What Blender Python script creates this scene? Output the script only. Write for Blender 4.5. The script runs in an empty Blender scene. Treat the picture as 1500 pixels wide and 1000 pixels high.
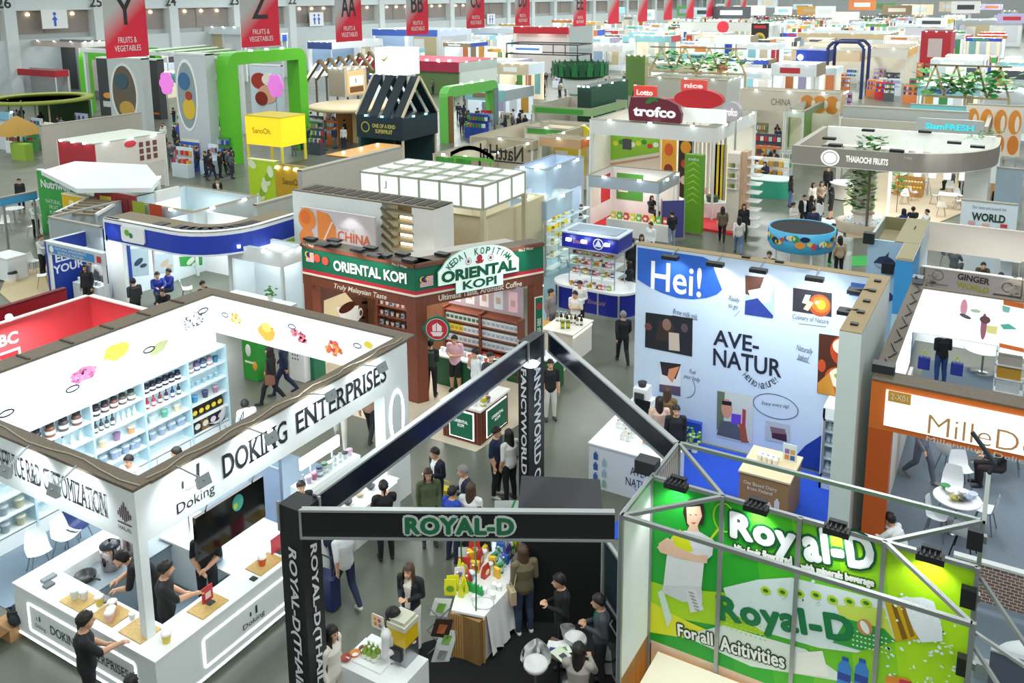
import bpy,bmesh,math,random
from mathutils import Vector,Matrix
S=bpy.context.scene
COL=S.collection
RND=random.Random(11)
# ---------------------------------------------------------------- camera
FPX,CXP,CYP=1286.0,750.0,232.6
YAW,PITCH,ROLL=math.radians(-30.347),math.radians(10.42),math.radians(-0.423)
CAMZ=11.3
_f=Vector((math.sin(YAW)*math.cos(PITCH),math.cos(YAW)*math.cos(PITCH),-math.sin(PITCH)))
_r=Vector((math.cos(YAW),-math.sin(YAW),0))
_u=_r.cross(_f)
_c,_s=math.cos(ROLL),math.sin(ROLL)
CR,CU,CF=_c*_r+_s*_u,-_s*_r+_c*_u,_f
cam=bpy.data.cameras.new('camera')
cam.sensor_width=36
cam.lens=36*FPX/1500
cam.shift_x=(750-CXP)/1500
cam.shift_y=(CYP-500)/1500
cam.clip_end=900
camo=bpy.data.objects.new('camera',cam)
COL.objects.link(camo)
mw=Matrix.Identity(4)
for i in range(3):
 mw[i][0],mw[i][1],mw[i][2]=CR[i],CU[i],-CF[i]
mw[2][3]=CAMZ
camo.matrix_world=mw
S.camera=camo
# ---------------------------------------------------------------- light
S.view_settings.view_transform='Standard'
S.view_settings.look='None'
S.view_settings.exposure=0.1
S.view_settings.gamma=1
w=bpy.data.worlds.new('hall_light')
S.world=w
w.use_nodes=True
w.node_tree.nodes['Background'].inputs[0].default_value=(0.93,1.0,0.985,1)
w.node_tree.nodes['Background'].inputs[1].default_value=0.6
def area(name,loc,size,energy,rot=(0,0,0),color=(1,1,1),sy=None):
 l=bpy.data.lights.new(name,'AREA')
 l.energy=energy
 l.color=color
 l.size=size
 if sy:
  l.shape='RECTANGLE'
  l.size_y=sy
 o=bpy.data.objects.new(name,l)
 o.location=loc
 o.rotation_euler=rot
 COL.objects.link(o)
 return o
for ix in range(5):
 for iy in range(11):
  far=iy>3
  area('ceiling_lamp',(-3-ix*20,9+iy*21+max(0,iy-4)*7,15),1.2 if not far else 4,1000 if not far else 2600,color=(0.95,1,0.98),sy=7 if not far else 9)
def spot(loc,target,energy,color=(0.93,1,1),ang=70,r=0.06):
 l=bpy.data.lights.new('spot_lamp','SPOT')
 l.energy=energy
 l.color=color
 l.spot_size=math.radians(ang)
 l.spot_blend=0.6
 l.shadow_soft_size=r
 o=bpy.data.objects.new('spot_lamp',l)
 o.location=loc
 o.rotation_euler=(Vector(target)-Vector(loc)).to_track_quat('-Z','Y').to_euler()
 COL.objects.link(o)
 return o
# ---------------------------------------------------------------- helpers
def at(px,py,z=0.0):
 """the point at height z that the photograph shows at (px, py)"""
 d=CR*((px-CXP)/FPX)-CU*((py-CYP)/FPX)+CF
 t=(z-CAMZ)/d.z
 return Vector((d.x*t,d.y*t,z))
def aty(px,py,y):
 d=CR*((px-CXP)/FPX)-CU*((py-CYP)/FPX)+CF
 t=y/d.y
 return Vector((d.x*t,y,CAMZ+d.z*t))
def atx(px,py,x):
 d=CR*((px-CXP)/FPX)-CU*((py-CYP)/FPX)+CF
 t=x/d.x
 return Vector((x,d.y*t,CAMZ+d.z*t))
def pix(p):
 v=Vector(p)-Vector((0,0,CAMZ))
 k=v.dot(CF)
 return CXP+FPX*v.dot(CR)/k,CYP-FPX*v.dot(CU)/k
def xon(y,z,px):
 """x of the point on the line (., y, z) seen at pixel column px"""
 a=CR-CF*((px-CXP)/FPX)
 return-(a.y*y+a.z*(z-CAMZ))/a.x
def yon(x,z,px):
 a=CR-CF*((px-CXP)/FPX)
 return-(a.x*x+a.z*(z-CAMZ))/a.y
def lin(c):
 c=c/255
 return c/12.92 if c<=0.04045 else((c+0.055)/1.055)**2.4
_mats={}
def m(hexc,rough=0.55,emit=0.0,metal=0.0,kind=None,alpha=1.0):
 """a procedural material: base colour with a fine noise wear"""
 key=(hexc,rough,emit,metal,kind,alpha)
 if key in _mats:
  return _mats[key]
 rgb=[lin(int(hexc[i:i+2],16))for i in(0,2,4)]
 mt=bpy.data.materials.new((kind or 'paint')+'_'+hexc)
 mt.use_nodes=True
 nt=mt.node_tree
 b=nt.nodes['Principled BSDF']
 b.inputs['Roughness'].default_value=rough
 b.inputs['Metallic'].default_value=metal
 tc=nt.nodes.new('ShaderNodeTexCoord')
 nz=nt.nodes.new('ShaderNodeTexNoise')
 mx=nt.nodes.new('ShaderNodeMix')
 mx.data_type='RGBA'
 nz.inputs['Scale'].default_value={'wood':3.0,'concrete':0.55,'carpet':60.0,'brick':4}.get(kind,2.5)
 nz.inputs['Detail'].default_value=5 if kind!='concrete' else 2.5
 amt={'wood':0.35,'concrete':0.3,'carpet':0.3}.get(kind,0.05)
 mx.inputs[6].default_value=(*[v*(1-amt)for v in rgb],1)
 mx.inputs[7].default_value=(*[min(1,v*(1+amt))for v in rgb],1)
 src=tc.outputs['Object']
 if kind=='wood':
  mp=nt.nodes.new('ShaderNodeMapping')
  mp.inputs['Scale'].default_value=(6,6,0.6)
  nt.links.new(src,mp.inputs[0])
  src=mp.outputs[0]
 nt.links.new(src,nz.inputs['Vector'])
 nt.links.new(nz.outputs[0],mx.inputs[0])
 nt.links.new(mx.outputs[2],b.inputs['Base Color'])
 if kind=='brick':
  br=nt.nodes.new('ShaderNodeTexBrick')
  br.inputs['Color1'].default_value=(*rgb,1)
  br.inputs['Color2'].default_value=(*[v*0.75 for v in rgb],1)
  br.inputs['Mortar'].default_value=(0.75,0.73,0.7,1)
  br.inputs['Scale'].default_value=4
  mp=nt.nodes.new('ShaderNodeMapping')
  mp.inputs['Rotation'].default_value=(math.pi/2,0,0)
  nt.links.new(tc.outputs['Object'],mp.inputs[0])
  nt.links.new(mp.outputs[0],br.inputs[0])
  nt.links.new(br.outputs[0],b.inputs['Base Color'])
 if kind=='concrete':
  n2=nt.nodes.new('ShaderNodeTexNoise')
  n2.inputs['Scale'].default_value=0.5
  n2.inputs['Detail'].default_value=2
  mr=nt.nodes.new('ShaderNodeMapRange')
  mr.inputs['To Min'].default_value=rough-0.1
  mr.inputs['To Max'].default_value=rough+0.14
  nt.links.new(tc.outputs['Object'],n2.inputs['Vector'])
  nt.links.new(n2.outputs[0],mr.inputs[0])
  nt.links.new(mr.outputs[0],b.inputs['Roughness'])
 if emit:
  b.inputs['Emission Color'].default_value=(*rgb,1)
  b.inputs['Emission Strength'].default_value=emit
 if kind=='glass':
  b.inputs['Transmission Weight'].default_value=0.9
  b.inputs['IOR'].default_value=1.15
 if alpha<1:
  b.inputs['Alpha'].default_value=alpha
 _mats[key]=mt
 return mt
FR=Matrix(((1,0,0,0),(0,0,-1,0),(0,1,0,0),(0,0,0,1)))
def frame(o,u):
 """wall frame at o: u runs along the wall, v is up, n = u x v looks out"""
 u=Vector(u).normalized()
 v=Vector((0,0,1))
 n=u.cross(v)
 t=Matrix.Identity(4)
 for i in range(3):
  t[i][0],t[i][1],t[i][2],t[i][3]=u[i],v[i],n[i],o[i]
 return t
def front(x,y,z=0):
 return frame((x,y,z),(1,0,0))
def side(x,y,z=0):
 return frame((x,y,z),(0,1,0))
def top(x,y,z,u=(1,0)):
 """a frame lying flat: u, v in the ground plane, n up"""
 t=Matrix.Identity(4)
 t[0][0],t[1][0]=u
 t[0][1],t[1][1]=-u[1],u[0]
 t[0][3],t[1][3],t[2][3]=x,y,z
 return t
def wl(o):
 v=Vector((0,0,0))
 while o:
  v+=Vector(o.location)
  o=o.parent
 return v
class MB:
 def __init__(s,T=None):
  s.v,s.f,s.mi,s.ms,s.sm=[],[],[],[],[]
  s.T=T
 def mat(s,mt):
  if mt not in s.ms:
   s.ms.append(mt)
  return s.ms.index(mt)
 def add(s,vs,fs,mt,smooth=False,T=None):
  T=T or s.T
  b=len(s.v)
  s.v+=[(T@Vector(p))if T else Vector(p)for p in vs]
  i=s.mat(mt)
  for f in fs:
   s.f.append([b+k for k in f])
   s.mi.append(i)
   s.sm.append(smooth)
  return s
 def box(s,x0,x1,y0,y1,z0,z1,mt,T=None):
  if x1<x0:x0,x1=x1,x0
  if y1<y0:y0,y1=y1,y0
  if z1<z0:z0,z1=z1,z0
  return s.add([(x,y,z)for z in(z0,z1)for y in(y0,y1)for x in(x0,x1)],[(0,2,3,1),(4,5,7,6),(0,1,5,4),(2,6,7,3),(0,4,6,2),(1,3,7,5)],mt,T=T)
 def prism(s,poly,z0,z1,mt,T=None,mtop=None,smooth=False):
  n=len(poly)
  a=sum(poly[i][0]*poly[(i+1)%n][1]-poly[(i+1)%n][0]*poly[i][1]for i in range(n))
  if a<0:
   poly=poly[::-1]
  vs=[(p[0],p[1],z0)for p in poly]+[(p[0],p[1],z1)for p in poly]
  s.add(vs,[(i,(i+1)%n,n+(i+1)%n,n+i)for i in range(n)]+[tuple(range(n))[::-1]],mt,T=T)
  s.add([(p[0],p[1],z1)for p in poly],[tuple(range(n))],mtop or mt,T=T)
  return s
 def poly(s,pts,w,mt,T=None):
  """a flat printed shape lying on a panel, w out of its face"""
  n=len(pts)
  a=sum(pts[i][0]*pts[(i+1)%n][1]-pts[(i+1)%n][0]*pts[i][1]for i in range(n))
  if a<0:
   pts=pts[::-1]
  return s.add([(p[0],p[1],w)for p in pts],[tuple(range(n))],mt,T=T)
 def rect(s,u0,u1,v0,v1,w,mt,T=None):
  return s.poly([(u0,v0),(u1,v0),(u1,v1),(u0,v1)],w,mt,T)
 def oval(s,cu,cv,ru,rv,w,mt,T=None,n=24,rot=0,a0=0,a1=None):
  a1=math.tau if a1 is None else a1
  full=abs(a1-a0-math.tau)<1e-6
  k=n if full else n+1
  c,q=math.cos(rot),math.sin(rot)
  pts=[]
  for i in range(k):
   t=a0+(a1-a0)*i/n
   x,y=ru*math.cos(t),rv*math.sin(t)
   pts.append((cu+x*c-y*q,cv+x*q+y*c))
  return s.poly(pts,w,mt,T)
 def ring(s,cu,cv,ru,rv,th,w,mt,T=None,n=28,a0=0,a1=math.tau):
  vs,fs=[],[]
  for i in range(n+1):
   t=a0+(a1-a0)*i/n
   c,q=math.cos(t),math.sin(t)
   vs+=[(cu+ru*c,cv+rv*q,w),(cu+(ru-th)*c,cv+(rv-th)*q,w)]
  for i in range(n):
   fs.append((2*i,2*i+2,2*i+3,2*i+1))
  return s.add(vs,[f[::-1]for f in fs],mt,T=T)
 def tube(s,p,q,r,mt,n=8,r2=None,T=None,caps=True):
  p,q=Vector(p),Vector(q)
  r2=r if r2 is None else r2
  d=(q-p)
  if d.length<1e-6:
   return s
  d.normalize()
  a=d.orthogonal().normalized()
  b=d.cross(a)
  vs=[]
  for c,rr in((p,r),(q,r2)):
   for i in range(n):
    t=math.tau*i/n
    vs.append(c+(a*math.cos(t)+b*math.sin(t))*rr)
  fs=[(i,(i+1)%n,n+(i+1)%n,n+i)for i in range(n)]
  s.add(vs,fs,mt,smooth=n>5,T=T)
  if caps:
   s.add(vs,[tuple(range(n))[::-1],tuple(range(n,2*n))],mt,T=T)
  return s
 def path(s,pts,r,mt,n=6,T=None):
  for a,b in zip(pts,pts[1:]):
   s.tube(a,b,r,mt,n,T=T)
  return s
 def bar(s,p,q,w,h,mt):
  """square bar between two points, w wide and h high"""
  p,q=Vector(p),Vector(q)
  d=(q-p).normalized()
  a=d.cross(Vector((0,0,1)))
  if a.length<1e-4:
   a=Vector((1,0,0))
  a.normalize()
  b=a.cross(d)
  vs=[c+a*i*w/2+b*j*h/2 for c in(p,q)for i,j in((-1,-1),(1,-1),(1,1),(-1,1))]
  return s.add(vs,[(0,1,5,4),(1,2,6,5),(2,3,7,6),(3,0,4,7),(3,2,1,0),(4,5,6,7)],mt)
 def lathe(s,prof,c,mt,n=16,T=None,smooth=True):
  vs,fs=[],[]
  for r,z in prof:
   for i in range(n):
    t=math.tau*i/n
    vs.append((c[0]+r*math.cos(t),c[1]+r*math.sin(t),c[2]+z))
  k=len(prof)
  for j in range(k-1):
   for i in range(n):
    fs.append((j*n+i,j*n+(i+1)%n,(j+1)*n+(i+1)%n,(j+1)*n+i))
  s.add(vs,fs,mt,smooth=smooth,T=T)
  cp=[]
  if prof[0][0]>1e-4:
   cp.append(tuple(range(n))[::-1])
  if prof[-1][0]>1e-4:
   cp.append(tuple(range((k-1)*n,k*n)))
  if cp:
   s.add(vs,cp,mt,T=T)
  return s
 def ball(s,c,r,mt,n=12,T=None):
  r=(r,r,r)if not hasattr(r,'__len__')else r
  vs,fs=[],[]
  k=n//2
  for j in range(k+1):
   ph=math.pi*j/k
   for i in range(n):
    t=math.tau*i/n
    vs.append((c[0]+r[0]*math.sin(ph)*math.cos(t),c[1]+r[1]*math.sin(ph)*math.sin(t),c[2]-r[2]*math.cos(ph)))
  for j in range(k):
   for i in range(n):
    fs.append((j*n+i,j*n+(i+1)%n,(j+1)*n+(i+1)%n,(j+1)*n+i))
  return s.add(vs,fs,mt,smooth=True,T=T)
 def strip(s,pts,z0,z1,th,mt,mtop=None):
  """an upright band that follows a ground polyline, th thick to its left"""
  n=len(pts)
  P=[Vector((p[0],p[1]))for p in pts]
  off=[]
  for i in range(n):
   a=(P[min(i+1,n-1)]-P[max(i-1,0)]).normalized()
   off.append(P[i]+Vector((-a.y,a.x))*th)
  for i in range(n-1):
   q=[P[i],P[i+1],off[i+1],off[i]]
   vs=[(p.x,p.y,z)for z in(z0,z1)for p in q]
   s.add(vs,[(0,1,5,4),(2,3,7,6),(3,2,1,0)],mt)
   s.add(vs,[(4,5,6,7)],mtop or mt)
   if i==0:
    s.add(vs,[(3,0,4,7)],mt)
   if i==n-2:
    s.add(vs,[(1,2,6,5)],mt)
  return s
 def build(s,name,parent=None,smooth=None):
  me=bpy.data.meshes.new(name)
  o=bpy.data.objects.new(name,me)
  off=wl(parent)if parent else Vector((0,0,0))
  me.from_pydata([p-off for p in s.v],[],s.f)
  for mt in s.ms:
   me.materials.append(mt)
  me.polygons.foreach_set('material_index',s.mi)
  me.polygons.foreach_set('use_smooth',s.sm)
  me.update()
  COL.objects.link(o)
  if parent:
   o.parent=parent
  return o
def tag(o,label=None,cat=None,group=None,kind=None):
 if label:o['label']=label
 if cat:o['category']=cat
 if group:o['group']=group
 if kind:o['kind']=kind
 elif cat:o['kind']='thing'
 return o
def thing(name,label,cat,loc=(0,0,0),group=None,rz=0):
 o=bpy.data.objects.new(name,None)
 o.empty_display_size=0.2
 o.location=loc
 o.rotation_euler=(0,0,rz)
 COL.objects.link(o)
 return tag(o,label,cat,group,'thing')
def copy_tree(o,parent=None):
 c=o.copy()
 COL.objects.link(c)
 c.parent=parent
 if parent is None:
  for k in('label','group','category'):
   if k in c and k=='label':
    del c[k]
 for ch in list(o.children):
  copy_tree(ch,c)
 return c
def inst(proto,loc,rz,label,group=None,scale=None):
 """the first use places the prototype itself, later ones a copy of it and its parts"""
 if proto.get('label')is None:
  o=proto
 else:
  o=copy_tree(proto)
 o.location=loc
 o.rotation_euler=(0,0,rz)
 if scale:
  o.scale=(scale,scale,scale)if not hasattr(scale,'__len__')else scale
 o['label']=label
 if group:
  o['group']=group
 return o
TEXTS=[]
def text(s,T,u,v,w_,h_,mt,parent,off=0.012,bold=0.0,serif=False,name='lettering',rot=0.0,depth=0.008,slant=0.0,label=None,fat=0,sp=1.0):
 """lettering on the panel frame T, centred on (u, v), fitted into w_ x h_ metres"""
 cu=bpy.data.curves.new(name,'FONT')
 cu.body=s
 cu.size=1
 cu.align_x='CENTER'
 cu.align_y='CENTER'
 cu.resolution_u=3
 cu.offset=bold
 cu.shear=slant
 cu.space_character=sp
 cu.materials.append(mt)
 o=bpy.data.objects.new(name,cu)
 COL.objects.link(o)
 o.parent=parent
 if label:
  o['label']=label
 TEXTS.append((o,T.copy(),u,v,w_,h_,off,rot,depth,serif,fat))
 return o
def finish_texts():
 bpy.context.view_layer.update()
 dg=bpy.context.evaluated_depsgraph_get()
 for o,T,u,v,w_,h_,off,rot,depth,serif,fat in TEXTS:
  me=bpy.data.meshes.new_from_object(o.evaluated_get(dg))
  xs=[p.co.x for p in me.vertices]or[0,1]
  ys=[p.co.y for p in me.vertices]or[0,1]
  x0,x1,y0,y1=min(xs),max(xs),min(ys),max(ys)
  bm=bmesh.new()
  bm.from_mesh(me)
  if serif:
   rows={}
   for e in bm.edges:
    if len(e.link_faces)==1:
     a,b=e.verts[0].co,e.verts[1].co
     if abs(a.y-b.y)<0.004 and 0.05<abs(a.x-b.x)<0.2 and(abs(a.y-y0)<0.03 or abs(a.y-y1)<0.03):
      rows[(round(min(a.x,b.x),3),round(a.y,2))]=(min(a.x,b.x),max(a.x,b.x),a.y)
   for xa,xb,yy in rows.values():
    d=0.045 if yy<(y0+y1)/2 else-0.045
    q=[bm.verts.new((x,y,0.0))for x,y in((xa-0.09,yy),(xb+0.09,yy),(xb+0.09,yy+d),(xa-0.09,yy+d))]
    f=bm.faces.new(q if d>0 else q[::-1])
  sx,sy=w_/max(x1-x0,1e-3),h_/max(y1-y0,1e-3)
  c,q_=math.cos(rot),math.sin(rot)
  base=wl(o.parent)
  flat=[(p,p.co.x,p.co.y,0.0)for p in bm.verts]
  if fat:
   src=bm.faces[:]
   for i in range(8):
    a=i*math.pi/4
    mp={}
    for f in src:
     for q in f.verts:
      if q not in mp:
       mp[q]=bm.verts.new(q.co)
       flat.append((mp[q],q.co.x+fat*math.cos(a)/sx,q.co.y+fat*math.sin(a)/sy,-.0004*(i+1)))
     bm.faces.new([mp[q]for q in f.verts])
  for p,gx,gy,dw in flat:
   lx,ly=(gx-(x0+x1)/2)*sx,(gy-(y0+y1)/2)*sy
   p.co=T@Vector((u+lx*c-ly*q_,v+lx*q_+ly*c,off+dw))-base
  bm.to_mesh(me)
  bm.free()
  me.materials.clear()
  me.materials.append(o.data.materials[0])
  n=bpy.data.objects.new('tmp',me)
  COL.objects.link(n)
  n.parent=o.parent
  if 'label' in o:
   n['label']=o['label']
  nm=o.name.split('.')[0]
  cu=o.data
  bpy.data.objects.remove(o)
  bpy.data.curves.remove(cu)
  n.name=nm
  me.name=nm
def poly_round(x0,x1,y0,y1,r,n=6):
 pts=[]
 for cx,cy,a in((x1-r,y0+r,-90),(x1-r,y1-r,0),(x0+r,y1-r,90),(x0+r,y0+r,180)):
  for i in range(n+1):
   t=math.radians(a+90*i/n)
   pts.append((cx+r*math.cos(t),cy+r*math.sin(t)))
 return pts
WHITE=m('eef2f2',0.5)
OFFW=m('dfe3e2',0.55)
GREY=m('9ba09f',0.55)
LGREY=m('c3c9c9',0.55)
STEEL=m('a9adad',0.3,metal=0.9)
ALU=m('b9bebe',0.35,metal=0.6)
BLACK=m('17191c',0.5)
DARK=m('2b2d30',0.5)
BROWNTOP=m('6a5f50',0.7,kind='wood')
GLOW=m('f4fbff',0.5,emit=4.0)
LBOX=m('f4fcff',0.5,emit=0.75)
WARMGLOW=m('ffe9bd',0.5,emit=4.0)
GREEN=m('2f8f2a',0.5)
LEAF=m('2f6b2c',0.6)
LEAF2=m('4f9440',0.6)
GLASS=m('dff0ee',0.08,kind='glass')
# ---------------------------------------------------------------- people
SKIN=m('d3a384',0.6)
HAIR=m('1d1817',0.55)
HAIRB=m('4a3527',0.55)
HAIRG=m('8d8a86',0.6)
EYE=m('1a1412',0.4)
LIP=m('a8604f',0.5)
def _body(pose):
 """joints of one pose -> (segments for the surface, joints); the figure faces -y and is 1.72 m tall"""
 V=Vector
 pel,wst,chs,nck,hd=V((0,0,.93)),V((0,.005,1.12)),V((0,.01,1.32)),V((0,0,1.46)),V((0,-.025,1.595))
 hip={s:V((s*.092,0,.9))for s in(-1,1)}
 kne={s:V((s*.105,-.02,.5))for s in(-1,1)}
 ank={s:V((s*.115,.025,.085))for s in(-1,1)}
 sho={s:V((s*.19,.01,1.395))for s in(-1,1)}
 elb={s:V((s*.225,.035,1.11))for s in(-1,1)}
 wri={s:V((s*.225,-.05,.87))for s in(-1,1)}
 hnd={s:V((0,-.12,-1)).normalized()for s in(-1,1)}
 curl=.35
 if pose=='hold':
  for s in(-1,1):
   elb[s]=V((s*.215,.03,1.12));wri[s]=V((s*.075,-.24,1.17));hnd[s]=V((-s*.45,-.7,.45)).normalized()
  hd+=V((0,-.03,-.015));curl=.9
 if pose=='fold':
  for s in(-1,1):
   elb[s]=V((s*.235,.03,1.13));wri[s]=V((s*.06,-.19,1.0+.03*s));hnd[s]=V((-s*.8,-.3,-.3)).normalized()
  kne[-1]+=V((0,.02,0));curl=.7
 if pose=='walk':
  kne[1]=V((.1,-.2,.53));ank[1]=V((.1,-.3,.1));kne[-1]=V((-.1,.05,.49));ank[-1]=V((-.1,.33,.16))
  elb[1]=V((.225,.12,1.14));wri[1]=V((.22,.13,.9));elb[-1]=V((-.225,-.03,1.11));wri[-1]=V((-.2,-.2,.92))
  hnd[1]=V((0,-.1,-1)).normalized();hnd[-1]=V((0,-.5,-.85)).normalized()
 if pose=='reach':
  elb[-1]=V((-.23,-.16,1.2));wri[-1]=V((-.17,-.4,1.2));hnd[-1]=V((0,-1,.05)).normalized()
  elb[1]=V((.23,-.06,1.13));wri[1]=V((.12,-.26,1.05));hnd[1]=V((-.4,-.8,0)).normalized();curl=.6
  hd+=V((0,-.02,-.01))
 if pose=='phone':
  elb[-1]=V((-.24,-.08,1.14));wri[-1]=V((-.13,-.13,1.4));hnd[-1]=V((.3,.2,1)).normalized();curl=.9
  kne[1]+=V((0,-.05,0));ank[1]+=V((0.02,-.1,0))
 if pose=='bend':
  wst=V((0,-.06,1.1));chs=V((0,-.2,1.25));nck=V((0,-.33,1.33));hd=V((0,-.43,1.4))
  for s in(-1,1):
   sho[s]=V((s*.175,-.27,1.3));elb[s]=V((s*.215,-.32,1.03));wri[s]=V((s*.13,-.5,.98));hnd[s]=V((-s*.2,-.9,-.2)).normalized()
  curl=.6
 sit=pose in('sit','sitlean')
 if sit:
  d=V((0,.1,-.44))
  pel,wst,chs,nck,hd=pel+d,wst+d,chs+d,nck+d,hd+d
  for s in(-1,1):
   sho[s]+=d
   hip[s]=V((s*.095,.08,.49));kne[s]=V((s*.12,-.36,.5));ank[s]=V((s*.11,-.33,.085))
   elb[s]=V((s*.23,-.05,.76));wri[s]=V((s*.12,-.27,.78));hnd[s]=V((-s*.4,-.9,.1)).normalized()
  curl=.6
 if pose=='sitlean':
  for v in(wst,chs,nck,hd):
   pass
  chs=V((0,-.02,.87));nck=V((0,-.1,.99));hd=V((0,-.17,1.1))
  for s in(-1,1):
   sho[s]=V((s*.175,-.06,.93));elb[s]=V((s*.22,-.22,.74));wri[s]=V((s*.1,-.42,.79))
 return dict(pel=pel,wst=wst,chs=chs,nck=nck,hd=hd,hip=hip,kne=kne,ank=ank,sho=sho,elb=elb,wri=wri,hnd=hnd,curl=curl)
def _segdist(p,a,b):
 d=b-a
 t=max(0,min(1,(p-a).dot(d)/max(d.length_squared,1e-9)))
 return(p-a-d*t).length,t
_bodies={}
TMPM=m('888888')
def body_mesh(pose):
 if pose in _bodies:
  return _bodies[pose]
 J=_body(pose)
 b=MB()
 V=Vector
 T=TMPM
 def chain(pts,rad):
  for i in range(len(pts)-1):
   b.tube(pts[i],pts[i+1],rad[i],T,12,rad[i+1])
  for p,r in zip(pts,rad):
   b.ball(p,r,T,12)
 sp=[J['pel']+V((0,0,-.1)),J['pel'],J['wst'],J['chs'],(J['chs']*.35+J['nck']*.65),J['nck']]
 if pose in('sit','sitlean'):
  sp[0]=J['pel']+V((0,-.0,-.07))
 rx=[.14,.182,.16,.195,.145,.062]
 ry=[.11,.135,.118,.138,.095,.062]
 vs,fs,n=[],[],20
 for i,p in enumerate(sp):
  d=(sp[min(i+1,5)]-sp[max(i-1,0)]).normalized()
  x=V((1,0,0))
  y=d.cross(x).normalized()
  for k in range(n):
   t=math.tau*k/n
   vs.append(p+x*rx[i]*math.cos(t)+y*ry[i]*math.sin(t))
 for i in range(5):
  for k in range(n):
   fs.append((i*n+k,i*n+(k+1)%n,(i+1)*n+(k+1)%n,(i+1)*n+k))
 fs+=[tuple(range(n))[::-1],tuple(range(5*n,6*n))]
 b.add(vs,fs,T)
 up=(J['hd']-J['nck']).normalized()
 chain([J['nck'],J['hd']-up*.02],[.056,.054])
 hd=J['hd']
 b.ball(hd+V((0,.012,.03)),(.082,.1,.098),T,18)
 b.ball(hd+V((0,-.025,-.035)),(.062,.07,.08),T,16)
 b.tube(hd+V((0,-.088,.012)),hd+V((0,-.112,-.022)),.009,T,8,.016)
 b.ball(hd+V((0,-.108,-.02)),.014,T,8)
 for s in(-1,1):
  b.ball(hd+V((s*.078,.012,-.002)),(.012,.022,.034),T,10)
  chain([J['sho'][s]+V((-s*.06,0,.01)),J['sho'][s],J['elb'][s],J['wri'][s]],[.068,.069,.054,.034])
  chain([J['hip'][s],J['kne'][s],J['kne'][s]*.6+J['ank'][s]*.4+V((0,.012,0)),J['ank'][s]],[.1,.074,.066,.05])
  a=J['ank'][s]
  fd=V((s*.12,-1,0)).normalized()
  if pose=='walk' and s==-1:
   fd=V((0,-1,-.35)).normalized()
  chain([a+V((0,.03,-.04)),a+fd*.07+V((0,0,-.042)),a+fd*.17+V((0,0,-.05))],[.043,.043,.033])
  w,h=J['wri'][s],J['hnd'][s]
  sd=h.cross(V((0,0,1)))
  if sd.length<.2:
   sd=V((0,1,0))
  sd.normalize()
  pn=sd.cross(h).normalized()
  if pn.z>0:
   pn=-pn
  b.tube(w,w+h*.085,.028,T,10,.036)
  b.ball(w+h*.06,.036,T,10)
  for k,(o,ln)in enumerate(((-.03,.062),(-.011,.078),(.01,.072),(.03,.055))):
   r0=w+h*.088+sd*o
   k1=r0+(h+pn*J['curl']*.5).normalized()*ln*.55
   k2=k1+(h+pn*J['curl']*2.0).normalized()*ln*.5
   chain([r0,k1,k2],[.0105,.0095,.008])
  t0=w+h*.025-sd*.03
  t1=t0+(h*.6-sd*.75+pn*.3).normalized()*.04
  chain([t0,t1,t1+(h+pn*J['curl']*.6).normalized()*.035],[.013,.011,.009])
 o=b.build('body_source')
 md=o.modifiers.new('r','REMESH')
 md.mode='VOXEL'
 md.voxel_size=.0095
 sm=o.modifiers.new('s','SMOOTH')
 sm.factor=.5
 sm.iterations=2
 dc=o.modifiers.new('d','DECIMATE')
 dc.ratio=.3
 bpy.context.view_layer.update()
 me=bpy.data.meshes.new_from_object(o.evaluated_get(bpy.context.evaluated_depsgraph_get()))
 old=o.data
 bpy.data.objects.remove(o)
 bpy.data.meshes.remove(old)
 me.name='person_'+pose
 me.materials.clear()
 for k in range(8):
  me.materials.append(TMPM)
 segs=[]
 for s in(-1,1):
  segs+=[(J['sho'][s],J['elb'][s],1),(J['elb'][s],J['wri'][s],2),(J['wri'][s]+J['hnd'][s]*.03,J['wri'][s]+J['hnd'][s]*.17,0),(J['hip'][s]+(J['kne'][s]-J['hip'][s])*.12,J['kne'][s],3),(J['kne'][s],J['ank'][s],4)]
 trunk=[(sp[1],sp[2],1),(sp[2],sp[3],1),(sp[3],sp[4],1)]
 eyes=[hd+V((s*.032,-.084,.018))for s in(-1,1)]
 for p in me.polygons:
  c=p.center
  p.use_smooth=True
  best=(9,1)
  for a,e,k in segs:
   d,t=_segdist(c,a,e)
   d-={1:.05,2:.035,0:.02,3:.075,4:.05}[k]
   if d<best[0]:best=(d,k)
  for a,e,k in trunk:
   d,t=_segdist(c,a,e)
   d-=.125
   if d<best[0]:best=(d,k)
  k=best[1]
  d,t=_segdist(c,J['nck']+V((0,0,.0)),hd)
  if(c-hd).length<.15 or(d<.075 and c.z>J['nck'].z-.015 and(c-hd).length<.19):
   k=0
  for s in(-1,1):
   a=J['ank'][s]
   if c.z<a.z+.0 and(c-a).length<.26:
    k=5
  if k==1:
   u=(sp[3]-sp[2]).normalized()
   nv=u.cross(V((1,0,0))).normalized()
   if p.normal.y<-.35 and abs(c.x)<.05+max(0,(c-sp[2]).dot(u))*.1 and(c-sp[1]).dot(u)>-.02:
    k=6
  if min((c-e).length for e in eyes)<.012:
   k=7
  p.material_index=k
 _bodies[pose]=(me,J)
 return _bodies[pose]
_hair={}
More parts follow.
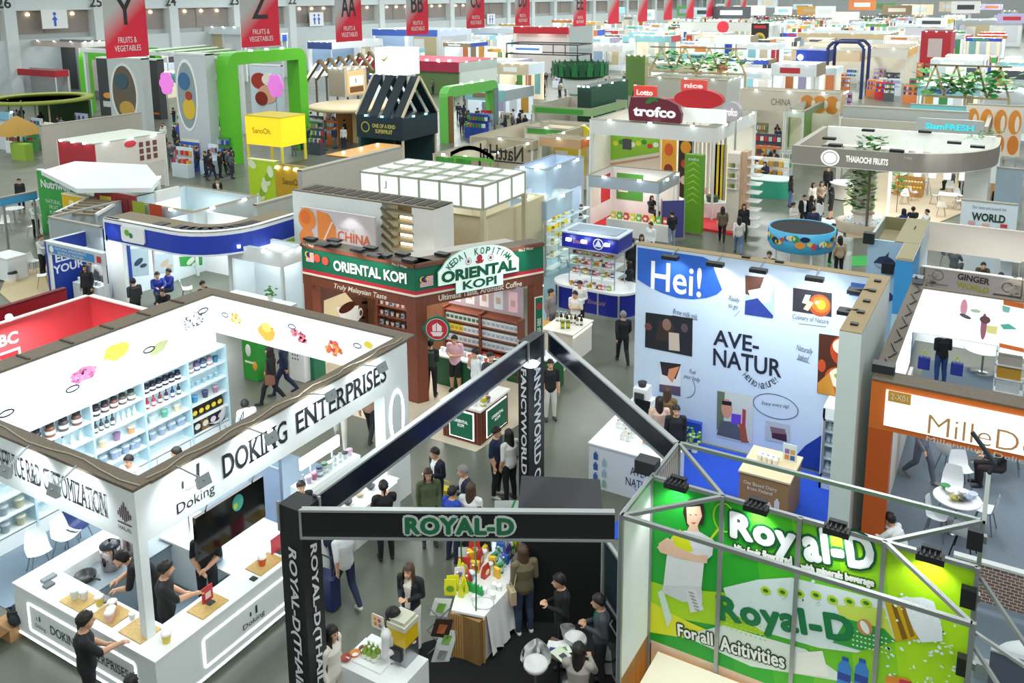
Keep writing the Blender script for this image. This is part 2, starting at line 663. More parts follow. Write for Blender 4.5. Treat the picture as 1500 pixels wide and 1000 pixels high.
def hair_mesh(pose,style):
 if(pose,style)in _hair:
  return _hair[(pose,style)]
 hd=_body(pose)['hd']
 b=MB()
 n,k=18,10
 vs,fs=[],[]
 for j in range(k+1):
  for i in range(n):
   t=math.tau*i/n
   fy=math.cos(t)
   low={'short':104+20*(-fy)if fy<0 else 104-34*fy**.6,'long':84-14*fy if fy>.35 else 108,'bun':104+16*(-fy)if fy<0 else 104-34*fy**.6}.get(style,80)
   ph=math.radians(low)*j/k
   c=hd+Vector((0,.014,.032))
   rr=1+(.07*math.sin(i*4.7+j*2.3)+.05*math.sin(i*2.1-j*3.7))*(j>0)
   vs.append(c+rr*Vector((.1*math.sin(ph)*math.sin(t),.12*math.sin(ph)*-math.cos(t),.12*math.cos(ph))))
 for j in range(k):
  for i in range(n):
   fs.append((j*n+i,j*n+(i+1)%n,(j+1)*n+(i+1)%n,(j+1)*n+i))
 b.add(vs,fs,TMPM,smooth=True)
 if style=='long':
  vs,fs=[],[]
  rows=8
  for j in range(rows):
   q=j/(rows-1)
   for i in range(13):
    t=math.radians(-125+250*i/12)
    rx,ry=.102+.028*q,.115+.02*q
    vs.append(hd+Vector((rx*math.sin(t)*(1-.15*q),.014+ry*math.cos(t)+.012*q,.02-.3*q-(.03 if i%2 else 0)*q)))
  for j in range(rows-1):
   for i in range(12):
    fs.append((j*13+i,j*13+i+1,(j+1)*13+i+1,(j+1)*13+i))
  b.add(vs,fs,TMPM,smooth=True)
 if style=='bun':
  b.ball(hd+Vector((0,.12,.06)),.045,TMPM,10)
  b.tube(hd+Vector((0,.1,.02)),hd+Vector((0,.11,-.16)),.03,TMPM,8,.012)
 o=b.build('hair_source')
 me=o.data
 bpy.data.objects.remove(o)
 so=bpy.data.objects.new('t',me)
 _hair[(pose,style)]=me
 bpy.data.objects.remove(so)
 return me
def person(px,py,pose,face,topc,botc,label,hair='short',z=0.0,head=False,sleeve=True,shoes='26262a',shirt=None,hairm=None,shin=None,group=None,k=1.0,bag=None,xyz=None):
 """px, py: the feet (or with head=True the crown) in the photograph; face: heading in degrees, 0 looks to -y, 90 to +x"""
 me,J=body_mesh(pose)
 if xyz:
  p=Vector(xyz)
 elif head:
  p=at(px,py,z+(J['hd'].z+.12)*k)
  a=math.radians(face)
  off=Vector((J['hd'].x,J['hd'].y))*k
  p=Vector((p.x-(off.x*math.cos(a)-off.y*math.sin(a)),p.y-(off.x*math.sin(a)+off.y*math.cos(a)),z))
 else:
  p=at(px,py,z)
  p.z=z
 o=bpy.data.objects.new('person',me)
 COL.objects.link(o)
 o.location=p
 o.rotation_euler=(0,0,math.radians(face))
 o.scale=(k,k,k)
 tm,bmt=m(topc,.8),m(botc,.8)
 slots=[SKIN,tm,tm if sleeve else SKIN,bmt,m(shin,.8)if shin and shin!='skin' else(SKIN if shin=='skin' else bmt),m(shoes,.5),m(shirt,.7)if shirt else tm,EYE]
 for i,mt in enumerate(slots):
  o.material_slots[i].link='OBJECT'
  o.material_slots[i].material=mt
 tag(o,label,'person',group)
 h=bpy.data.objects.new('hair',hair_mesh(pose,hair))
 COL.objects.link(h)
 h.parent=o
 h.material_slots[0].link='OBJECT'
 h.material_slots[0].material=hairm or HAIR
 if bag:
  b=MB()
  c=Vector((.2,.1,.95))if bag[1]=='side' else Vector((0,.17,1.2))
  if bag[1]=='side':
   b.box(.2,.3,-.1,.16,.72,.98,m(bag[0],.6))
   b.path([(.25,.12,.98),(.16,.06,1.3),(.13,.02,1.45),(.16,-.1,1.3),(.25,-.08,.98)],.011,m(bag[0],.6),6)
  else:
   b.prism(poly_round(-.14,.14,.11,.26,.05),1.0,1.42,m(bag[0],.6))
   for s_ in(-1,1):
    b.path([(s_*.1,.13,1.4),(s_*.12,.02,1.47),(s_*.13,-.11,1.36),(s_*.13,-.1,1.15),(s_*.13,.1,1.05)],.014,m(bag[0],.6),6)
  bo=b.build('shoulder_bag' if bag[1]=='side' else 'backpack',o)
  bo.location=(0,0,0)
  bo.data.transform(Matrix.Translation(p))
 return o
# ---------------------------------------------------------------- the hall itself
b=MB()
b.box(-104,30,-20,330,-.3,0,m('64685c',.33,kind='concrete'))
tag(b.build('floor'),kind='structure')
b=MB()
b.box(-104,30,330,331,0,16,m('c9cfcf',.6))
tag(b.build('wall_back'),kind='structure')
WX=-100.0
b=MB()
WALL=m('c2cccd',.6)
b.box(WX-1.2,WX-.9,-20,330,0,16,m('a8aeae',.6))
b.box(WX-.9,WX,-20,330,0,6.9,WALL)
b.box(WX-.9,WX,-20,330,10.2,16,m('d6e2e4',.6))
for k in range(28):
 y0=36.0+k*11.13
 b.box(WX-.9,WX+.3,y0-.7,y0+.7,0,16,m('d3dcdd',.6))
tag(b.build('wall_left'),kind='structure')
bn=MB()
for k in range(22):
 y0=36.0+k*11.13
 bn.box(WX-.9,WX-.82,y0+.9,y0+10.2,7.5,10.1,m('8f8782',.6))
 bn.box(WX-.82,WX-.8,y0+4.4,y0+4.6,7.5,10.1,m('6e6a67',.6))
tag(bn.build('trim_1'),kind='structure')
for k in range(11):
 y0=36.0+k*11.13
 for q in range(3):
  if k>0:
   bb=MB()
   bb.lathe([(.2,0),(.24,.16),(.08,.36)],(WX-.7,y0+2.6+q*2.8,9.6),m('ffd9a8',.5,emit=6),10)
   o=bb.build('wall_lamp')
   tag(o,'small warm downlight in the upper niche of the grey side wall','lamp','warm downlights along the side wall')
T=side(WX+.31,0)
for k,n in enumerate(('28','27','26','25','24','23','22','21')):
 yc=yon(WX+.3,11,(5,5,5,140,250,343,428,500)[k])if k>=2 else None
 if yc:
  ps=thing('bay_number','black bay number %s painted high on a side wall column'%{'26':'twenty six','25':'twenty five','24':'twenty four','23':'twenty three','22':'twenty two','21':'twenty one'}[n],'number',(WX+.3,yc,11))
  z=atx(5,4,WX+.31).z
  text(n,T,yc,11.1,1.7,1.2,m('2c2f33'),ps,bold=.02)
for px,gl,nm in((80,'one','single blue figure'),(463,'two','pair of blue figures'),(719,'two','small pair of blue figures')):
 yc=yon(WX+.3,9,px)
 t=thing('restroom_sign','white restroom sign with a %s on the side wall'%nm,'sign',(WX+.3,yc,9))
 b=MB(T)
 zc=atx(px,28,WX+.3).z
 b.box(yc-1.6,yc+1.6,zc-1.1,zc+1.1,-.02,.06,WHITE)
 b.build('panel',t)
 b=MB(T)
 for d in((0,)if gl=='one' else(-.5,.5)):
  b.oval(yc+d,zc+.62,.2,.2,.075,m('2a5fd0'))
  b.poly([(yc+d-.38,zc-.1),(yc+d,zc+.42),(yc+d+.38,zc-.1),(yc+d+.15,zc-.1),(yc+d+.15,zc-.82),(yc+d-.15,zc-.82),(yc+d-.15,zc-.1)],.075,m('2a5fd0'))
 b.build('figure_mark',t)
BN=['Y','Z','AA','BB','CC','DD','EE','FF','GG','HH','JJ','KK','LL','MM']
BX=[(157,219,86),(355,411,70),(493,531,62),(596,628,52),(684,710,42),(755,776,38),(818,835,31),(866,880,25),(910,923,22),(948,958,19),(984,993,16),(1012,1020,13),(1035,1042,12),(1058,1064,10)]
BANM=m('a2a3a2',.7,kind='banner')
nt=BANM.node_tree
tc,sp_,ma,mb_,rp=[nt.nodes.new('ShaderNode'+k)for k in('TexCoord','SeparateXYZ','Math','Math','ValToRGB')]
nt.links.new(tc.outputs['Object'],sp_.inputs[0])
ma.operation,mb_.operation='MULTIPLY','MULTIPLY_ADD'
ma.inputs[1].default_value=-.19
nt.links.new(sp_.outputs['Y'],ma.inputs[0])
mb_.inputs[1].default_value=.23
nt.links.new(sp_.outputs['Z'],mb_.inputs[0]);nt.links.new(ma.outputs[0],mb_.inputs[2])
nt.links.new(mb_.outputs[0],rp.inputs[0])
e_=rp.color_ramp.elements
e_[0].position,e_[0].color=.36,(.78,.02,.055,1)
e_[1].position,e_[1].color=.7,(.52,.53,.52,1)
nt.links.new(rp.outputs[0],nt.nodes['Principled BSDF'].inputs['Base Color'])
for k,n in enumerate(BN):
 y0=30.6+8.75*k
 x=-41.0
 ya,yb=yon(x,8.2,BX[k][0]),yon(x,8.2,BX[k][1])
 zb=atx(BX[k][0],BX[k][2],x).z
 yc,wd=(ya+yb)/2,(yb-ya)
 if k>5:
  yc,wd=30.6+8.75*k+1.3,3.0
  zb=8.25
 t=thing('aisle_banner','hanging red and grey aisle banner with the letters %s'%n if len(n)>1 else 'hanging red and grey aisle banner with the letter %s'%n,'banner',(x,yc,zb),'aisle banners hung in a row')
 T=side(x,yc,zb)
 h=4.35
 b=MB(T)
 b.box(-wd/2,wd/2,0,h,-.03,.0,BANM)
 b.build('banner_cloth',t)
 b=MB(T)
 for u in(-wd/2+.1,wd/2-.1):
  b.tube((u,h,0),(u,h+3.5,0),.015,STEEL,5)
 b.tube((-wd/2,h,0),(wd/2,h,0),.03,STEEL,6)
 b.build('hanger_wire',t)
 if k<7:
  text(n,T,0,h*.56,wd*(.42 if len(n)==1 else.55),h*.34,m('23242a'),t,off=.02,bold=.015)
  text('FRUITS &\nVEGETABLES',T,0,h*.16,wd*.62,h*.17,WHITE,t,off=.02)
  b=MB(T)
  b.poly([(-wd*.16,h*.88),(wd*.16,h*.88),(wd*.16,h*.985),(-wd*.16,h*.985)],.015,m('b31f35',.6))
  b.build('hall_tag',t)
  text('HALL 3',T,0,h*.935,wd*.24,h*.055,WHITE,t,off=.025)
# ---------------------------------------------------------------- carpets and marked floors
def carpet(name,label,pts,mt,z=.012,z0=.0):
 b=MB()
 b.prism([(p[0],p[1])for p in pts],z0,z,mt)
 return tag(b.build(name),label,'carpet')
carpet('floor_carpet','black carpet of the ROYAL-D stand',[(-8.4,5.5),(-8.4,11.1),(-7.6,12.2),(-6.6,14.1),(-4.55,12.9),(-4.55,5.5)],m('0f0f11',.95,kind='carpet'),.014)
carpet('floor_carpet','vivid blue carpet inside the AVE-NATUR booth',[(-6.9,15.6),(-6.9,20.4),(-2.75,20.4),(-2.75,15.6)],m('2350c8',.9,kind='carpet'),.013)
carpet('floor_carpet','grey blue carpet inside the orange framed booth',[(-1.95,14.5),(-1.95,29),(8,29),(8,14.5)],m('6d7b88',.95,kind='carpet'),.01)
carpet('floor_carpet','slate blue carpet under the white shelf wall booth',[(-18.5,7.9),(-18.5,14.8),(-12.1,14.8),(-12.1,8.2),(-14.9,8.2),(-14.9,7.9)],m('7f90a0',.95,kind='carpet'),.012)
carpet('floor_carpet','beige floor of the coffee shop booth with green fascia',[(-18.5,18.9),(-15.3,17.2),(-11.2,17.2),(-10.9,19.5),(-11.6,23.4),(-18.5,23.4)],m('c9bda6',.8),.01)
carpet('floor_carpet','pale wooden platform beside the blue ELEVATE YOUR SIP booth',[at(0,430),at(45,470),at(78,425),at(72,390),at(10,405)],m('cdbb92',.6,kind='wood'),.06)
carpet('floor_carpet','bright green mat in front of the grey fish booth',[at(1212,378),at(1212,388),at(1272,390),at(1272,374)],m('3fae52',.9,kind='carpet'),.012)
carpet('floor_carpet','pale blue floor behind the blue display kiosk',[at(790,480),at(828,470),at(832,410),at(862,365),at(800,380),at(795,430)],m('8fb0bd',.5),.01)
carpet('floor_carpet','red platform beside the green totem under the red oval sign',[at(925,335),at(990,330),at(1075,345),at(1080,318),at(1040,296),at(950,300)],m('d5242f',.5),.1)
carpet('floor_carpet','beige floor under the round fruit booth with planters',[at(1240,350),at(1330,345),at(1440,300),at(1400,245),at(1280,255),at(1235,300)],m('c8b79c',.7),.05)
carpet('floor_carpet','white floor beside the round seat planter',[at(1150,365),at(1230,365),at(1240,325),at(1200,318)],m('dfe4e2',.5),.011)
# ---------------------------------------------------------------- white booth with shelf wall and two lit fascias
XR,XL,YF,YB,ZF0,ZF1=-11.5,-17.8,7.85,14.9,2.78,3.72
D=thing('exhibition_booth','large white booth with DOKING ENTERPRISES on its lit fascia','booth',(XR,YF,0))
W1=m('eef4f4',.45)
INK=m('22262c',.6)
b=MB();b.box(-23,XR,YF,YF+.22,ZF0,ZF1,W1);b.build('front_fascia',D)
b=MB();b.box(XR-.22,XR,YF+.22,YB,ZF0,ZF1,W1);b.build('side_fascia',D)
b=MB()
b.box(-23,XR,YF-.02,YF+.3,ZF1,ZF1+.05,BROWNTOP);b.box(XR-.3,XR+.02,YF+.3,YB,ZF1,ZF1+.05,BROWNTOP)
b.box(XL-.5,XR,YB,YB+.32,ZF1,ZF1+.05,BROWNTOP);b.box(XL-.55,XL,2,YB,ZF1,ZF1+.05,BROWNTOP)
for k in range(8):
 b.box(XL-.5,XL-.05,7+k,7.06+k,ZF1+.05,ZF1+.08,m('4c4438',.7))
b.build('top_board',D,)
b=MB()
for a,e in(((-23,YF+.1),(XR,YF+.12)),((XR-.1,YF+.3),(XR-.12,YB))):
 pts=[]
 for i in range(25):
  t=i/24
  pts.append((a[0]+(e[0]-a[0])*t+.05*math.sin(i*1.7),a[1]+(e[1]-a[1])*t+.06*math.sin(i*1.3),ZF1+.065))
 b.path(pts,.012,m('a99f8f'),5)
b.build('cable',D)
b=MB();b.box(XL-.5,XL,2,YB,0,ZF1,W1);b.build('shelf_wall',D)
b=MB();b.box(XL,XL+.03,2,YB,2.4,ZF1-.02,LBOX);b.build('shelf_wall_header',D)
b=MB();b.box(XL,XR-.3,YB,YB+.3,2.72,ZF1,W1);b.box(XL,XR-.3,YB-.03,YB,2.75,ZF1-.03,LBOX);b.build('back_lightbox',D)
b=MB();b.box(XR-.3,XR,YB-.85,YB,0,ZF0,W1);b.build('end_pillar',D)
b=MB(side(XR+.005,0));b.ring(14.46,2.12,.26,.62,.06,.01,GLOW);b.rect(14.3,14.62,1.62,2.6,.006,m('dfe7ea'));b.build('niche_frame',D)
b=MB();b.box(XR-.16,XR,YF,YF+.16,1.1,ZF0,W1);b.build('corner_post',D)
SY=[7.2,8.3,9.6,11.05,12.4,13.7,14.9]
SZ=[2.4,1.99,1.58,1.17,.76,.36]
b=MB()
for z in SZ:
 b.box(XL,XL+.34,2,YB,z-.02,z+.02,W1)
b.build('shelf_board',D)
for y in SY:
 b=MB();b.box(XL,XL+.36,y-.025,y+.025,.1,2.44,m('c7e6f2',.4));b.build('shelf_upright',D)
b=MB();b.box(XL,XL+.02,2,YB,.1,2.42,m('d7eef4',.5));b.box(XL,XL+.34,2,YB,0,.36,W1);b.build('shelf_back',D)
b=MB(side(XL+.345,0))
for k in range(12):
 b.box(2.6+k,2.615+k,.04,.34,0,.006,m('9fb4bb'))
b.build('cupboard_front',D)
b=MB()
b.box(-23,-16.2,10.6,11.2,0,.9,W1)
T=front(0,YF)
xa,xb=-15.25,-12.3
text('SERVICE R&D CUSTOMIZATION',T,-13.75,3.27,3.0,.42,INK,D,bold=.0,serif=True,off=.015)
b=MB(T)
for k in range(7):
 u=-11.95+.05*k
 b.poly([(u,3.12+abs(k-3)*.03),(u+.028,3.12+abs(k-3)*.03),(u+.028,3.47-abs(k-3)*.06),(u,3.47-abs(k-3)*.06)],.012,m('5b3a44'))
b.rect(-11.97,-11.63,3.08,3.105,.012,m('5b3a44'))
b.build('halal_mark',D)
text('HALAL',T,-11.8,3.0,.32,.07,m('5b3a44'),D)
T=side(XR,0)
text('DOKING',T,10.35,3.29,1.55,.44,INK,D,serif=True,off=.015,bold=.014)
text('ENTERPRISES',T,12.75,3.31,2.75,.44,INK,D,serif=True,off=.015,bold=.014)
text('Doking',T,8.98,3.0,.78,.24,INK,D,off=.015)
b=MB(T)
b.rect(8.72,8.76,3.32,3.46,.015,INK);b.poly([(9.0,3.3),(9.08,3.3),(9.1,3.62),(9.03,3.62)],.015,INK)
b.ring(8.95,3.3,.18,.06,.012,.015,INK,a0=math.pi,a1=math.tau)
b.build('logo_mark',D)
T=side(XL+.03,0)
def blob(b,cu,cv,ru,rv,mt,w,n=26,seed=1,rot=0):
 r=random.Random(seed)
 pts=[]
 c,q=math.cos(rot),math.sin(rot)
 for i in range(n):
  t=math.tau*i/n
  k=1+r.uniform(-.13,.13)
  x,y=ru*math.cos(t)*k,rv*math.sin(t)*k
  pts.append((cu+x*c-y*q,cv+x*q+y*c))
 b.poly(pts,w,mt)
def speckle(b,cu,cv,ru,rv,mts,w,n=40,seed=3,sz=.03):
 r=random.Random(seed)
 for i in range(n):
  a,d=r.uniform(0,math.tau),math.sqrt(r.random())
  x,y=cu+ru*d*math.cos(a),cv+rv*d*math.sin(a)
  blob(b,x,y,sz*r.uniform(.6,1.3),sz*r.uniform(.5,1),mts[i%len(mts)],w+.0004*(i%5),7,i+seed)
b=MB(T)
def hd(px,py):p=atx(px,py,XL+.03);return p.y,p.z
u,v=hd(122,548);blob(b,u,v,.33,.17,m('e58bb8',.6,emit=.3),.012);speckle(b,u,v,.3,.15,[m('d15f9f'),m('f2b6d3')],.014)
u,v=hd(170,515);blob(b,u,v,.34,.19,m('f2e05a',.6,emit=.3),.012,seed=5)
u,v=hd(232,509);blob(b,u,v,.27,.13,m('cfd69c',.6),.012,seed=6,rot=.3)
u,v=hd(283,470);speckle(b,u,v,.34,.22,[m('55585c'),m('8b8f92')],.012,60,8,.025)
for px,py in((106,569),(218,512),(297,455),(9,605)):
 u,v=hd(px,py);b.ring(u,v,.17,.08,.035,.013,INK)
b.build('ingredient_print',D)
text('R&A',T,8.35,2.95,1.2,.5,m('33404e'),D,serif=True)
T=front(0,YB-.03)
b=MB(T)
def hb(px,py):p=aty(px,py,YB-.03);return p.x,p.z
u,v=hb(347,466);speckle(b,u,v,.2,.14,[m('f0b33c'),m('f5d38a')],.012,14,3,.06)
u,v=hb(391,486);blob(b,u,v,.3,.22,m('f2a93b',.6),.012,seed=9);blob(b,u,v+.12,.16,.12,m('f7cf5e',.6),.014,seed=10)
u,v=hb(438,492);speckle(b,u,v,.26,.16,[m('d8455b'),m('e98a9a')],.012,22,4,.06)
u,v=hb(489,510);speckle(b,u,v,.26,.15,[m('e7663f'),m('f09a4a'),m('d63f3f')],.012,22,5,.07)
u,v=hb(540,505);b.oval(u,v,.14,.09,.012,m('ead34c'))
for px,py in((330,461),(428,478),(524,506)):
 u,v=hb(px,py);b.ring(u,v,.13,.07,.03,.013,m('3a4a6a'))
b.build('fruit_print',D)
ARM=m('8e9797',.4)
for px,py,f in((75,718,'f'),(5,690,'f'),(300,703,'s'),(400,640,'s'),(487,578,'s'),(562,537,'s')):
 b=MB()
 if f=='f':
  p=aty(px,py,YF-.55);q=Vector((p.x-.15,YF,ZF1+.05))
  b.bar(q,(p.x,p.y,p.z),.025,.025,ARM)
  b.add([(p.x-.13,p.y-.02,p.z-.1),(p.x+.13,p.y-.02,p.z-.1),(p.x+.13,p.y+.05,p.z+.08),(p.x-.13,p.y+.05,p.z+.08),(p.x-.12,p.y+.06,p.z-.12),(p.x+.12,p.y+.06,p.z-.12),(p.x+.12,p.y+.1,p.z+.04),(p.x-.12,p.y+.1,p.z+.04)],[(0,1,2,3),(7,6,5,4),(0,4,5,1),(2,6,7,3),(1,5,6,2),(0,3,7,4)],ARM)
  spot((p.x,p.y+.12,p.z-.02),(p.x,YF,p.z-.35),48,ang=130)
 else:
  p=atx(px,py,XR+.55);q=Vector((XR,p.y-.1,ZF1+.05))
  b.bar(q,(p.x,p.y,p.z),.025,.025,ARM)
  b.add([(p.x+.02,p.y-.13,p.z-.1),(p.x+.02,p.y+.13,p.z-.1),(p.x-.05,p.y+.13,p.z+.08),(p.x-.05,p.y-.13,p.z+.08),(p.x-.06,p.y-.12,p.z-.12),(p.x-.06,p.y+.12,p.z-.12),(p.x-.1,p.y+.12,p.z+.04),(p.x-.1,p.y-.12,p.z+.04)],[(0,1,2,3),(7,6,5,4),(0,4,5,1),(2,6,7,3),(1,5,6,2),(0,3,7,4)],ARM)
  spot((p.x-.12,p.y,p.z-.02),(XR,p.y,p.z-.35),44,ang=130)
 b.build('arm_spotlight',D)
area('booth_lamp',(-14.6,11.4,3.6),3.5,190,color=(.93,1,1))
area('shelf_lamp',(XL+.9,11.5,3.5),.3,60,rot=(0,math.radians(-35),0),color=(.9,1,1),sy=6)
# ---- service counter (one continuous worktop on three sides)
Cn=thing('service_counter','white corner counter with light strip frames at the near corner of the booth','counter',(-11,7.6,0))
x0,x1,y0=-14.85,-11.0,7.6
poly=[(x1,y0),(x1,11.9),(x1-.62,11.9),(x1-.62,y0+.62),(x0+.5,y0+.62),(x0+.5,10.9),(x0,10.9),(x0,y0)]
b=MB();b.prism(poly,.12,1.06,W1);b.build('counter_body',Cn)
b=MB();b.prism([(p[0]+(.01 if p[0]>-12 else 0),p[1]-(.01 if p[1]<8 else 0))for p in poly],1.06,1.1,m('f4f8f8',.35));b.build('worktop',Cn)
b=MB();b.prism([(x1-.06,y0+.06),(x1-.06,11.84),(x1-.6,11.84),(x1-.6,y0+.6),(x0+.5,y0+.6),(x0+.5,10.85),(x0+.06,10.85),(x0+.06,y0+.06)],0.012,.12,GREY);b.build('plinth',Cn)
def frame_strip(b,u0,u1,v0,v1,r,th,w,mt):
 pts=poly_round(u0,u1,v0,v1,r,4)
 inn=poly_round(u0+th,u1-th,v0+th,v1-th,max(r-th,.01),4)
 n=len(pts)
 vs=[(p[0],p[1],w)for p in pts]+[(p[0],p[1],w)for p in inn]
 b.add(vs,[(i,(i+1)%n,n+(i+1)%n,n+i)for i in range(n)],mt)
b=MB(front(0,y0));frame_strip(b,-14.45,-11.5,.3,.86,.06,.03,.012,GLOW);b.rect(-14.8,-11.05,.12,.15,.012,GLOW);b.build('front_light_strip',Cn)
b=MB(side(x1,0));frame_strip(b,8.5,10.7,.3,.86,.06,.03,.012,GLOW);b.rect(7.65,11.85,.12,.15,.012,GLOW);b.build('side_light_strip',Cn)
text('DOKING ENTERPRISES',front(0,y0),-12.75,.57,2.1,.17,INK,Cn,serif=True)
text('Doking',front(0,y0),-14.1,.48,.3,.09,INK,Cn)
text('Doking',side(x1,0),9.6,.47,.5,.13,INK,Cn)
b=MB(front(0,y0));b.rect(-14.12,-14.09,.6,.7,.012,INK);b.rect(-14.2,-14.18,.6,.66,.012,INK);b.build('front_logo_mark',Cn)
b=MB(side(x1,0));b.rect(9.65,9.69,.58,.73,.012,INK);b.rect(9.52,9.55,.6,.68,.012,INK);b.build('side_logo_mark',Cn)
# ---- stepped display counter at the far end of the side fascia
Dc=thing('display_counter','long white stepped product counter under the far half of the side fascia','counter',(-11.9,12.6,0))
b=MB();b.box(-12.75,-11.2,12.35,14.1,.0,.86,W1);b.build('counter_body',Dc)
b=MB();b.box(-12.75,-12.3,12.35,14.1,.86,1.12,W1);b.build('back_step',Dc)
b=MB(side(-11.2,0));b.rect(12.45,14.0,.82,.84,.01,GLOW);b.build('edge_light',Dc)
b=MB();b.prism(poly_round(-12.82,-12.76,12.7,13.95,.02),1.3,1.55,GLOW);b.tube((-12.79,13,1.12),(-12.79,13,1.32),.02,WHITE);b.tube((-12.79,13.7,1.12),(-12.79,13.7,1.32),.02,WHITE);b.build('lit_header',Dc)
# ---- black curtain screen, partition, sink cabinet
t=thing('hanging_screen','big black glossy screen hanging below the DOKING fascia','screen',(-11.95,9.9,1.2))
b=MB();b.box(-11.98,-11.9,9.25,10.85,1.52,2.36,m('0b0d10',.12));b.build('panel',t)
b=MB(side(-11.9,0));b.oval(10.2,2.16,.13,.16,.006,m('4fb7a8',.4));b.oval(10.14,2.12,.05,.06,.008,m('c8e04a',.4));b.build('leaf_sticker',t)
b=MB();b.tube((-11.94,9.5,2.36),(-11.75,9.5,2.78),.015,STEEL);b.tube((-11.94,10.6,2.36),(-11.75,10.6,2.78),.015,STEEL);b.build('hanger',t)
t=thing('partition_screen','blue grey partition standing behind the black screen','partition',(-13.4,12.0,0))
b=MB();b.box(-13.9,-12.95,12.25,12.33,.013,2.3,m('93a4c0',.6));b.build('panel',t)
b=MB();b.box(-13.9,-12.95,12.23,12.25,1.5,1.53,m('c3cad4',.5));b.build('rail',t)
t=thing('sink_cabinet','white cabinet with a steel sink behind the black screen','cabinet',(-13.4,10.6,0))
b=MB();b.box(-13.9,-12.9,10.0,10.9,.013,.9,W1);b.build('body',t)
b=MB();b.box(-13.95,-12.85,9.95,10.95,.9,.94,WHITE);b.build('worktop',t)
b=MB();b.box(-13.6,-13.1,10.2,10.7,.94,.955,STEEL);b.tube((-13.65,10.45,.94),(-13.65,10.45,1.25),.02,STEEL);b.tube((-13.65,10.45,1.25),(-13.4,10.45,1.25),.015,STEEL);b.build('sink',t)
t=thing('prep_table','steel and white preparation table behind the side counter','table',(-12.3,10.4,0))
b=MB();b.box(-12.85,-11.75,9.9,11.5,.84,.88,m('c3ccd2',.35));b.build('tabletop',t)
for dx,dy in((-12.8,9.95),(-11.8,9.95),(-12.8,11.45),(-11.8,11.45)):
 b=MB();b.box(dx-.02,dx+.02,dy-.02,dy+.02,.013,.84,STEEL);b.build('leg',t)
# ---- small goods used all over: prototypes are built where first needed and copied afterwards
def proto(name,parts,cat):
 t=thing(name,None,cat)
 for pn,f in parts:
  b=MB();f(b);b.build(pn,t)
 return t
_pr={}
def jar_p(c,lid):
 k=('jar',c,lid)
 if k not in _pr:
  _pr[k]=proto('product_jar',(('glass_body',lambda b:b.lathe([(.075,0),(.08,.02),(.08,.14),(.06,.17)],(0,0,0),m(c,.25),12)),('lid',lambda b:b.lathe([(.066,.17),(.066,.215)],(0,0,0),m(lid,.4),12)),('label',lambda b:b.lathe([(.0815,.05),(.0815,.11)],(0,0,0),WHITE,12))),'jar')
 return _pr[k]
def bottle_p(c,cap,h=.3):
 k=('bottle',c,cap,h)
 if k not in _pr:
  _pr[k]=proto('product_bottle',(('glass_body',lambda b:b.lathe([(.045,0),(.05,.01),(.05,h*.55),(.018,h*.75),(.018,h*.93)],(0,0,0),m(c,.2),12)),('cap',lambda b:b.lathe([(.022,h*.92),(.022,h)],(0,0,0),m(cap,.4),10)),('label',lambda b:b.lathe([(.0512,h*.15),(.0512,h*.42)],(0,0,0),m('f1f1ec'),12))),'bottle')
 return _pr[k]
def box_p(c,c2,w=.14,d=.07,h=.2):
 k=('box',c,c2,w,d,h)
 if k not in _pr:
  _pr[k]=proto('product_box',(('carton',lambda b:b.box(-w/2,w/2,-d/2,d/2,0,h,m(c,.5))),('printed_label',lambda b:(b.rect(-w*.4,w*.4,h*.25,h*.7,d/2+.002,m(c2,.5),T=front(0,0)),))),'box')
 return _pr[k]
def cup_p(c,lid):
 k=('cup',c,lid)
 if k not in _pr:
  _pr[k]=proto('product_cup',(('cup_body',lambda b:b.lathe([(.05,0),(.07,.13)],(0,0,0),m(c,.4),12)),('lid',lambda b:b.lathe([(.074,.13),(.074,.145),(.05,.155)],(0,0,0),m(lid,.4),12))),'cup')
 return _pr[k]
def pouch_p(c,c2):
 k=('pouch',c,c2)
 if k not in _pr:
  def f(b):
   b.add([(-.1,-.05,0),(.1,-.05,0),(.1,.05,0),(-.1,.05,0),(-.11,-.045,.12),(.11,-.045,.12),(.11,.045,.12),(-.11,.045,.12),(-.1,-.006,.28),(.1,-.006,.28),(.1,.006,.28),(-.1,.006,.28)],[(3,2,1,0),(0,1,5,4),(1,2,6,5),(2,3,7,6),(3,0,4,7),(4,5,9,8),(5,6,10,9),(6,7,11,10),(7,4,8,11),(8,9,10,11)],m(c,.4))
  _pr[k]=proto('product_pouch',(('foil_bag',f),('printed_label',lambda b:b.oval(0,.13,.07,.06,.052,m(c2,.5),T=front(0,0)))),'pouch')
 return _pr[k]
ORD=['first','second','third','fourth','fifth','sixth','seventh','eighth','ninth','tenth','eleventh','twelfth','thirteenth','fourteenth','fifteenth','sixteenth','seventeenth','eighteenth','nineteenth','twentieth']
def row(protos,a,e,rz,desc,place,group,scale=1.0,names=None):
 """copies of goods set in a row from a to e, told apart by their rank in the row"""
 n=len(protos)
 a,e=Vector(a),Vector(e)
 for i,p in enumerate(protos):
  q=a+(e-a)*((i+.5)/n)
  d=names[i]if names else desc
  if n>1:
   lab='%s, %s from left %s'%(d,ORD[i]if i<len(ORD)else str(i+1)+'th',place)
  else:
   lab='%s %s'%(d,place)
  o=inst(p,q,rz,lab,group,scale)
  o['category']={'j':'jar','b':'bottle','c':'cup'}.get('',o.get('category')or p.get('category'))
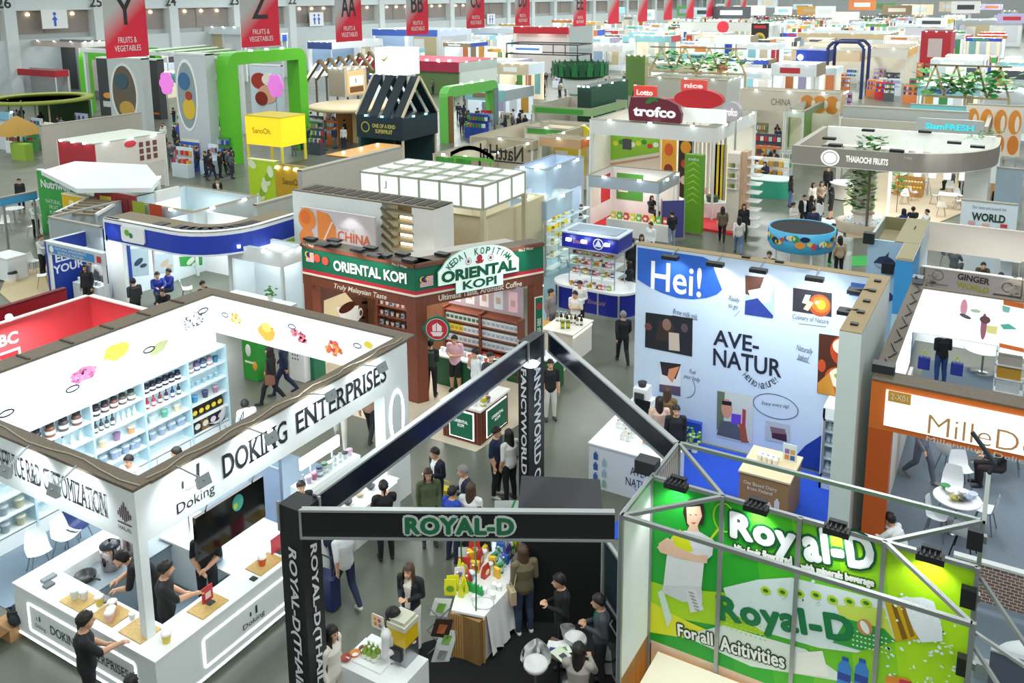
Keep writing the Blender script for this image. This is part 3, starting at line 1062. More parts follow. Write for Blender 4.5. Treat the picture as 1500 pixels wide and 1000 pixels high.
def shelf(bay,level,goods,desc,names=None,sc=1.6,back=.18):
 y0_,y1_=SY[bay]+.1,SY[bay+1]-.1
 z=SZ[level+1]+.02
 pl='on the %s wall bay %s shelf'%({2:'first',3:'second',4:'third',5:'fourth',1:'nearest',0:'outermost'}[bay],['top','second','third','bottom'][level])
 row(goods,(XL+back,y0_,z),(XL+back,y1_,z),math.pi/2,desc,pl,'jars and bottles on the shelf wall',sc*.82,names)
J1=jar_p('4b2d4e','2a2430');J2=jar_p('8a5a44','3a2d2b');J3=jar_p('5a4f56','2a2a30');J4=jar_p('77504a','2e2a2c')
shelf(2,0,[J1,J2,J3,J4],'dark jam jar',['plum jam jar','tan jam jar','grey brown jam jar','brown jam jar'])
shelf(3,0,[jar_p('3b2a33','1d1c22'),jar_p('5b3740','1d1c22'),jar_p('7d5148','2a2628'),jar_p('6d5a58','2a2628'),jar_p('6c7466','2a2e2b')],'jam jar',['near black jam jar','dark red jam jar','rust jam jar','mauve jam jar','olive jam jar'],1.4)
JB=jar_p('23263a','15182a')
shelf(4,0,[JB]*6,'navy blue jar',sc=1.25)
shelf(5,0,[jar_p('a88d92','c8bcc0'),jar_p('6d6a9a','55527c'),jar_p('54688f','3d4f73'),jar_p('b394a6','8a7080'),cup_p('3a7fa8','2c5f80')],'pale jar',['dusty pink jar','violet jar','slate blue jar','rosy mauve jar','small teal cup'],1.3)
shelf(2,1,[bottle_p('20222c','15161c'),bottle_p('1e2a44','15161c'),bottle_p('c6dde6','30363c'),bottle_p('c6dde6','30363c'),bottle_p('cfe6ee','bfd4da'),bottle_p('cfe6ee','bfd4da')],'bottle',['short black bottle','navy bottle','clear bottle with a black cap','clear bottle with a black cap','clear bottle','clear bottle'],1.1)
B2=bottle_p('44525c','2a3238');B3=bottle_p('cfe9f0','d8e6ea')
shelf(3,1,[B2]*4+[B3]*4,'bottle',['smoky grey bottle']*4+['clear glass bottle']*4,1.15)
shelf(4,1,[bottle_p('c23a55','2a2226'),bottle_p('d24c62','2a2226'),bottle_p('8a3f4c','2a2226'),bottle_p('4c3658','221f2a'),bottle_p('3a4a8a','1d2030'),bottle_p('2e3a42','1d2226')],'syrup bottle',['red syrup bottle','bright red syrup bottle','maroon syrup bottle','purple syrup bottle','blue syrup bottle','slate syrup bottle'],1.2)
C3=cup_p('9cc5d6','b9d9e4')
shelf(5,1,[C3]*5,'pale blue cup',sc=1.1)
shelf(2,2,[cup_p('4c5578','3a3f55')],'violet cup standing alone',sc=1.3)
shelf(3,2,[cup_p('e9c9a0','d9e3e2'),cup_p('9d7fa6','8a6b93'),cup_p('e0a878','f0e2d2')],'dessert cup',['cream dessert cup','lilac dessert cup','orange dessert cup'],1.5)
shelf(4,2,[cup_p('d8e6e6','cfdedf'),cup_p('5fb89a','8fd0ba'),cup_p('ecd9bb','e6e2d8')],'dessert cup',['white dessert cup','mint green dessert cup','beige dessert cup'],1.5)
shelf(5,2,[cup_p('3f8fc8','68aedb'),cup_p('3c4460','55608a'),cup_p('a87d98','c9a8bb')],'dessert cup',['bright blue dessert cup','indigo dessert cup','rose dessert cup'],1.5)
C5=cup_p('9fb2cc','c5d4e0')
shelf(3,3,[C5]*3,'grey blue cup',sc=1.4)
shelf(4,3,[C5]*4,'grey blue cup',sc=1.3)
PY=pouch_p('26241f','f0d43a');PW=pouch_p('2a262c','e9d8ea')
shelf(5,3,[PY]*5,'yellow printed black pouch',sc=1.3)
row([C5]*4,(XL+.2,SY[3]+.1,.78),(XL+.2,SY[4]-.05,.78),math.pi/2,'grey blue cup','on the second bay bottom ledge','jars and bottles on the shelf wall',1.4)
row([C5]*4,(XL+.2,SY[4]+.1,.78),(XL+.2,SY[5]-.05,.78),math.pi/2,'grey blue cup','on the third bay bottom ledge','jars and bottles on the shelf wall',1.3)
row([pouch_p('2a2a2c','ece6d8'),pouch_p('8a6238','e9e2d0'),PW,PW],(XL+.2,SY[5]+.1,.38),(XL+.2,SY[6]-.1,.38),math.pi/2,'','on the fourth bay bottom ledge','jars and bottles on the shelf wall',1.3,['black and white pouch','brown pouch','black pouch with a lilac print','black pouch with a lilac print'])
for y_,nm in((8.9,'inner'),(7.75,'outer')):
 row([C5,cup_p('8fa0a8','b8c4c8'),cup_p('b5b494','cfd2c2')],(XL+.2,y_-.4,.78),(XL+.2,y_+.6,.78),math.pi/2,'','on the %s chair bay upper ledge'%nm,'jars and bottles on the shelf wall',1.4,['bluish cup','grey cup','olive grey cup'])
 row([C5,cup_p('8fa0a8','b8c4c8'),cup_p('b5b494','cfd2c2')],(XL+.2,y_-.4,.38),(XL+.2,y_+.6,.38),math.pi/2,'','on the %s chair bay lower ledge'%nm,'jars and bottles on the shelf wall',1.4,['bluish cup','grey cup','olive grey cup'])
GD='samples on the stepped counter'
row([bottle_p('b9ccd4','c8d4d8',.26),cup_p('c9b6d0','d8c8dc'),cup_p('b06a8a','c98aa5'),jar_p('8899b0','334466'),jar_p('b9cfc0','4a7a58'),cup_p('d9e3e6','c2ccd0'),bottle_p('c9d8dc','30343a',.26),bottle_p('c9d8dc','30343a',.26),cup_p('d5d9dd','30343a'),cup_p('e9d3e0','caa2bb')],(-12.5,12.4,1.12),(-12.5,14.05,1.12),math.pi/2,'','on the sample counter step',GD,1.05,['clear bottle','lilac cup','rose cup','slate jar','green lidded jar','white cup','clear black capped bottle','clear black capped bottle','black lidded cup','pink cup'])
def bowl_p(c):
 k=('bowl',c)
 if k not in _pr:
  _pr[k]=proto('sample_bowl',(('bowl_body',lambda b:b.lathe([(.03,0),(.07,.035),(.085,.07),(.078,.07),(.05,.03),(0,.025)],(0,0,0),m(c,.4),14)),),'bowl')
 return _pr[k]
for k,(c,n)in enumerate((('22b04a','bright green bowl'),('f0a53a','orange bowl'),('2a3450','dark navy bowl'),('e0457f','hot pink bowl'),('3a3c40','black bowl'),('c6b59a','tan bowl'),('50535a','charcoal bowl'))):
 o=inst(bowl_p(c),(-11.85+.02*k+(.25 if k>3 else 0),12.6+.35*(k%4)+(.15 if k>3 else 0),.86),0,n+' on the lower step of the sample counter',GD,1.2)
MATW=m('c9a866',.6,kind='wood')
for(x,y,r,lab)in((-13.35,7.9,.0,'bamboo tray under cups at the left part of the counter'),(-12.55,7.95,.0,'brown tray under iced drinks in the middle of the counter'),(-11.8,7.93,0,'bare bamboo tray near the counter corner post'),(-11.3,8.9,math.pi/2,'bamboo tray under the red leaflet stand'),(-11.3,10.2,math.pi/2,'bamboo tray under the orange drink'),(-11.3,11.3,math.pi/2,'bamboo tray under the yellow drink')):
 b=MB();b.box(-.28,.28,-.2,.2,0,.02,MATW)
 o=b.build('serving_tray');o.location=(x,y,1.1);o.rotation_euler=(0,0,r)
 tag(o,lab,'tray','bamboo trays on the counter')
dk=cup_p('e8eef0','f4f6f6');do=cup_p('e0622c','f3efe9');dy=cup_p('e6cf5a','f2f2ea');dr=cup_p('e9b7a8','f2f2ea')
for i,(p,x,y,l)in enumerate(((dk,-13.45,7.88,'clear cup on the left bamboo tray'),(dk,-13.3,7.95,'second clear cup on the left bamboo tray'),(do,-12.62,8.02,'orange iced drink on the brown tray'),(dr,-12.48,7.9,'pink iced drink on the brown tray'),(dr,-12.42,7.82,'pink iced drink at the edge of the brown tray'),(do,-11.3,10.15,'orange drink on the side counter tray'),(dy,-11.3,11.3,'yellow drink on the side counter tray'),(dy,-12.95,8.0,'yellow sample cup between the two front trays'),(dy,-11.2,7.98,'small yellow cup behind the corner post'))):
 inst(p,(x,y,1.12 if i not in(7,8)else 1.1),0,l,'drink cups on the service counter',1.15)
t=thing('leaflet_stand','red leaflet in a clear stand on the side counter','leaflet stand',(-11.35,8.95,1.12))
b=MB();b.box(-11.45,-11.25,8.9,9.02,1.12,1.14,GLASS);b.box(-11.38,-11.36,8.85,9.07,1.14,1.42,m('c8333e',.4));b.build('leaflet',t)
b=MB(side(-11.355,0));b.rect(8.9,9.02,1.2,1.32,.004,m('f0d6d0'));b.build('printed_text',t)
t=thing('leaflet_stand','red and orange leaflet stand farther along the side counter','leaflet stand',(-11.35,10.6,1.1))
b=MB();b.box(-11.45,-11.25,10.55,10.67,1.1,1.12,GLASS);b.box(-11.38,-11.36,10.45,10.77,1.12,1.42,m('d0404a',.4));b.build('leaflet',t)
for k,(x,y)in enumerate(((-13.98,8.95),(-14.02,9.45))):
 t=thing('steel_urn',('nearer' if k==0 else 'farther')+' of the two steel drink urns behind the counter','urn',(x,y,.87))
 b=MB();b.lathe([(.17,.87),(.18,.9),(.18,1.3),(.17,1.32)],(x,y,.0),m('b9a9a6',.12,metal=1),18);b.build('urn_body',t)
 b=MB();b.lathe([(.185,1.32),(.185,1.35),(.1,1.41),(.03,1.42)],(x,y,0),m('3c3f45',.25,metal=.6),18);b.ball((x,y,1.44),.025,BLACK);b.build('lid',t)
 b=MB();b.tube((x+.17,y,.97),(x+.25,y,.97),.018,BLACK);b.build('tap',t)
t=thing('back_shelf','low grey worktop behind the front counter holding the steel urns','counter',(-14.0,9.4,0))
b=MB();b.box(-14.33,-13.6,8.3,10.8,.82,.87,m('8d9aa2',.5));b.build('worktop',t)
b=MB();b.box(-14.33,-13.65,8.35,10.75,.013,.82,m('aab8c0',.5));b.build('body',t)
t=thing('water_bottle','large blue water bottle standing behind the man at the side counter','bottle',(-12.25,9.35,.88))
b=MB();b.lathe([(.12,0),(.14,.02),(.14,.28),(.04,.4),(.035,.44)],(-12.45,10.05,.88),m('86a9d4',.15),14);b.build('bottle_body',t)
b=MB();b.lathe([(.04,.44),(.04,.48)],(-12.45,10.05,.88),m('2b4f9c',.4),10);b.build('cap',t)
t=thing('round_pan','dark round pan on the low worktop beside the urns','pan',(-14.1,8.5,.87))
b=MB();b.lathe([(.16,0),(.19,.1),(.17,.1),(.14,.02),(0,.015)],(-14.1,8.5,.87),m('2d2f33',.35),16);b.tube((-13.95,8.5,.95),(-13.7,8.52,.98),.015,BLACK);b.build('pan_body',t)
t=thing('card_reader','small grey card terminal on the left end of the counter','card reader',(-14.3,8.0,1.1))
b=MB();b.box(-14.42,-14.3,7.85,8.1,1.1,1.15,m('7f858c',.5));b.box(-14.25,-14.12,7.78,7.95,1.1,1.14,m('5c626a',.5));b.build('terminal_body',t)
t=thing('tablet','black tablet with a grey screen lying on the front counter','tablet',(-13.1,8.15,1.1))
b=MB();b.box(-13.2,-12.9,8.06,8.22,1.1,1.115,BLACK);b.rect(-13.18,-12.92,8.08,8.2,1.117,m('43484f',.2));b.build('tablet_body',t)
for k,lab in enumerate(('white sugar cup on the front counter near the post','white sugar cup beside the bare bamboo tray')):
 inst(dk,(-12.15+.35*k,8.05-.05*k,1.1),0,lab,'drink cups on the service counter',.8)
t=thing('card_stack','small black price card on the side counter edge','card',(-11.2,9.8,1.1))
b=MB();b.box(-11.22,-11.1,9.75,9.85,1.1,1.12,BLACK);b.build('card',t)
t=thing('delivery_box','open brown cardboard box on the floor left of the counter','box',at(15,925))
p=at(20,925);b=MB();b.box(p.x-.25,p.x+.25,p.y-.2,p.y+.2,0,.25,m('b58a5c',.7));b.add([(p.x-.25,p.y-.2,.25),(p.x+.25,p.y-.2,.25),(p.x+.22,p.y-.45,.2),(p.x-.28,p.y-.45,.2)],[(0,1,2,3),(3,2,1,0)],m('b58a5c',.7));b.build('carton',t)
t=thing('backpack','black backpack lying on the cardboard box left of the counter','bag',(p.x+.1,p.y+.1,.25))
b=MB();b.ball((p.x+.12,p.y+.08,.38),(.24,.2,.15),m('1d1f24',.7),14);b.ball((p.x+.2,p.y-.06,.36),(.14,.1,.1),m('26282e',.7),12);b.build('bag_body',t)
b=MB();b.path([(p.x,p.y,.5),(p.x+.05,p.y-.1,.56),(p.x+.2,p.y-.12,.54),(p.x+.25,p.y,.5)],.015,BLACK);b.build('strap',t)
def onp(T,px,py):
 """where the photograph's (px, py) falls on the panel plane of frame T"""
 d=CR*((px-CXP)/FPX)-CU*((py-CYP)/FPX)+CF
 o=T.translation
 n=Vector((T[0][2],T[1][2],T[2][2]))
 t=(o-Vector((0,0,CAMZ))).dot(n)/d.dot(n)
 q=T.inverted()@(Vector((0,0,CAMZ))+d*t)
 return q.x,q.y
def pp(b,T,pts,w,mt):
 return b.poly([onp(T,*p)for p in pts],w,mt,T)
def po(b,T,px,py,ru,rv,w,mt,rot=0,n=20):
 u,v=onp(T,px,py)
 return b.oval(u,v,ru,rv,w,mt,T,n,rot)
def ptext(s,T,p0,p1,h,mt,parent,**k):
 """lettering whose middle line runs from p0 to p1 in the photograph"""
 a,e=Vector(onp(T,*p0)),Vector(onp(T,*p1))
 c=(a+e)/2
 return text(s,T,c.x,c.y,(e-a).length,h,mt,parent,rot=math.atan2(e.y-a.y,e.x-a.x),**k)
# ---------------------------------------------------------------- black open stand of two companies
BK=m('16181b',.45)
NAVY=m('131c2a',.18)
E1=at(440,748,4.0)
A_=(E1.x,E1.y);B_=(-8.72,15.8);C_=(-4.5,12.95);D_=(-4.5,10.6)
St=thing('truss_stand','black open stand with ROYAL-D beam and two lettered corner pillars','stand',(A_[0],A_[1],0))
pw=xon(E1.y,4,470)-E1.x
x0=xon(E1.y,3.9,408);y1=yon(E1.x,3.4,470)
b=MB();b.box(x0,E1.x,E1.y,y1,0,3.98,BK)
P1=b.build('corner_pillar',St)
b=MB()
for q,r in((x0,E1.y),(E1.x,E1.y),(E1.x,y1)):
 b.box(q-.02,q+.02,r-.02,r+.02,3.55,4.02,ALU)
b.build('metal_edge',P1)
T=front(x0,E1.y)
z0,z1=aty(425,800,E1.y).z,aty(432,1000,E1.y).z
L=(z0-z1)*24/12.6
wf=E1.x-x0
text('ROYAL-D(THAILAND)CO.,LTD',T,wf/2,z0-L/2,L,wf*.46,m('dfe3e4'),P1,rot=-math.pi/2,bold=.03,slant=.15)
T=side(E1.x,E1.y)
text('ROYAL-D(THAILAND)CO.,LTD',T,(y1-E1.y)/2,z0+.02-L/2,L,(y1-E1.y)*.46,m('dfe3e4'),P1,rot=-math.pi/2,bold=.03,slant=.15)
E2=at(774,512,3.85)
xl=xon(E2.y,3.7,759);yr=yon(E2.x,3.7,797)
b=MB();b.box(xl,E2.x,E2.y,yr,0,3.98,BK)
P2=b.build('corner_pillar',St)
b=MB()
for q,r in((xl,E2.y),(E2.x,E2.y),(E2.x,yr)):
 b.box(q-.018,q+.018,r-.018,r+.018,3.45,4.02,ALU)
b.build('metal_edge',P2)
z0=aty(768,540,E2.y).z;z1=aty(768,750,E2.y).z
L=(z0-z1)*18/15.5
text('FANCYWORLD CO.,LTD',front(xl,E2.y),(E2.x-xl)/2,z0-L/2,L,(E2.x-xl)*.62,m('dfe3e4'),P2,rot=-math.pi/2,bold=.03)
text('FANCYWORLD CO.,LTD',side(E2.x,E2.y),(yr-E2.y)/2,z0+.1-L/2,L,(yr-E2.y)*.5,m('dfe3e4'),P2,rot=-math.pi/2,bold=.03)
B_=(E2.x,E2.y)
def fascia(name,p,q,par,off=.0,zt=4.0,zb=3.6,th=.07,mt=BK):
 p,q=Vector((*p,0)),Vector((*q,0))
 T=frame(p,q-p)
 L=(q-p).length
 b=MB(T);b.box(0,L,zb,zt,-th,0,mt);o=b.build(name,par)
 b=MB(T);b.box(0,L,zt,zt+.035,-th-.01,.02,ALU);b.box(0,L,zb-.035,zb,-th-.01,.02,ALU);b.build('metal_edge',o)
 return T,L,o
T,L,o=fascia('front_beam',(A_[0]+.02,A_[1]-.01),(D_[0]-.05,D_[1]+.02),St)
b=MB()
a=Vector(onp(T,595,775));e=Vector(onp(T,752,777));c=(a+e)/2;c.y=3.8
text('ROYAL-D',T,c.x,c.y,(e-a).length,.25,m('c9d4cd'),o,bold=.01,fat=.05,off=.012,sp=1.1)
text('ROYAL-D',T,c.x,c.y,(e-a).length,.25,m('1d6b45'),o,bold=.01,fat=.014,off=.022,sp=1.1)
fascia('side_beam',(E1.x-.05,y1),(B_[0]-.02,B_[1]),St,mt=NAVY)
fascia('side_beam',(B_[0]+.1,yr),C_,St,mt=NAVY)
b=MB();b.lathe([(.16,0),(.2,.05),(.05,.12)],((xl+E2.x)/2+.12,(E2.y+yr)/2-.25,3.45),GLOW,12);b.build('pillar_lamp',St)
spot((-7.5,10.3,3.9),(-7.9,11.9,.8),60,ang=80)
# ---- lattice of aluminium bars with the green picture wall
G_=thing('picture_screen','green ROYAL-D drink picture wall in an aluminium lattice','wall panel',(-4.44,11.79,0))
T=front(-4.44,11.79)
WU=4.45
GR1,GR2,GR3,YG=m('19a32f',.45),m('4fbf2a',.45),m('8fd41e',.45),m('c7e312',.45)
b=MB(T)
b.box(0,WU,1.2,4.0,-.06,0,GR1)
bands_=[('17a02e',0),('2aad2b',.9),('45ba27',1.5),('6cc822',2.1),('8ed41b',2.7),('a6dd15',3.3)]
for k,(c_,u)in enumerate(bands_[1:]):
 b.poly([(u+.5,1.2),(WU,1.2),(WU,4.0),(u,4.0)],.002+k*.0006,m(c_,.45))
b.build('printed_panel',G_)
b=MB()
pp(b,T,[(952,885),(990,905),(1050,915),(1120,930),(1160,880),(1080,868),(990,862),(952,850)],.007,m('a9d81c',.45))
pp(b,T,[(952,880),(1000,906),(1100,950),(952,925)],.008,m('e0e52a',.45))
pp(b,T,[(1000,930),(1060,915),(1180,950),(1250,1000),(1100,975)],.009,m('dfeee6',.45))
WT=m('e9f3f3',.4)
pp(b,T,[(1060,860),(1110,848),(1160,845),(1230,862),(1296,880),(1330,872),(1335,905),(1310,935),(1255,955),(1200,948),(1120,925),(1070,895)],.010,m('dcefee',.4))
pp(b,T,[(1296,880),(1325,876),(1345,935),(1312,938)],.012,m('c9a818',.4))
pp(b,T,[(1306,884),(1312,884),(1330,934),(1322,936)],.0135,m('7b5a10',.4))
pp(b,T,[(1318,882),(1324,882),(1340,930),(1334,932)],.0135,m('8a6a18',.4))
pp(b,T,[(1318,874),(1352,874),(1368,880),(1380,918),(1381,938),(1350,940),(1338,920)],.0125,m('dfeaf0',.35))
pp(b,T,[(1240,905),(1296,920),(1312,938),(1262,952),(1220,940)],.0128,m('2f9f3c',.45))
pp(b,T,[(1225,885),(1296,890),(1310,935),(1270,940),(1235,915)],.0122,m('c8e05a',.45))
r_=random.Random(4)
for i in range(90):
 t_=r_.random()
 px,py=(1060+330*t_+r_.uniform(-20,20),850+35*r_.random()+100*max(0,t_-.55))if i%2 else(1290+r_.uniform(0,120),935+r_.uniform(0,65))
 po(b,T,px,py,r_.uniform(.01,.035),r_.uniform(.008,.025),.0138,m('e2f4ec',.4),r_.random()*3,8)
for i in range(7):
 po(b,T,1122+24.5*i,864+2.2*i+(5 if i>3 else 0),.075,.065,.0142,m('b7d928',.4))
 po(b,T,1122+24.5*i,864+2.2*i+(5 if i>3 else 0),.04,.03,.0146,m('2f7d2c',.4))
for i in range(36):
 po(b,T,1065+(i%9)*7,900+(i//9)*6+(i%9)*2.4,.016,.014,.0137,m('bfe85a',.4),n=6)
 po(b,T,1250+(i%9)*6,922+(i//9)*7+(i%9)*1.5,.016,.014,.0137,m('dff2e2',.4),n=6)
pp(b,T,[(1168,955),(1205,952),(1215,990),(1165,985)],.0140,m('f3f6ee',.4))
for k in range(2):
 u,v=onp(T,1237+25*k,985+3*k)
 b.poly([(u-.09,v-.3),(u+.09,v-.3),(u+.09,v+.1),(u+.04,v+.2),(u-.04,v+.2),(u-.09,v+.1)],.0145,m('2f7fd0',.4),T)
 b.rect(u-.045,u+.045,v+.2,v+.26,.0145,m('1f52a8'),T)
 b.rect(u-.09,u+.09,v-.12,v+.0,.0148,m('1a3f9a'),T)
pp(b,T,[(1298,988),(1330,992),(1335,1002),(1296,1002)],.0145,m('e08a24'))
pp(b,T,[(1318,993),(1335,997),(1337,1004),(1316,1004)],.0147,m('c22a3c'))
b.build('drink_picture',G_)
b=MB()
SKP=m('e6bfa4',.5)
pp(b,T,[(1003,736),(1010,730),(1022,729),(1030,735),(1033,750),(1030,768),(1006,768),(1001,750)],.016,m('2a1d1a'))
pp(b,T,[(1006,742),(1026,740),(1029,755),(1022,770),(1014,773),(1007,765)],.017,SKP)
pp(b,T,[(1011,768),(1022,768),(1026,782),(1004,782)],.0165,SKP)
pp(b,T,[(1003,776),(1026,778),(1046,790),(1044,812),(1032,822),(1028,860),(972,858),(977,815),(984,786)],.017,m('dfe2e6',.5))
pp(b,T,[(984,786),(996,774),(1006,780),(1016,806),(1005,808),(990,800)],.018,m('d8e018',.5))
pp(b,T,[(963,800),(974,790),(984,796),(1020,812),(1038,812),(1036,824),(1000,818),(968,808)],.0185,SKP)
pp(b,T,[(965,795),(978,786),(990,793),(984,803),(970,806)],.019,SKP)
pp(b,T,[(972,856),(1028,858),(1030,882),(1000,880),(970,866)],.0175,m('cfd4da',.5))
pp(b,T,[(1004,862),(1020,862),(1032,892),(1012,896)],.0178,m('d9dce0',.5))
for k in range(6):
 po(b,T,1013+k*1.8,867+k*5,.05,.02,.0182,m('9ea3a8'),n=8)
for px in(1012,1020):
 po(b,T,px,753,.018,.008,.0176,m('2a1d1a'),n=10)
pp(b,T,[(1012,764),(1021,764),(1017,767)],.0176,m('b5564f'))
pp(b,T,[(964,866),(972,862),(985,905),(978,918)],.0165,m('cfe6dc',.4))
b.build('portrait_print',G_)
b=MB()
u,v=onp(T,1061,757);b.ring(u,v,.17,.24,.025,.0155,m('9fe030'),T)
u2,v2=onp(T,1040,790);b.add([(u-.09,v-.2,.0155),(u-.06,v-.22,.0155),(u2+.02,v2,.0155),(u2-.01,v2+.01,.0155)],[(0,3,2,1)],m('c7e32a'),T=T)
b.build('racket_print',G_)
DG=m('0d5a33',.5)
for s_,p0,p1,h in(('Roy',(1072,772),(1164,795),.56),('al-D',(1178,794),(1278,808),.56)):
 ptext(s_,T,p0,p1,h*.9,DG,G_,bold=.01,fat=.06,off=.02,sp=1.12)
 ptext(s_,T,p0,p1,h*.9,m('eef6f6',.4),G_,bold=.01,fat=.024,off=.026,sp=1.12)
for s_,p0,p1,h in(('Mix fruit flavoured',(1077,802),(1160,820),.14),('with minerals beverage',(1174,829),(1280,854),.14),('For all',(994,921),(1044,935),.2),('Acitivities',(1056,940),(1149,967),.23)):
 ptext(s_,T,p0,p1,h,m('1c3a22'),G_,fat=.032,off=.02,sp=1.06)
 ptext(s_,T,p0,p1,h,m('f2f7f2',.4),G_,fat=.009,off=.026,sp=1.06)
ptext('Royal-D',T,(1054,894),(1250,927),.5,m('0f7a45',.4),G_,bold=.01,fat=.02,off=.02,sp=1.08)
b=MB()
po(b,T,1267,917,.1,.12,.02,m('c98a5a',.4));po(b,T,1267,917,.05,.1,.022,m('e8f0e6',.4),.5)
b.build('emblem_print',G_)
BAR=m('9da3a2',.35,metal=.5)
zt=4.02
for u in(0,WU*.25,WU*.5,WU*.75,WU):
 b=MB(T);b.box(u-.03,u+.03,.0,4.05,.0,.06,BAR);b.build('upright_bar',G_)
P={}
for j,y in enumerate((10.6,11.79,12.98)):
 for i in range(5):
  P[i,j]=Vector((-4.44+WU*.25*i,y,zt))
for j in range(3):
 b=MB();b.bar(P[0,j],P[4,j],.06,.06,BAR);b.build('roof_bar',G_)
for a_,e_ in(((0,0),(1,1)),((0,2),(1,1)),((3,1),(4,0)),((3,1),(4,2)),((0,0),(0,1)),((0,1),(0,2))):
 b=MB();b.bar(P[a_],P[e_],.055,.055,BAR);b.build('brace_bar',G_)
for(x,y,zb)in((-4.44,10.6,0),(.02,12.98,0),(-4.44,12.98,0),(.02,10.6,0)):
 b=MB();b.box(x-.03,x+.03,y-.03,y+.03,zb,4.05,BAR);b.build('corner_post',G_)
b=MB()
q=Vector((.05,11.79,0))
for z in(3.9,2.9,1.9):
 b.bar((.05,11.79,z),(.9,11.2,z-.75),.045,.045,BAR)
 b.bar((.05,11.79,z-.8),(.9,11.2,z-.75),.045,.045,BAR)
b.box(.88,.94,11.17,11.23,0,4,BAR)
b.build('side_lattice',G_)
b=MB();b.box(-4.5,-4.44,10.63,11.76,1.3,4.0,m('e7eff1',.5));b.build('white_side_panel',G_)
b=MB();b.box(-4.5,-4.45,10.63,11.76,0.02,1.3,m('a97a46',.6,kind='wood'));b.build('lower_wood_panel',G_)
b=MB(T);b.box(0.05,WU,0.02,1.2,-.05,0,m('e6cdb4',.6));b.build('lower_back_panel',G_)
T3=frame((-4.46,12.0,0),(0,1,0))
b=MB(T3);b.box(.02,.95,3.35,3.95,0,.03,m('e8e4e4',.5))
for k in range(9):
 b.poly([(.02+.1*k,3.36),(.06+.1*k,3.36),(.16+.1*k if k<8 else.95,3.94),(.12+.1*k if k<8 else.92,3.94)],.034,m('b98a92',.5))
b.build('striped_side_panel',G_)
LG=[(995,712),(1111,742),(1228,772),(1364,810)]
for px,py in LG:
 u,v=onp(T,px,py)
 c=T@Vector((u,4.03,.12))
 b=MB();b.box(c.x-.17,c.x+.17,c.y-.1,c.y+.06,c.z,c.z+.09,BLACK);b.box(c.x-.12,c.x+.12,c.y+.04,c.y+.12,c.z+.08,c.z+.14,BLACK)
 for k in range(5):
  b.box(c.x-.15+.065*k,c.x-.13+.065*k,c.y-.08,c.y+.04,c.z+.09,c.z+.12,DARK)
 b.bar((c.x,c.y+.1,c.z+.05),(c.x,11.79,4.02),.03,.03,STEEL)
 o=b.build('flood_lamp',G_)
 b=MB();b.rect(c.x-.15,c.x+.15,c.y-.09,c.y+.03,-(c.z-.004),GLOW,T=Matrix.Diagonal((1,1,-1,1)));b.build('lamp_glass',o)
 spot((c.x,c.y-.05,c.z-.02),(c.x,11.79,2.7),38,color=(1,1,.96),ang=125)
for px,py in((1430,787),(1420,872),(1414,972)):
 p=aty(px,py,11.7)
 b=MB();b.box(p.x-.1,p.x+.08,11.6,11.72,p.z-.13,p.z+.13,BLACK);b.box(p.x+.0,p.x+.12,11.68,11.76,p.z-.05,p.z+.05,STEEL);b.build('flood_lamp',G_)
p=at(972,690,4.0)
c=at(958,685,4.05)
b=MB();b.box(c.x-.28,c.x+.06,c.y-.12,c.y+.12,c.z-.1,c.z+.12,DARK);b.bar((c.x,c.y,c.z),(-4.44,12.0,4.02),.03,.03,STEEL);b.build('flood_lamp',G_)
c=Vector((.02,12.98,4.05))
t=thing('display_case','cream topped display box glowing yellow at the foot of the green wall','display box',(-2.2,11.2,0))
b=MB();b.box(-4.25,.0,10.85,11.72,1.02,1.1,m('e9e1cc',.5));b.build('cream_top',t)
b=MB();b.box(-4.2,.0,10.9,11.7,.0,1.02,m('f0c861',.5,emit=.5));b.build('lit_body',t)
b=MB();b.box(-3.9,-.1,10.8,10.89,.0,.9,m('5e1418',.5));b.build('dark_red_front',t)
for k,(px,py)in enumerate(((1195,975),(1060,960))):
 pass
# ---- black storage cubicle and door panel
t=thing('storage_cubicle','black storage cubicle behind the ROYAL-D beam','cubicle',(-6.7,13.0,0))
b=MB();b.prism([(-7.15,12.45),(-5.85,13.05),(-6.35,14.0),(-7.65,13.4)],.015,2.25,m('141517',.6));b.build('body',t)
b=MB();b.prism([(-7.2,12.42),(-5.82,13.05),(-6.33,14.04),(-7.7,13.42)],2.25,2.28,m('26292b',.5));b.build('lid',t)
t=thing('glass_screen','dark glass door panel with aluminium frame left of the white side panel','door panel',(-5.0,12.0,0))
q0,q1=Vector((-5.5,12.35,0)),Vector((-4.72,11.65,0))
Td=frame(q0,q1-q0);Ld=(q1-q0).length
b=MB(Td);b.box(0,Ld,.02,2.3,-.03,0,m('2c3b40',.2));b.build('glass_pane',t)
b=MB(Td)
for v in(.02,1.2,2.3):
 b.box(0,Ld,v,v+.05,-.04,.02,ALU)
for u in(0,Ld-.05):
 b.box(u,u+.05,.02,2.35,-.04,.02,ALU)
b.build('door_frame',t)
b=MB(Td);b.path([(Ld*.45,1.1,.02),(Ld*.45,1.03,.07),(Ld*.7,1.03,.07),(Ld*.7,1.1,.02)],.015,ALU);b.build('handle',t)
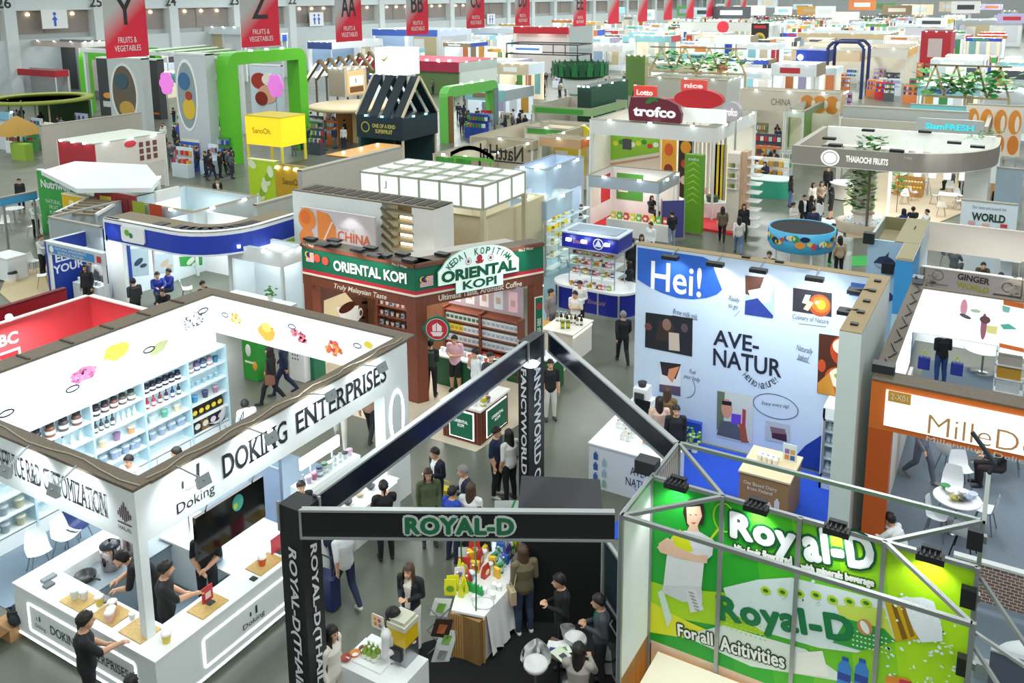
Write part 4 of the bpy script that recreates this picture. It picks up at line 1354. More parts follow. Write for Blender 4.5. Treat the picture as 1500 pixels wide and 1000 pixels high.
# ---- draped product table
t=thing('product_table','white draped product table with a wooden slatted front','table',(-7.8,12,0))
TP=[(-7.78,11.1),(-7.2,11.25),(-7.2,12.2),(-7.85,13.2),(-8.5,13.0),(-8.15,11.95)]
b=MB();b.prism(TP,.86,.9,m('f2f3f1',.5));b.build('tabletop',t)
b=MB();b.prism([(p[0]*.97-.23,p[1]*.97+.36)for p in TP],.02,.86,m('d9d7d2',.6));b.build('table_body',t)
b=MB()
vs,fs=[],[]
edge=[(-7.19,11.3),(-7.19,12.22),(-7.84,13.22)]
cl=[]
for a_,e_ in zip(edge,edge[1:]):
 for k in range(12):
  cl.append((a_[0]+(e_[0]-a_[0])*k/12,a_[1]+(e_[1]-a_[1])*k/12))
cl.append(edge[-1])
for j in range(6):
 for k,(x,y)in enumerate(cl):
  f=j/5
  w_=.035*math.sin(k*2.1)*f+.1*f
  vs.append((x+w_,y+w_*.4+.0,.905-.8*f+.06*math.sin(k*.9)*f))
n=len(cl)
for j in range(5):
 for k in range(n-1):
  fs.append((j*n+k,(j+1)*n+k,(j+1)*n+k+1,j*n+k+1))
b.add(vs,fs,m('eceeee',.6),smooth=True)
b.build('tablecloth',t)
b=MB()
for k in range(15):
 u=-7.78+.58*k/14
 b.box(u-.015,u+.015,11.06+.15*k/14,11.1+.15*k/14,.02,.86,m('b99058',.6,kind='wood'))
b.box(-7.76,-7.22,11.12,11.26,.02,.86,m('8f6c3f',.6,kind='wood'))
b.build('slatted_front',t)
rk=thing('brochure_rack','zigzag brochure rack standing at the end of the draped table','rack',(-8.0,10.95,0))
cent=[at(654,905,.95),at(660,932,.7),at(664,955,.45),at(660,980,.2)]
for k,c in enumerate(((-8.0,11.1,.88),(-7.88,10.95,.62),(-7.82,11.0,.4),(-7.85,10.9,.16))):
 b=MB(frame(c,(.8,.6,0)))
 s_=.24
 sg=1 if k%2==0 else-1
 b.add([(-.2,-.14,0),(.1,-.2,0.02),(.2,.14,0),(-.1,.2,.02)],[(0,1,2,3),(3,2,1,0)],m(('eef2ec','3c2b25','e6ebe6','e2e6e4')[k],.5))
 b.add([(-.1,-.08,.02),(.03,-.1,.03),(.1,.06,.02),(-.04,.1,.03)],[(0,1,2,3)],m(('7fb64a','b4673c','86b85a','9a9f9a')[k],.5))
 b.build('brochure',rk)
b=MB()
b.path([(-8.16,10.9,.02),(-7.75,11.05,.5),(-8.16,10.9,1.0)],.012,STEEL);b.path([(-7.75,11.05,.02),(-8.16,10.9,.5),(-7.75,11.05,1.0)],.012,STEEL)
b.build('scissor_frame',rk)
t=thing('banner_stand','thin green hoop stand rising over the table end','stand',(-7.45,11.35,.9))
b=MB();b.path([(-7.4,11.3,.9),(-7.45,11.4,1.7),(-7.7,11.75,1.85),(-8.1,11.9,1.7),(-8.15,12.0,.9)],.014,m('1d6b34',.4),8);b.build('hoop',t)
GT='snacks and drinks on the draped table'
R5=random.Random(21)
kinds=[(pouch_p('d9d820','6f9f22'),'yellow green pouch'),(box_p('c7402f','f1c34a'),'red carton'),(box_p('2f8f46','dff0d8'),'green carton'),(bottle_p('e0702c','f4f4f0',.24),'orange bottle'),(cup_p('f1f1ec','e3e6e4'),'white cup'),(box_p('3a6fc4','dfe9f6'),'blue carton'),(pouch_p('c23a30','f6e6c0'),'red pouch'),(bottle_p('a9d7ea','3a78c0',.26),'pale blue bottle'),(pouch_p('e9eaf0','7a86c8'),'white pouch'),(box_p('f0c23a','b8541f'),'yellow carton'),(pouch_p('6a4fa8','e2d6f4'),'purple pouch'),(cup_p('5ab0d8','e8f2f6'),'light blue cup'),(bottle_p('4f9f3a','f0f0ea',.22),'green bottle')]
rows_=['near end','near middle','middle','far middle','far end']
for i in range(14):
 f=.03+.068*i
 for j in range(4):
  if i<5 and j>1:
   continue
  x=-8.02-.32*f+.19*j+(.28*f if j>1 else 0)*.2
  y=11.4+1.55*f+.09*j
  k,nme=kinds[(i*5+j*3+(i//3))%len(kinds)]if i>2 else kinds[0 if i<2 else 3]
  inst(k,(x,y,.9),R5.uniform(0,3),'%s in the %s row of the draped table, %s from the aisle'%(nme,ORD[i],ORD[j]),GT,R5.uniform(.85,1.1))
t=thing('cup_rack','green tray rack of small bottles on the draped table','rack',(-7.75,11.95,.9))
b=MB();b.box(-7.86,-7.5,11.66,11.74,.9,1.0,m('1f9a4a',.4));b.build('rack_body',t)
b=MB()
for k in range(5):
 b.lathe([(.025,1.0),(.025,1.04),(.012,1.07)],(-7.82+.07*k,11.7,0),m('2fb35a',.4),8)
b.build('bottle_cap',t)
for k,(x,y)in enumerate(((-7.5,11.75),(-7.42,11.95),(-7.3,11.7),(-7.55,11.5),(-7.32,11.95))):
 inst(cup_p('f6f6f2','fafaf8'),(x,y,.9),0,'white paper cup on the bare near part of the draped table, %s of five'%ORD[k],'white paper cups',.75)
for k,(x,y)in enumerate(((-7.42,11.5),(-7.35,11.62))):
 b=MB();b.lathe([(.13,0),(.16,.015),(.13,.02),(0,.012)],(0,0,0),WHITE,16);o=b.build('serving_plate');o.location=(x,y-.1*k,.9)
 tag(o,('nearer' if k else 'farther')+' empty white plate at the near end of the draped table','plate','plates on the draped table')
for k,(px,py,l)in enumerate(((742,742,'beside the black cubicle'),(690,812,'behind the ROYAL-D beam'))):
 p=at(px,py,1.0)
 t=thing('tote_sign','white angled sign with green stripes '+l,'sign',(p.x,p.y,0))
 b=MB(frame((p.x,p.y,.6),(.86,.5,0)));b.add([(-.25,0,0),(.25,0,0),(.25,.42,-.2),(-.25,.42,-.2)],[(0,1,2,3),(3,2,1,0)],m('e6eeea',.5))
 b.add([(-.05,0.0,.01),(.0,0,.01),(.2,.42,-.19),(.15,.42,-.19)],[(0,1,2,3)],m('2a9a4a'));b.build('sign_board',t)
 b=MB();b.tube((p.x,p.y,0),(p.x,p.y,.6),.02,m('1d6b34'));b.build('stand_leg',t)
# ---- juice counter, stools and meeting table
t=thing('juice_counter','white counter with juice dispenser near the bottom edge of the hall view','counter',at(560,985))
q=at(625,968,1.0)
b=MB();b.box(q.x-1.15,q.x,q.y-.75,q.y+.05,.015,1.0,WHITE);b.build('counter_body',t)
b=MB();b.box(q.x-1.15,q.x-.45,q.y-.6,q.y-.1,1.0,1.03,WHITE);b.build('tray_board',t)
t=thing('juice_dispenser','yellow juice dispenser with steel base on the white counter','dispenser',(q.x-.3,q.y-.15,1.0))
cx,cy=q.x-.36,q.y-.12
b=MB();b.box(cx-.17,cx+.17,cy-.17,cy+.17,1.0,1.34,STEEL);b.box(cx-.1,cx+.1,cy-.22,cy-.17,1.1,1.3,DARK);b.build('steel_base',t)
b=MB();b.box(cx-.17,cx+.17,cy-.17,cy+.17,1.34,1.62,m('e8c21c',.15));b.build('juice_tank',t)
b=MB();b.box(cx-.18,cx+.18,cy-.18,cy+.18,1.62,1.7,m('dcd9c2',.2));b.prism([(cx-.15,cy-.15),(cx+.15,cy-.15),(cx+.15,cy+.15),(cx-.15,cy+.15)],1.7,1.76,m('cfd0bd',.2));b.build('tank_lid',t)
b=MB();b.box(cx-.34,cx-.28,cy-.02,cy+.0,1.0,1.4,WHITE);b.prism(poly_round(-.12,.12,-.12,.12,.03),0,.015,m('f6e7d3',.5),T=Matrix.Translation((cx-.5,cy,1.45))@FR)
for k,(c_,dx,dz)in enumerate((('e8a92c',-.05,.05),('c9506a',.04,.04),('d98a2a',-.04,-.04),('8a6fb0',.05,-.05))):
 b.ball((cx-.5+dx,cy-.018,1.45+dz),(.035,.006,.035),m(c_),8)
tag(b.build('menu_sign'),'small square fruit sign beside the juice dispenser','sign')
gp=bottle_p('8fb04a','dfe8c8',.26)
for k in range(6):
 inst(gp,(cx-.52+.09*(k%3),cy-.32+.1*(k//3),1.0),0,'green drink bottle in the cluster before the dispenser, %s of six'%ORD[k],'green drink bottles',1.0)
for k,(c_,nm)in enumerate((('a8402c','red sample plate'),('d98a3a','orange sample plate'),('7a3a2c','brown sample plate'))):
 o=inst(bowl_p(c_),(cx-.75+.06*k,cy-.5+.14*k,1.0),0,nm+' on the white juice counter','sample plates',1.0)
st=thing('bar_stool',None,'stool')
b=MB();b.lathe([(.0,.72),(.16,.72),(.2,.78),(.19,.84),(.17,.82),(.0,.77)],(0,0,0),m('e8e9e8',.4),20)
vs,fs=[],[]
for j in range(4):
 for k in range(13):
  a_=math.radians(-10+200*k/12);rr=.19+.02*j;vs.append((rr*math.cos(a_),rr*math.sin(a_),.8+.09*j*(1-abs(k-6)/9)))
for j in range(3):
 for k in range(12):
  fs.append((j*13+k,j*13+k+1,(j+1)*13+k+1,(j+1)*13+k));fs.append(fs[-1][::-1])
b.add(vs,fs,m('e8e9e8',.4),smooth=True)
b.build('seat',st)
b=MB();b.tube((0,0,.05),(0,0,.72),.03,STEEL);b.lathe([(.22,0),(.22,.02),(.05,.05)],(0,0,0),STEEL,20);b.build('column',st)
b=MB()
ring=[(.14*math.cos(math.tau*k/16),-.1+.14*math.sin(math.tau*k/16),.3)for k in range(17)]
b.path(ring,.012,STEEL);b.build('foot_ring',st)
inst(st,(*at(785,1037)[:2],.014),.4,'white bar stool on the black carpet beside the leaflet table','white bar stools')
inst(st,(*at(842,1000)[:2],.014),2.2,'white bar stool between the leaflet table and the man in grey','white bar stools')
t=thing('leaflet_table','small dark table covered with white and green leaflets','table',(*at(822,990)[:2],.014))
p=at(818,950,.85)
b=MB();b.box(p.x-.22,p.x+.22,p.y-.22,p.y+.2,.82,.85,m('6a5a50',.5));b.build('tabletop',t)
b=MB();b.tube((p.x,p.y,.014),(p.x,p.y,.82),.03,BLACK);b.build('leg',t)
for k,(dx,dy,r_,c_)in enumerate(((-.08,-.02,.3,'eef2ef'),(.05,.06,.8,'f4f6f4'),(.1,-.1,1.2,'dfead2'))):
 b=MB();b.box(-.11,.11,-.15,.15,0,.006,m(c_,.5));b.rect(-.06,.05,-.1,0,.008,m(('3a4a7a','6aa84a','4a4f55')[k]))
 o=b.build('leaflet');o.location=(p.x+dx,p.y+dy,.85+.007*k);o.rotation_euler=(0,0,r_)
 tag(o,('white leaflet with a blue block','white leaflet with a green picture','pale green leaflet with grey text')[k]+' on the small dark table','leaflet','leaflets on the small table')
t=thing('magazine','stack of white magazines leaning at the foot of the white side panel','magazine',at(888,985))
p=at(888,968,.3)
for k in range(4):
 b=MB(frame((p.x+.02*k,p.y+.03*k,.05),(.9,.4,0)));b.add([(-.16,0,.0),(.16,0,0),(.18,.4,-.08-.05*k),(-.14,.4,-.08-.05*k)],[(0,1,2,3),(3,2,1,0)],m('e8ebea',.5));b.rect(-.08,.08,.2,.23,-.02,m('4a4f55'));b.build('cover',t)
# ---------------------------------------------------------------- furniture prototypes
def shell_chair(c,legc='9aa0a2',wood=False):
 k=('chair',c,legc,wood)
 if k in _pr:
  return _pr[k]
 t=thing('shell_chair',None,'chair')
 mt=m(c,.4)
 b=MB();vs,fs=[],[]
 prof=[(-.2,.47),(-.12,.44),(.02,.43),(.13,.45),(.19,.52),(.22,.64),(.24,.78),(.25,.84)]
 for y,z in prof:
  for i in range(7):
   u=-1+i/3
   wd=.22 if z<.6 else.22-(z-.6)*.25
   vs.append((u*wd,y-(.03*u*u if z>.5 else 0),z+(.05*u*u if z<.5 else 0)))
 for j in range(len(prof)-1):
  for i in range(6):
   fs.append((j*7+i,j*7+i+1,(j+1)*7+i+1,(j+1)*7+i))
 n=len(vs)
 vs+=[(x,y+.012,z-.012)for x,y,z in vs]
 fs+=[tuple(n+q for q in f[::-1])for f in fs]
 b.add(vs,fs,mt,smooth=True);b.build('seat_shell',t)
 lm=m(legc,.35,kind='wood')if wood else m(legc,.3,metal=.8)
 for sx in(-1,1):
  for sy in(-1,1):
   b=MB();b.tube((sx*.12,sy*.12,.44),(sx*.21,sy*.21,0),.013,lm,6);b.build('leg',t)
 _pr[k]=t
 return t
def round_table(c='f0f2f1',r=.4,h=.74):
 k=('rtable',c,r,h)
 if k in _pr:
  return _pr[k]
 t=thing('round_table',None,'table')
 b=MB();b.lathe([(r-.02,h-.03),(r,h-.015),(r-.01,h)],(0,0,0),m(c,.35),24);b.build('tabletop',t)
 b=MB();b.tube((0,0,.03),(0,0,h-.02),.03,STEEL);b.build('column',t)
 b=MB();b.lathe([(r*.6,0),(r*.6,.015),(.04,.04)],(0,0,0),STEEL,20);b.build('foot_plate',t)
 _pr[k]=t
 return t
def square_table(c='eef0ef',w_=.7,d=.7,h=.74,legc='cfd3d3'):
 k=('stable',c,w_,d,h)
 if k in _pr:
  return _pr[k]
 t=thing('meeting_table',None,'table')
 b=MB();b.box(-w_/2,w_/2,-d/2,d/2,h-.03,h,m(c,.4));b.build('tabletop',t)
 for sx in(-1,1):
  for sy in(-1,1):
   b=MB();b.tube((sx*(w_/2-.05),sy*(d/2-.05),h-.03),(sx*(w_/2-.03),sy*(d/2-.03),0),.02,m(legc,.4),6);b.build('leg',t)
 _pr[k]=t
 return t
WCH=shell_chair('edf0f0')
inst(WCH,(*at(60,838)[:2],.014),math.radians(70),'white shell chair in front of the shelf wall, nearest the bottom','white chairs by the shelf wall')
inst(WCH,(*at(100,815)[:2],.014),math.radians(100),'white shell chair beside the dark blue cloth chair','white chairs by the shelf wall')
inst(shell_chair('27386e'),(*at(118,800)[:2],.014),math.radians(100),'dark blue chair under the left lit fascia',None)
inst(WCH,(*at(318,640)[:2],.014),math.radians(-60),'white shell chair under the fourth shelf bay beside the dark striped bag','white chairs by the shelf wall')
# ---------------------------------------------------------------- coffee shop booth with green fascia
KB=m('7a4230',.5,kind='wood')
KG=m('0f6b4e',.45)
KR=m('c22a3a',.5)
KC=m('efe6d6',.5)
K=thing('exhibition_booth','brown booth with green ORIENTAL KOPI fascia','booth',(-14.05,18.65,0))
K0,K1,K2=Vector((xon(18.75,4.06,441),18.75,0)),Vector((-14.05,18.65,0)),at(796,357,4.06)
K2.z=0
XK=K0.x
TL,TR=frame(K0,K1-K0),frame(K1,K2-K1)
LL,LR=(K1-K0).length,(K2-K1).length
for T,L,nm in((TL,LL,'left'),(TR,LR,'right')):
 b=MB(T)
 b.box(0,L,2.85,3.17,-.3,0,KB);b.box(0,L,4.0,4.1,-.32,.05,KB)
 o=b.build('wood_beam',K)
 b=MB(T);b.box(0,L,3.32,4.0,-.3,-.01,KG);o=b.build('green_fascia',K)
 b=MB(T);b.box(0,L,3.22,3.32,-.3,-.002,KR);b.box(0,L,3.17,3.22,-.3,.03,KC);b.build('red_stripe',o)
b=MB();b.prism([(XK,18.75),(-14.05,18.65),(-13.8,19.2),(XK,19.3)],4.1,4.12,BROWNTOP);b.prism([(-14.05,18.65),(K2.x,K2.y),(K2.x-.5,K2.y+.2),(-14.5,18.9)],4.1,4.12,BROWNTOP)
b.prism([(-15.6,19.3),(-14.0,19.2),(K2.x-.5,K2.y),(K2.x-1.5,K2.y+.3)],3.9,3.95,m('b9b3ac',.6));b.build('roof_board',K)
for(T,L,us)in((TL,LL,(0.02,LL-.34)),(TR,LR,(0.0,LR-.36))):
 for u in us:
  b=MB(T);b.box(u,u+.34,.01,2.85,-.34,-.0 if u>1 else-.002,KB);b.build('wood_post',K)
YK=21.5
b=MB();b.box(XK,-12.4,YK,YK+.15,.01,2.95,m('8a5a3c',.6,kind='wood'));b.build('back_wall',K)
b=MB();b.box(XK,XK+.15,19.1,YK,.01,2.95,m('e9e4da',.6));b.build('side_wall',K)
cw=m('f4f7f2',.4,emit=.25)
ptext('ORIENTAL KOPI',TL,(489,388),(596,408),.32,cw,K,bold=.035,off=.02)
ptext('Truly Malaysian Taste',TL,(490,419),(567,436),.2,KC,K,slant=.25,bold=.012,off=.02)
ptext('No.2 West',TL,(577,385),(599,390),.08,KC,K,off=.08)
ptext('No.2 West',TL,(446,356),(462,360),.08,KC,K,off=.08)
ptext('Ultimate Taste, Aromatic Coffee',TR,(642,437),(764,415),.2,KC,K,bold=.02,off=.02)
ptext('No.2 West',TR,(758,366),(779,362),.09,KC,K,off=.08)
b=MB(TL)
for px,py in((465,378),(477,382)):
 po(b,TL,px,py,.13,.13,.02,m('e5523f',.5),n=10)
b.build('flower_mark',K)
def flag(b,T,px0,px1,py0,py1,w):
 u0,v0=onp(T,px0,py1);u1,v1=onp(T,px1,py0)
 v0=min(v0,v1-.3)
 n=14
 for k in range(n):
  b.rect(u0,u1,v0+(v1-v0)*k/n,v0+(v1-v0)*(k+1)/n,w,m('c8102e' if k%2 else 'f3f3f3',.5),T)
 um=u0+(u1-u0)*.5
 b.rect(u0,um,v0+(v1-v0)*.43,v1,w+.003,m('1a2a7a',.5),T)
 uc,vc=u0+(u1-u0)*.2,v0+(v1-v0)*.72
 b.oval(uc,vc,.09,.09,w+.005,m('f6cf2a'),T);b.oval(uc+.03,vc,.075,.075,w+.006,m('1a2a7a'),T)
 b.poly([(uc+.12+.07*(1 if k%2 else.45)*math.cos(k*math.pi/7),vc+.07*(1 if k%2 else.45)*math.sin(k*math.pi/7))for k in range(14)],w+.006,m('f6cf2a'),T)
b=MB();flag(b,TL,449,460,370,380,.02);b.build('flag_print',K)
b=MB();flag(b,TR,615,634,402,417,.02);b.build('flag_print',K)
Tt=frame(Vector(TR@Vector((0,0,.12))),K2-K1)
b=MB(Tt)
c0=Vector(onp(Tt,642,410));c1=Vector(onp(Tt,760,392));c2=Vector(onp(Tt,668,421));c3=Vector(onp(Tt,737,406));tp=Vector(onp(Tt,704,352))
w_=c1.x-c0.x
um=(c0.x+c1.x)/2
vb=3.5
pts=[(c2.x,vb-.42),(c3.x,vb-.42),(c3.x,vb-.1),(c1.x,vb-.1),(c1.x,vb+.3)]
for k in range(11):
 a_=math.pi*(.08+.84*k/10)
 pts.append((um+w_*.47*math.cos(a_),vb+.25+.62*math.sin(a_)))
pts+=[(c0.x,vb+.3),(c0.x,vb-.1),(c2.x,vb-.1)]
b.prism(pts,-.06,.0,m('8fbf9f',.5),mtop=m('d9efe8',.4,emit=.35))
b.build('arched_sign',K)
text('ORIENTAL',Tt,um,vb+.13,w_*.93,.34,m('0f5c3c',.4),K,bold=.05,off=.015)
text('KOPI',Tt,um,vb-.22,w_*.42,.26,m('0f5c3c',.4),K,bold=.03,off=.015)
b=MB(Tt)
b.poly([(um-.15,vb+.45),(um+.15,vb+.45),(um+.09,vb+.36),(um-.09,vb+.36)],.015,KR);b.oval(um,vb+.52,.09,.1,.015,KR)
for d in(-.36,.36):
 b.ring(um+d,vb+.47,.1,.1,.015,.015,KR);b.oval(um+d,vb+.47,.04,.05,.015,m('7a5a50'))
b.build('ship_emblem',K)
for i,ch in enumerate('KEDAI KOPITIAM'):
 if ch==' ':
  continue
 a_=math.radians(158-136*i/13)
 text(ch,Tt,um+w_*.395*math.cos(a_),vb+.22+.5*math.sin(a_),.13 if ch!='I' else.03,.2,m('1d6b4a',.4),K,rot=(a_-math.pi/2)*.75,bold=.02,off=.015)
spot(tuple(Tt@Vector((c1.x+.1,vb+.9,.7))),tuple(Tt@Vector((c1.x-.3,vb+.3,0))),45,ang=90)
b=MB(TR);b.box(LR-.33,LR-.03,1.0,2.45,.0,.03,KC);b.box(LR-.3,LR-.06,1.03,2.42,.03,.04,KG);b.build('name_board',K)
text('華\n隆',TR,LR-.18,1.5,.16,.55,KC,K,off=.05)
b=MB(TR);b.oval(LR-.18,2.15,.09,.1,.045,KR,n=10);b.build('red_seal',K)
for px,py in((455,350),(472,359),(490,352),(489,358),(524,366),(543,363),(545,376),(563,374),(590,372),(648,372),(600,381)):
 p=at(px,py,4.18)
 p.y=max(18.6,min(p.y,19.6))if px<605 else p.y
 b=MB();b.box(p.x-.2,p.x+.2,p.y-.12,p.y+.12,4.15,4.22,BLACK);b.tube((p.x,p.y,4.1),(p.x,p.y,4.16),.02,STEEL);b.build('flood_lamp',K)
for x in(-17.6,-16.5,-15.4):
 spot((x,18.1,4.3),(x,18.7,3.5),30,color=(1,.96,.9),ang=110)
area('booth_lamp',(-15.3,21.0,3.45),2.5,150,color=(1,.97,.9))
TB=front(-18.4,YK)
TM=side(XK+.15,0)
b=MB()
pp(b,TM,[(452,405),(545,430),(548,500),(452,480)],.01,m('5b3a2c',.6))
pp(b,TM,[(474,440),(505,428),(520,445),(505,475),(474,466)],.012,m('d9cba4',.6))
po(b,TM,510,468,.62,.3,.014,m('dfe6e8',.5))
pp(b,TM,[(492,450),(525,447),(522,470),(500,470)],.016,m('e9eeee',.5))
po(b,TM,508,450,.4,.16,.018,m('4a241a',.4))
po(b,TM,527,458,.13,.17,.017,m('dfe6e6',.5));po(b,TM,528,458,.07,.1,.018,m('5b3a2c',.6))
for i in range(40):
 po(b,TM,530+(i*7)%18,432+(i*11)%55,.05,.035,.0165,m('3d2117',.5),i)
b.build('coffee_mural',K)
tb=thing('shelf_unit','brown shelf unit full of white coffee boxes on the back wall of the coffee shop','shelf',(-13.6,YK,0))
xs=[xon(YK-.3,1.9,p)for p in(650,703,760)]
b=MB()
lv=[.2,.54,.88,1.22,1.56,1.88]
for z in lv:
 b.box(xs[0],xs[2],YK-.32,YK,z-.03,z,KB)
b.build('shelf_board',tb)
for x in xs:
 b=MB();b.box(x-.04,x+.04,YK-.33,YK,.02,1.95,KB);b.build('upright',tb)
b=MB(TB)
u0=xs[0]+18.4;u1=xs[2]+18.4
b.rect(u0,u1,1.97,2.9,.02,m('b9a9b2',.6))
for k in range(5):
 uu=u0+(u1-u0)*(.1+.19*k)
 b.rect(uu-.14,uu+.18,2.08,2.72,.024,m(('f2f2f0','efe9ec','f5f5f5','d8e6ee','f0c9d4')[k],.5));b.rect(uu-.06,uu+.1,2.25,2.45,.028,m('c9a9a0'))
b.build('package_mural',K)
kb=box_p('e9ecee','9fb4c4',.15,.12,.22);ky=box_p('e3cf4a','b0962a',.15,.12,.22);kr=box_p('d65a36','f0d9c8',.15,.12,.2);kg=box_p('dfe6e2','3f6f5a',.15,.12,.22)
GK='coffee boxes on the brown shelf unit'
for bay in(0,1):
 for li,z in enumerate(lv[:5]):
  p=kr if li==1 and bay==1 else(ky if li==3 and bay==0 else(kg if li==4 and bay==0 else kb))
  nm={kr:'orange red coffee box',ky:'yellow coffee box',kg:'white and green coffee box',kb:'white coffee box'}[p]
  n=8
  for k in range(n):
   if p is ky and k>3:
    p2,nm2=kb,'white coffee box'
   else:
    p2,nm2=p,nm
   x=xs[bay]+.12+(xs[bay+1]-xs[bay]-.22)*k/(n-1)
   inst(p2,(x,YK-.2,z),0,'%s, %s along the %s shelf, %s coffee shop bay'%(nm2,ORD[k],['bottom','second lowest','middle','second highest','top'][li],['left','right'][bay]),GK)
t2=thing('shelf_unit','brown shelf with cans and small packets seen through the left opening','shelf',(-17,YK-.3,0))
x0_,x1_=xon(YK-.3,1.8,551),xon(YK-.3,1.8,599)
b=MB()
for z in lv[1:5]:
 b.box(x0_,x1_,YK-.32,YK,z-.03,z,KB)
b.build('shelf_board',t2)
for x in(x0_,x1_):
 b=MB();b.box(x-.03,x+.03,YK-.33,YK,.02,1.95,KB);b.build('upright',t2)
for li,z in enumerate(lv[1:5]):
 for k in range(6):
  p,nm=((cup_p('dfe6ea','6a8fb0'),'white and blue can'),(cup_p('e9e4dc','c24a3f'),'red lidded cream can'),(box_p('b9cfdc','4a6f8a',.12,.1,.16),'light blue packet'))[(k+li*2)%3]
  inst(p,(x0_+.12+(x1_-x0_-.24)*k/5,YK-.18,z),0,'%s, %s along the %s shelf in the left coffee shop opening'%(nm,ORD[k],['bottom','lower','upper','top'][li]),'cans on the left coffee shop shelf',.95)
c=aty(640,482,18.75)
t=thing('round_sign','round red sign with white ship and green rim beside the brown corner post','sign',(c.x,c.y,c.z-.4))
Tm=frame(c,(.9,.42,0))
b=MB(Tm);b.lathe([(.36,-.1),(.36,.0)],(0,0,0),KG,28);b.build('rim',t)
b=MB(Tm);b.oval(0,0,.31,.31,.004,m('f0e6e6'));b.oval(0,0,.295,.295,.006,KR);b.build('red_face',t)
b=MB(Tm);b.poly([(-.18,-.08),(.18,-.08),(.11,-.2),(-.11,-.2)],.009,m('f2e2e2'));b.poly([(-.12,-.06),(-.02,-.06),(-.02,.18),(-.13,.1)],.009,m('f2e2e2'));b.poly([(.0,-.06),(.13,-.06),(.14,.08),(0,.2)],.009,m('f2e2e2'));b.build('ship_mark',t)
b=MB(Tm);b.box(-.42,-.3,-.05,.05,-.08,-.02,KG);b.build('bracket',t)
t=thing('service_counter','wooden slat counter with green lit panels in front of the coffee shop','counter',(-11.8,17.5,0))
cx0,cx1,cy0,cy1=-12.4,-11.25,17.5,18.9
b=MB();b.box(cx0,cx1,cy0,cy1,.01,.94,m('6e3b2a',.5,kind='wood'))
for k in range(12):
 b.box(cx0+.02+k*.095,cx0+.06+k*.095,cy0-.02,cy0,.05,.92,KB);b.box(cx1,cx1+.02,cy0+.02+k*.115,cy0+.06+k*.115,.05,.92,KB)
b.build('slat_body',t)
b=MB();b.box(cx0-.05,cx1+.05,cy0-.05,cy1+.05,.94,1.0,m('f1f0ec',.35));b.build('worktop',t)
for T,u0,u1,w in((front(0,cy0-.02),cx0+.25,cx1-.2,0),(side(cx1+.02,0),cy0+.3,cy1-.15,0)):
 b=MB(T);b.rect(u0-.03,u1+.03,.1,.86,.005,GLOW);b.box(u0,u1,.13,.83,.004,.03,KG);o=b.build('green_panel',t)
 text('ORIENTAL\nKOPI',T,(u0+u1)/2,.52,(u1-u0)*.62,.2,cw,t,bold=.03,off=.036)
for k,(p,nm)in enumerate(((cup_p('d9d3ca','4a3a34'),'brown lidded cup'),(cup_p('c9d0d2','3a3f44'),'grey cup'),(bottle_p('6a4a34','2a2422',.26),'brown coffee bottle'),(bottle_p('d8dcd8','4a5054',.26),'clear bottle'),(jar_p('b8b03a','d9d24a'),'yellow jar'),(jar_p('7aa03a','b4cf5a'),'green jar'),(cup_p('c2503c','e9d9c8'),'red cup'),(cup_p('d9d0b8','b0452f'),'red lidded cup'),(jar_p('c9443a','e0d0b0'),'red jar'),(cup_p('a8a29a','6a4030'),'grey brown cup'))):
 inst(p,(cx0+.35+.19*(k%5),cy0+.15+.3*(k//5)+.1*(k%3),1.0),0,nm+' on the wooden slat counter','samples on the slat counter',1.05)
inst(round_table(),(*at(705,570)[:2],.01),0,'round white table behind the wooden slat counter',None)
t=thing('bar_counter','dark green bar counter inside the coffee shop','counter',(-13.5,20.2,0))
b=MB();b.box(-14.4,-12.6,20.0,20.5,.01,.9,m('0f5a38',.45));b.build('counter_body',t)
b=MB();b.box(-14.45,-12.55,19.95,20.55,.9,.95,WHITE);b.build('worktop',t)
for k in range(9):
 p,nm=((cup_p('eef0ee','d0d6d4'),'white cup'),(box_p('c9d6dc','6a8fb0',.14,.1,.16),'blue grey box'),(cup_p('d6402f','f0eee8'),'red cup'))[k%3]
 inst(p,(-14.3+.19*k,20.25,.95),0,'%s, %s from the left on the dark green bar'%(nm,ORD[k]),'cups on the green bar',.9)
t=thing('green_counter','dark green counter block seen past the lettered FANCYWORLD pillar','counter',at(790,580))
p=at(812,575);b=MB();b.box(p.x-1.6,p.x,p.y,p.y+.6,.01,.92,m('0d5a30',.45));b.build('counter_body',t);b=MB();b.box(p.x-1.63,p.x+.03,p.y-.03,p.y+.63,.92,.96,WHITE);b.build('worktop',t)
for px,py,lab,c_ in((450,545,'slat counter with green panel seen under the back lightbox','0f6b4e'),(436,548,'white podium with printed pattern seen under the back lightbox','e6e9e8'),(368,545,'green snack poster stand left of the walking person in black','2f9a3a')):
 p=at(px,py+(12 if px==368 else 10))
 t=thing('podium',lab,'podium',p)
 b=MB();b.box(p.x-.3,p.x+.3,p.y,p.y+.5,.01,1.0 if px!=368 else 1.35,m(c_,.5));b.build('podium_body',t)
 b=MB()
 if px==450:
  for k in range(5):b.box(p.x-.42+.02*k,p.x-.41+.02*k,p.y-.02,p.y+.5,.01,1.0,KB)
  b.box(p.x-.45,p.x-.3,p.y,p.y+.5,.01,1.0,KB)
 elif px==436:
  for k in range(6):b.ball((p.x-.15+.1*(k%3),p.y-.0,.7+.12*(k//3)),(.03,.01,.03),m('4a4f50'),8)
 else:
  b.ball((p.x-.05,p.y,.95),(.12,.02,.2),m('e9eee6'),10);b.ball((p.x+.2,p.y,.5),(.1,.02,.15),m('e8a83a'),10);b.rect(p.x-.2,p.x+.2,.55,.62,.01,m('e9f3d8'),T=front(0,p.y))
 b.build('printed_motif',t)
t=thing('tasting_podium','white tasting podium with bottles and light strip beside the coffee shop','podium',(-12,23,0))
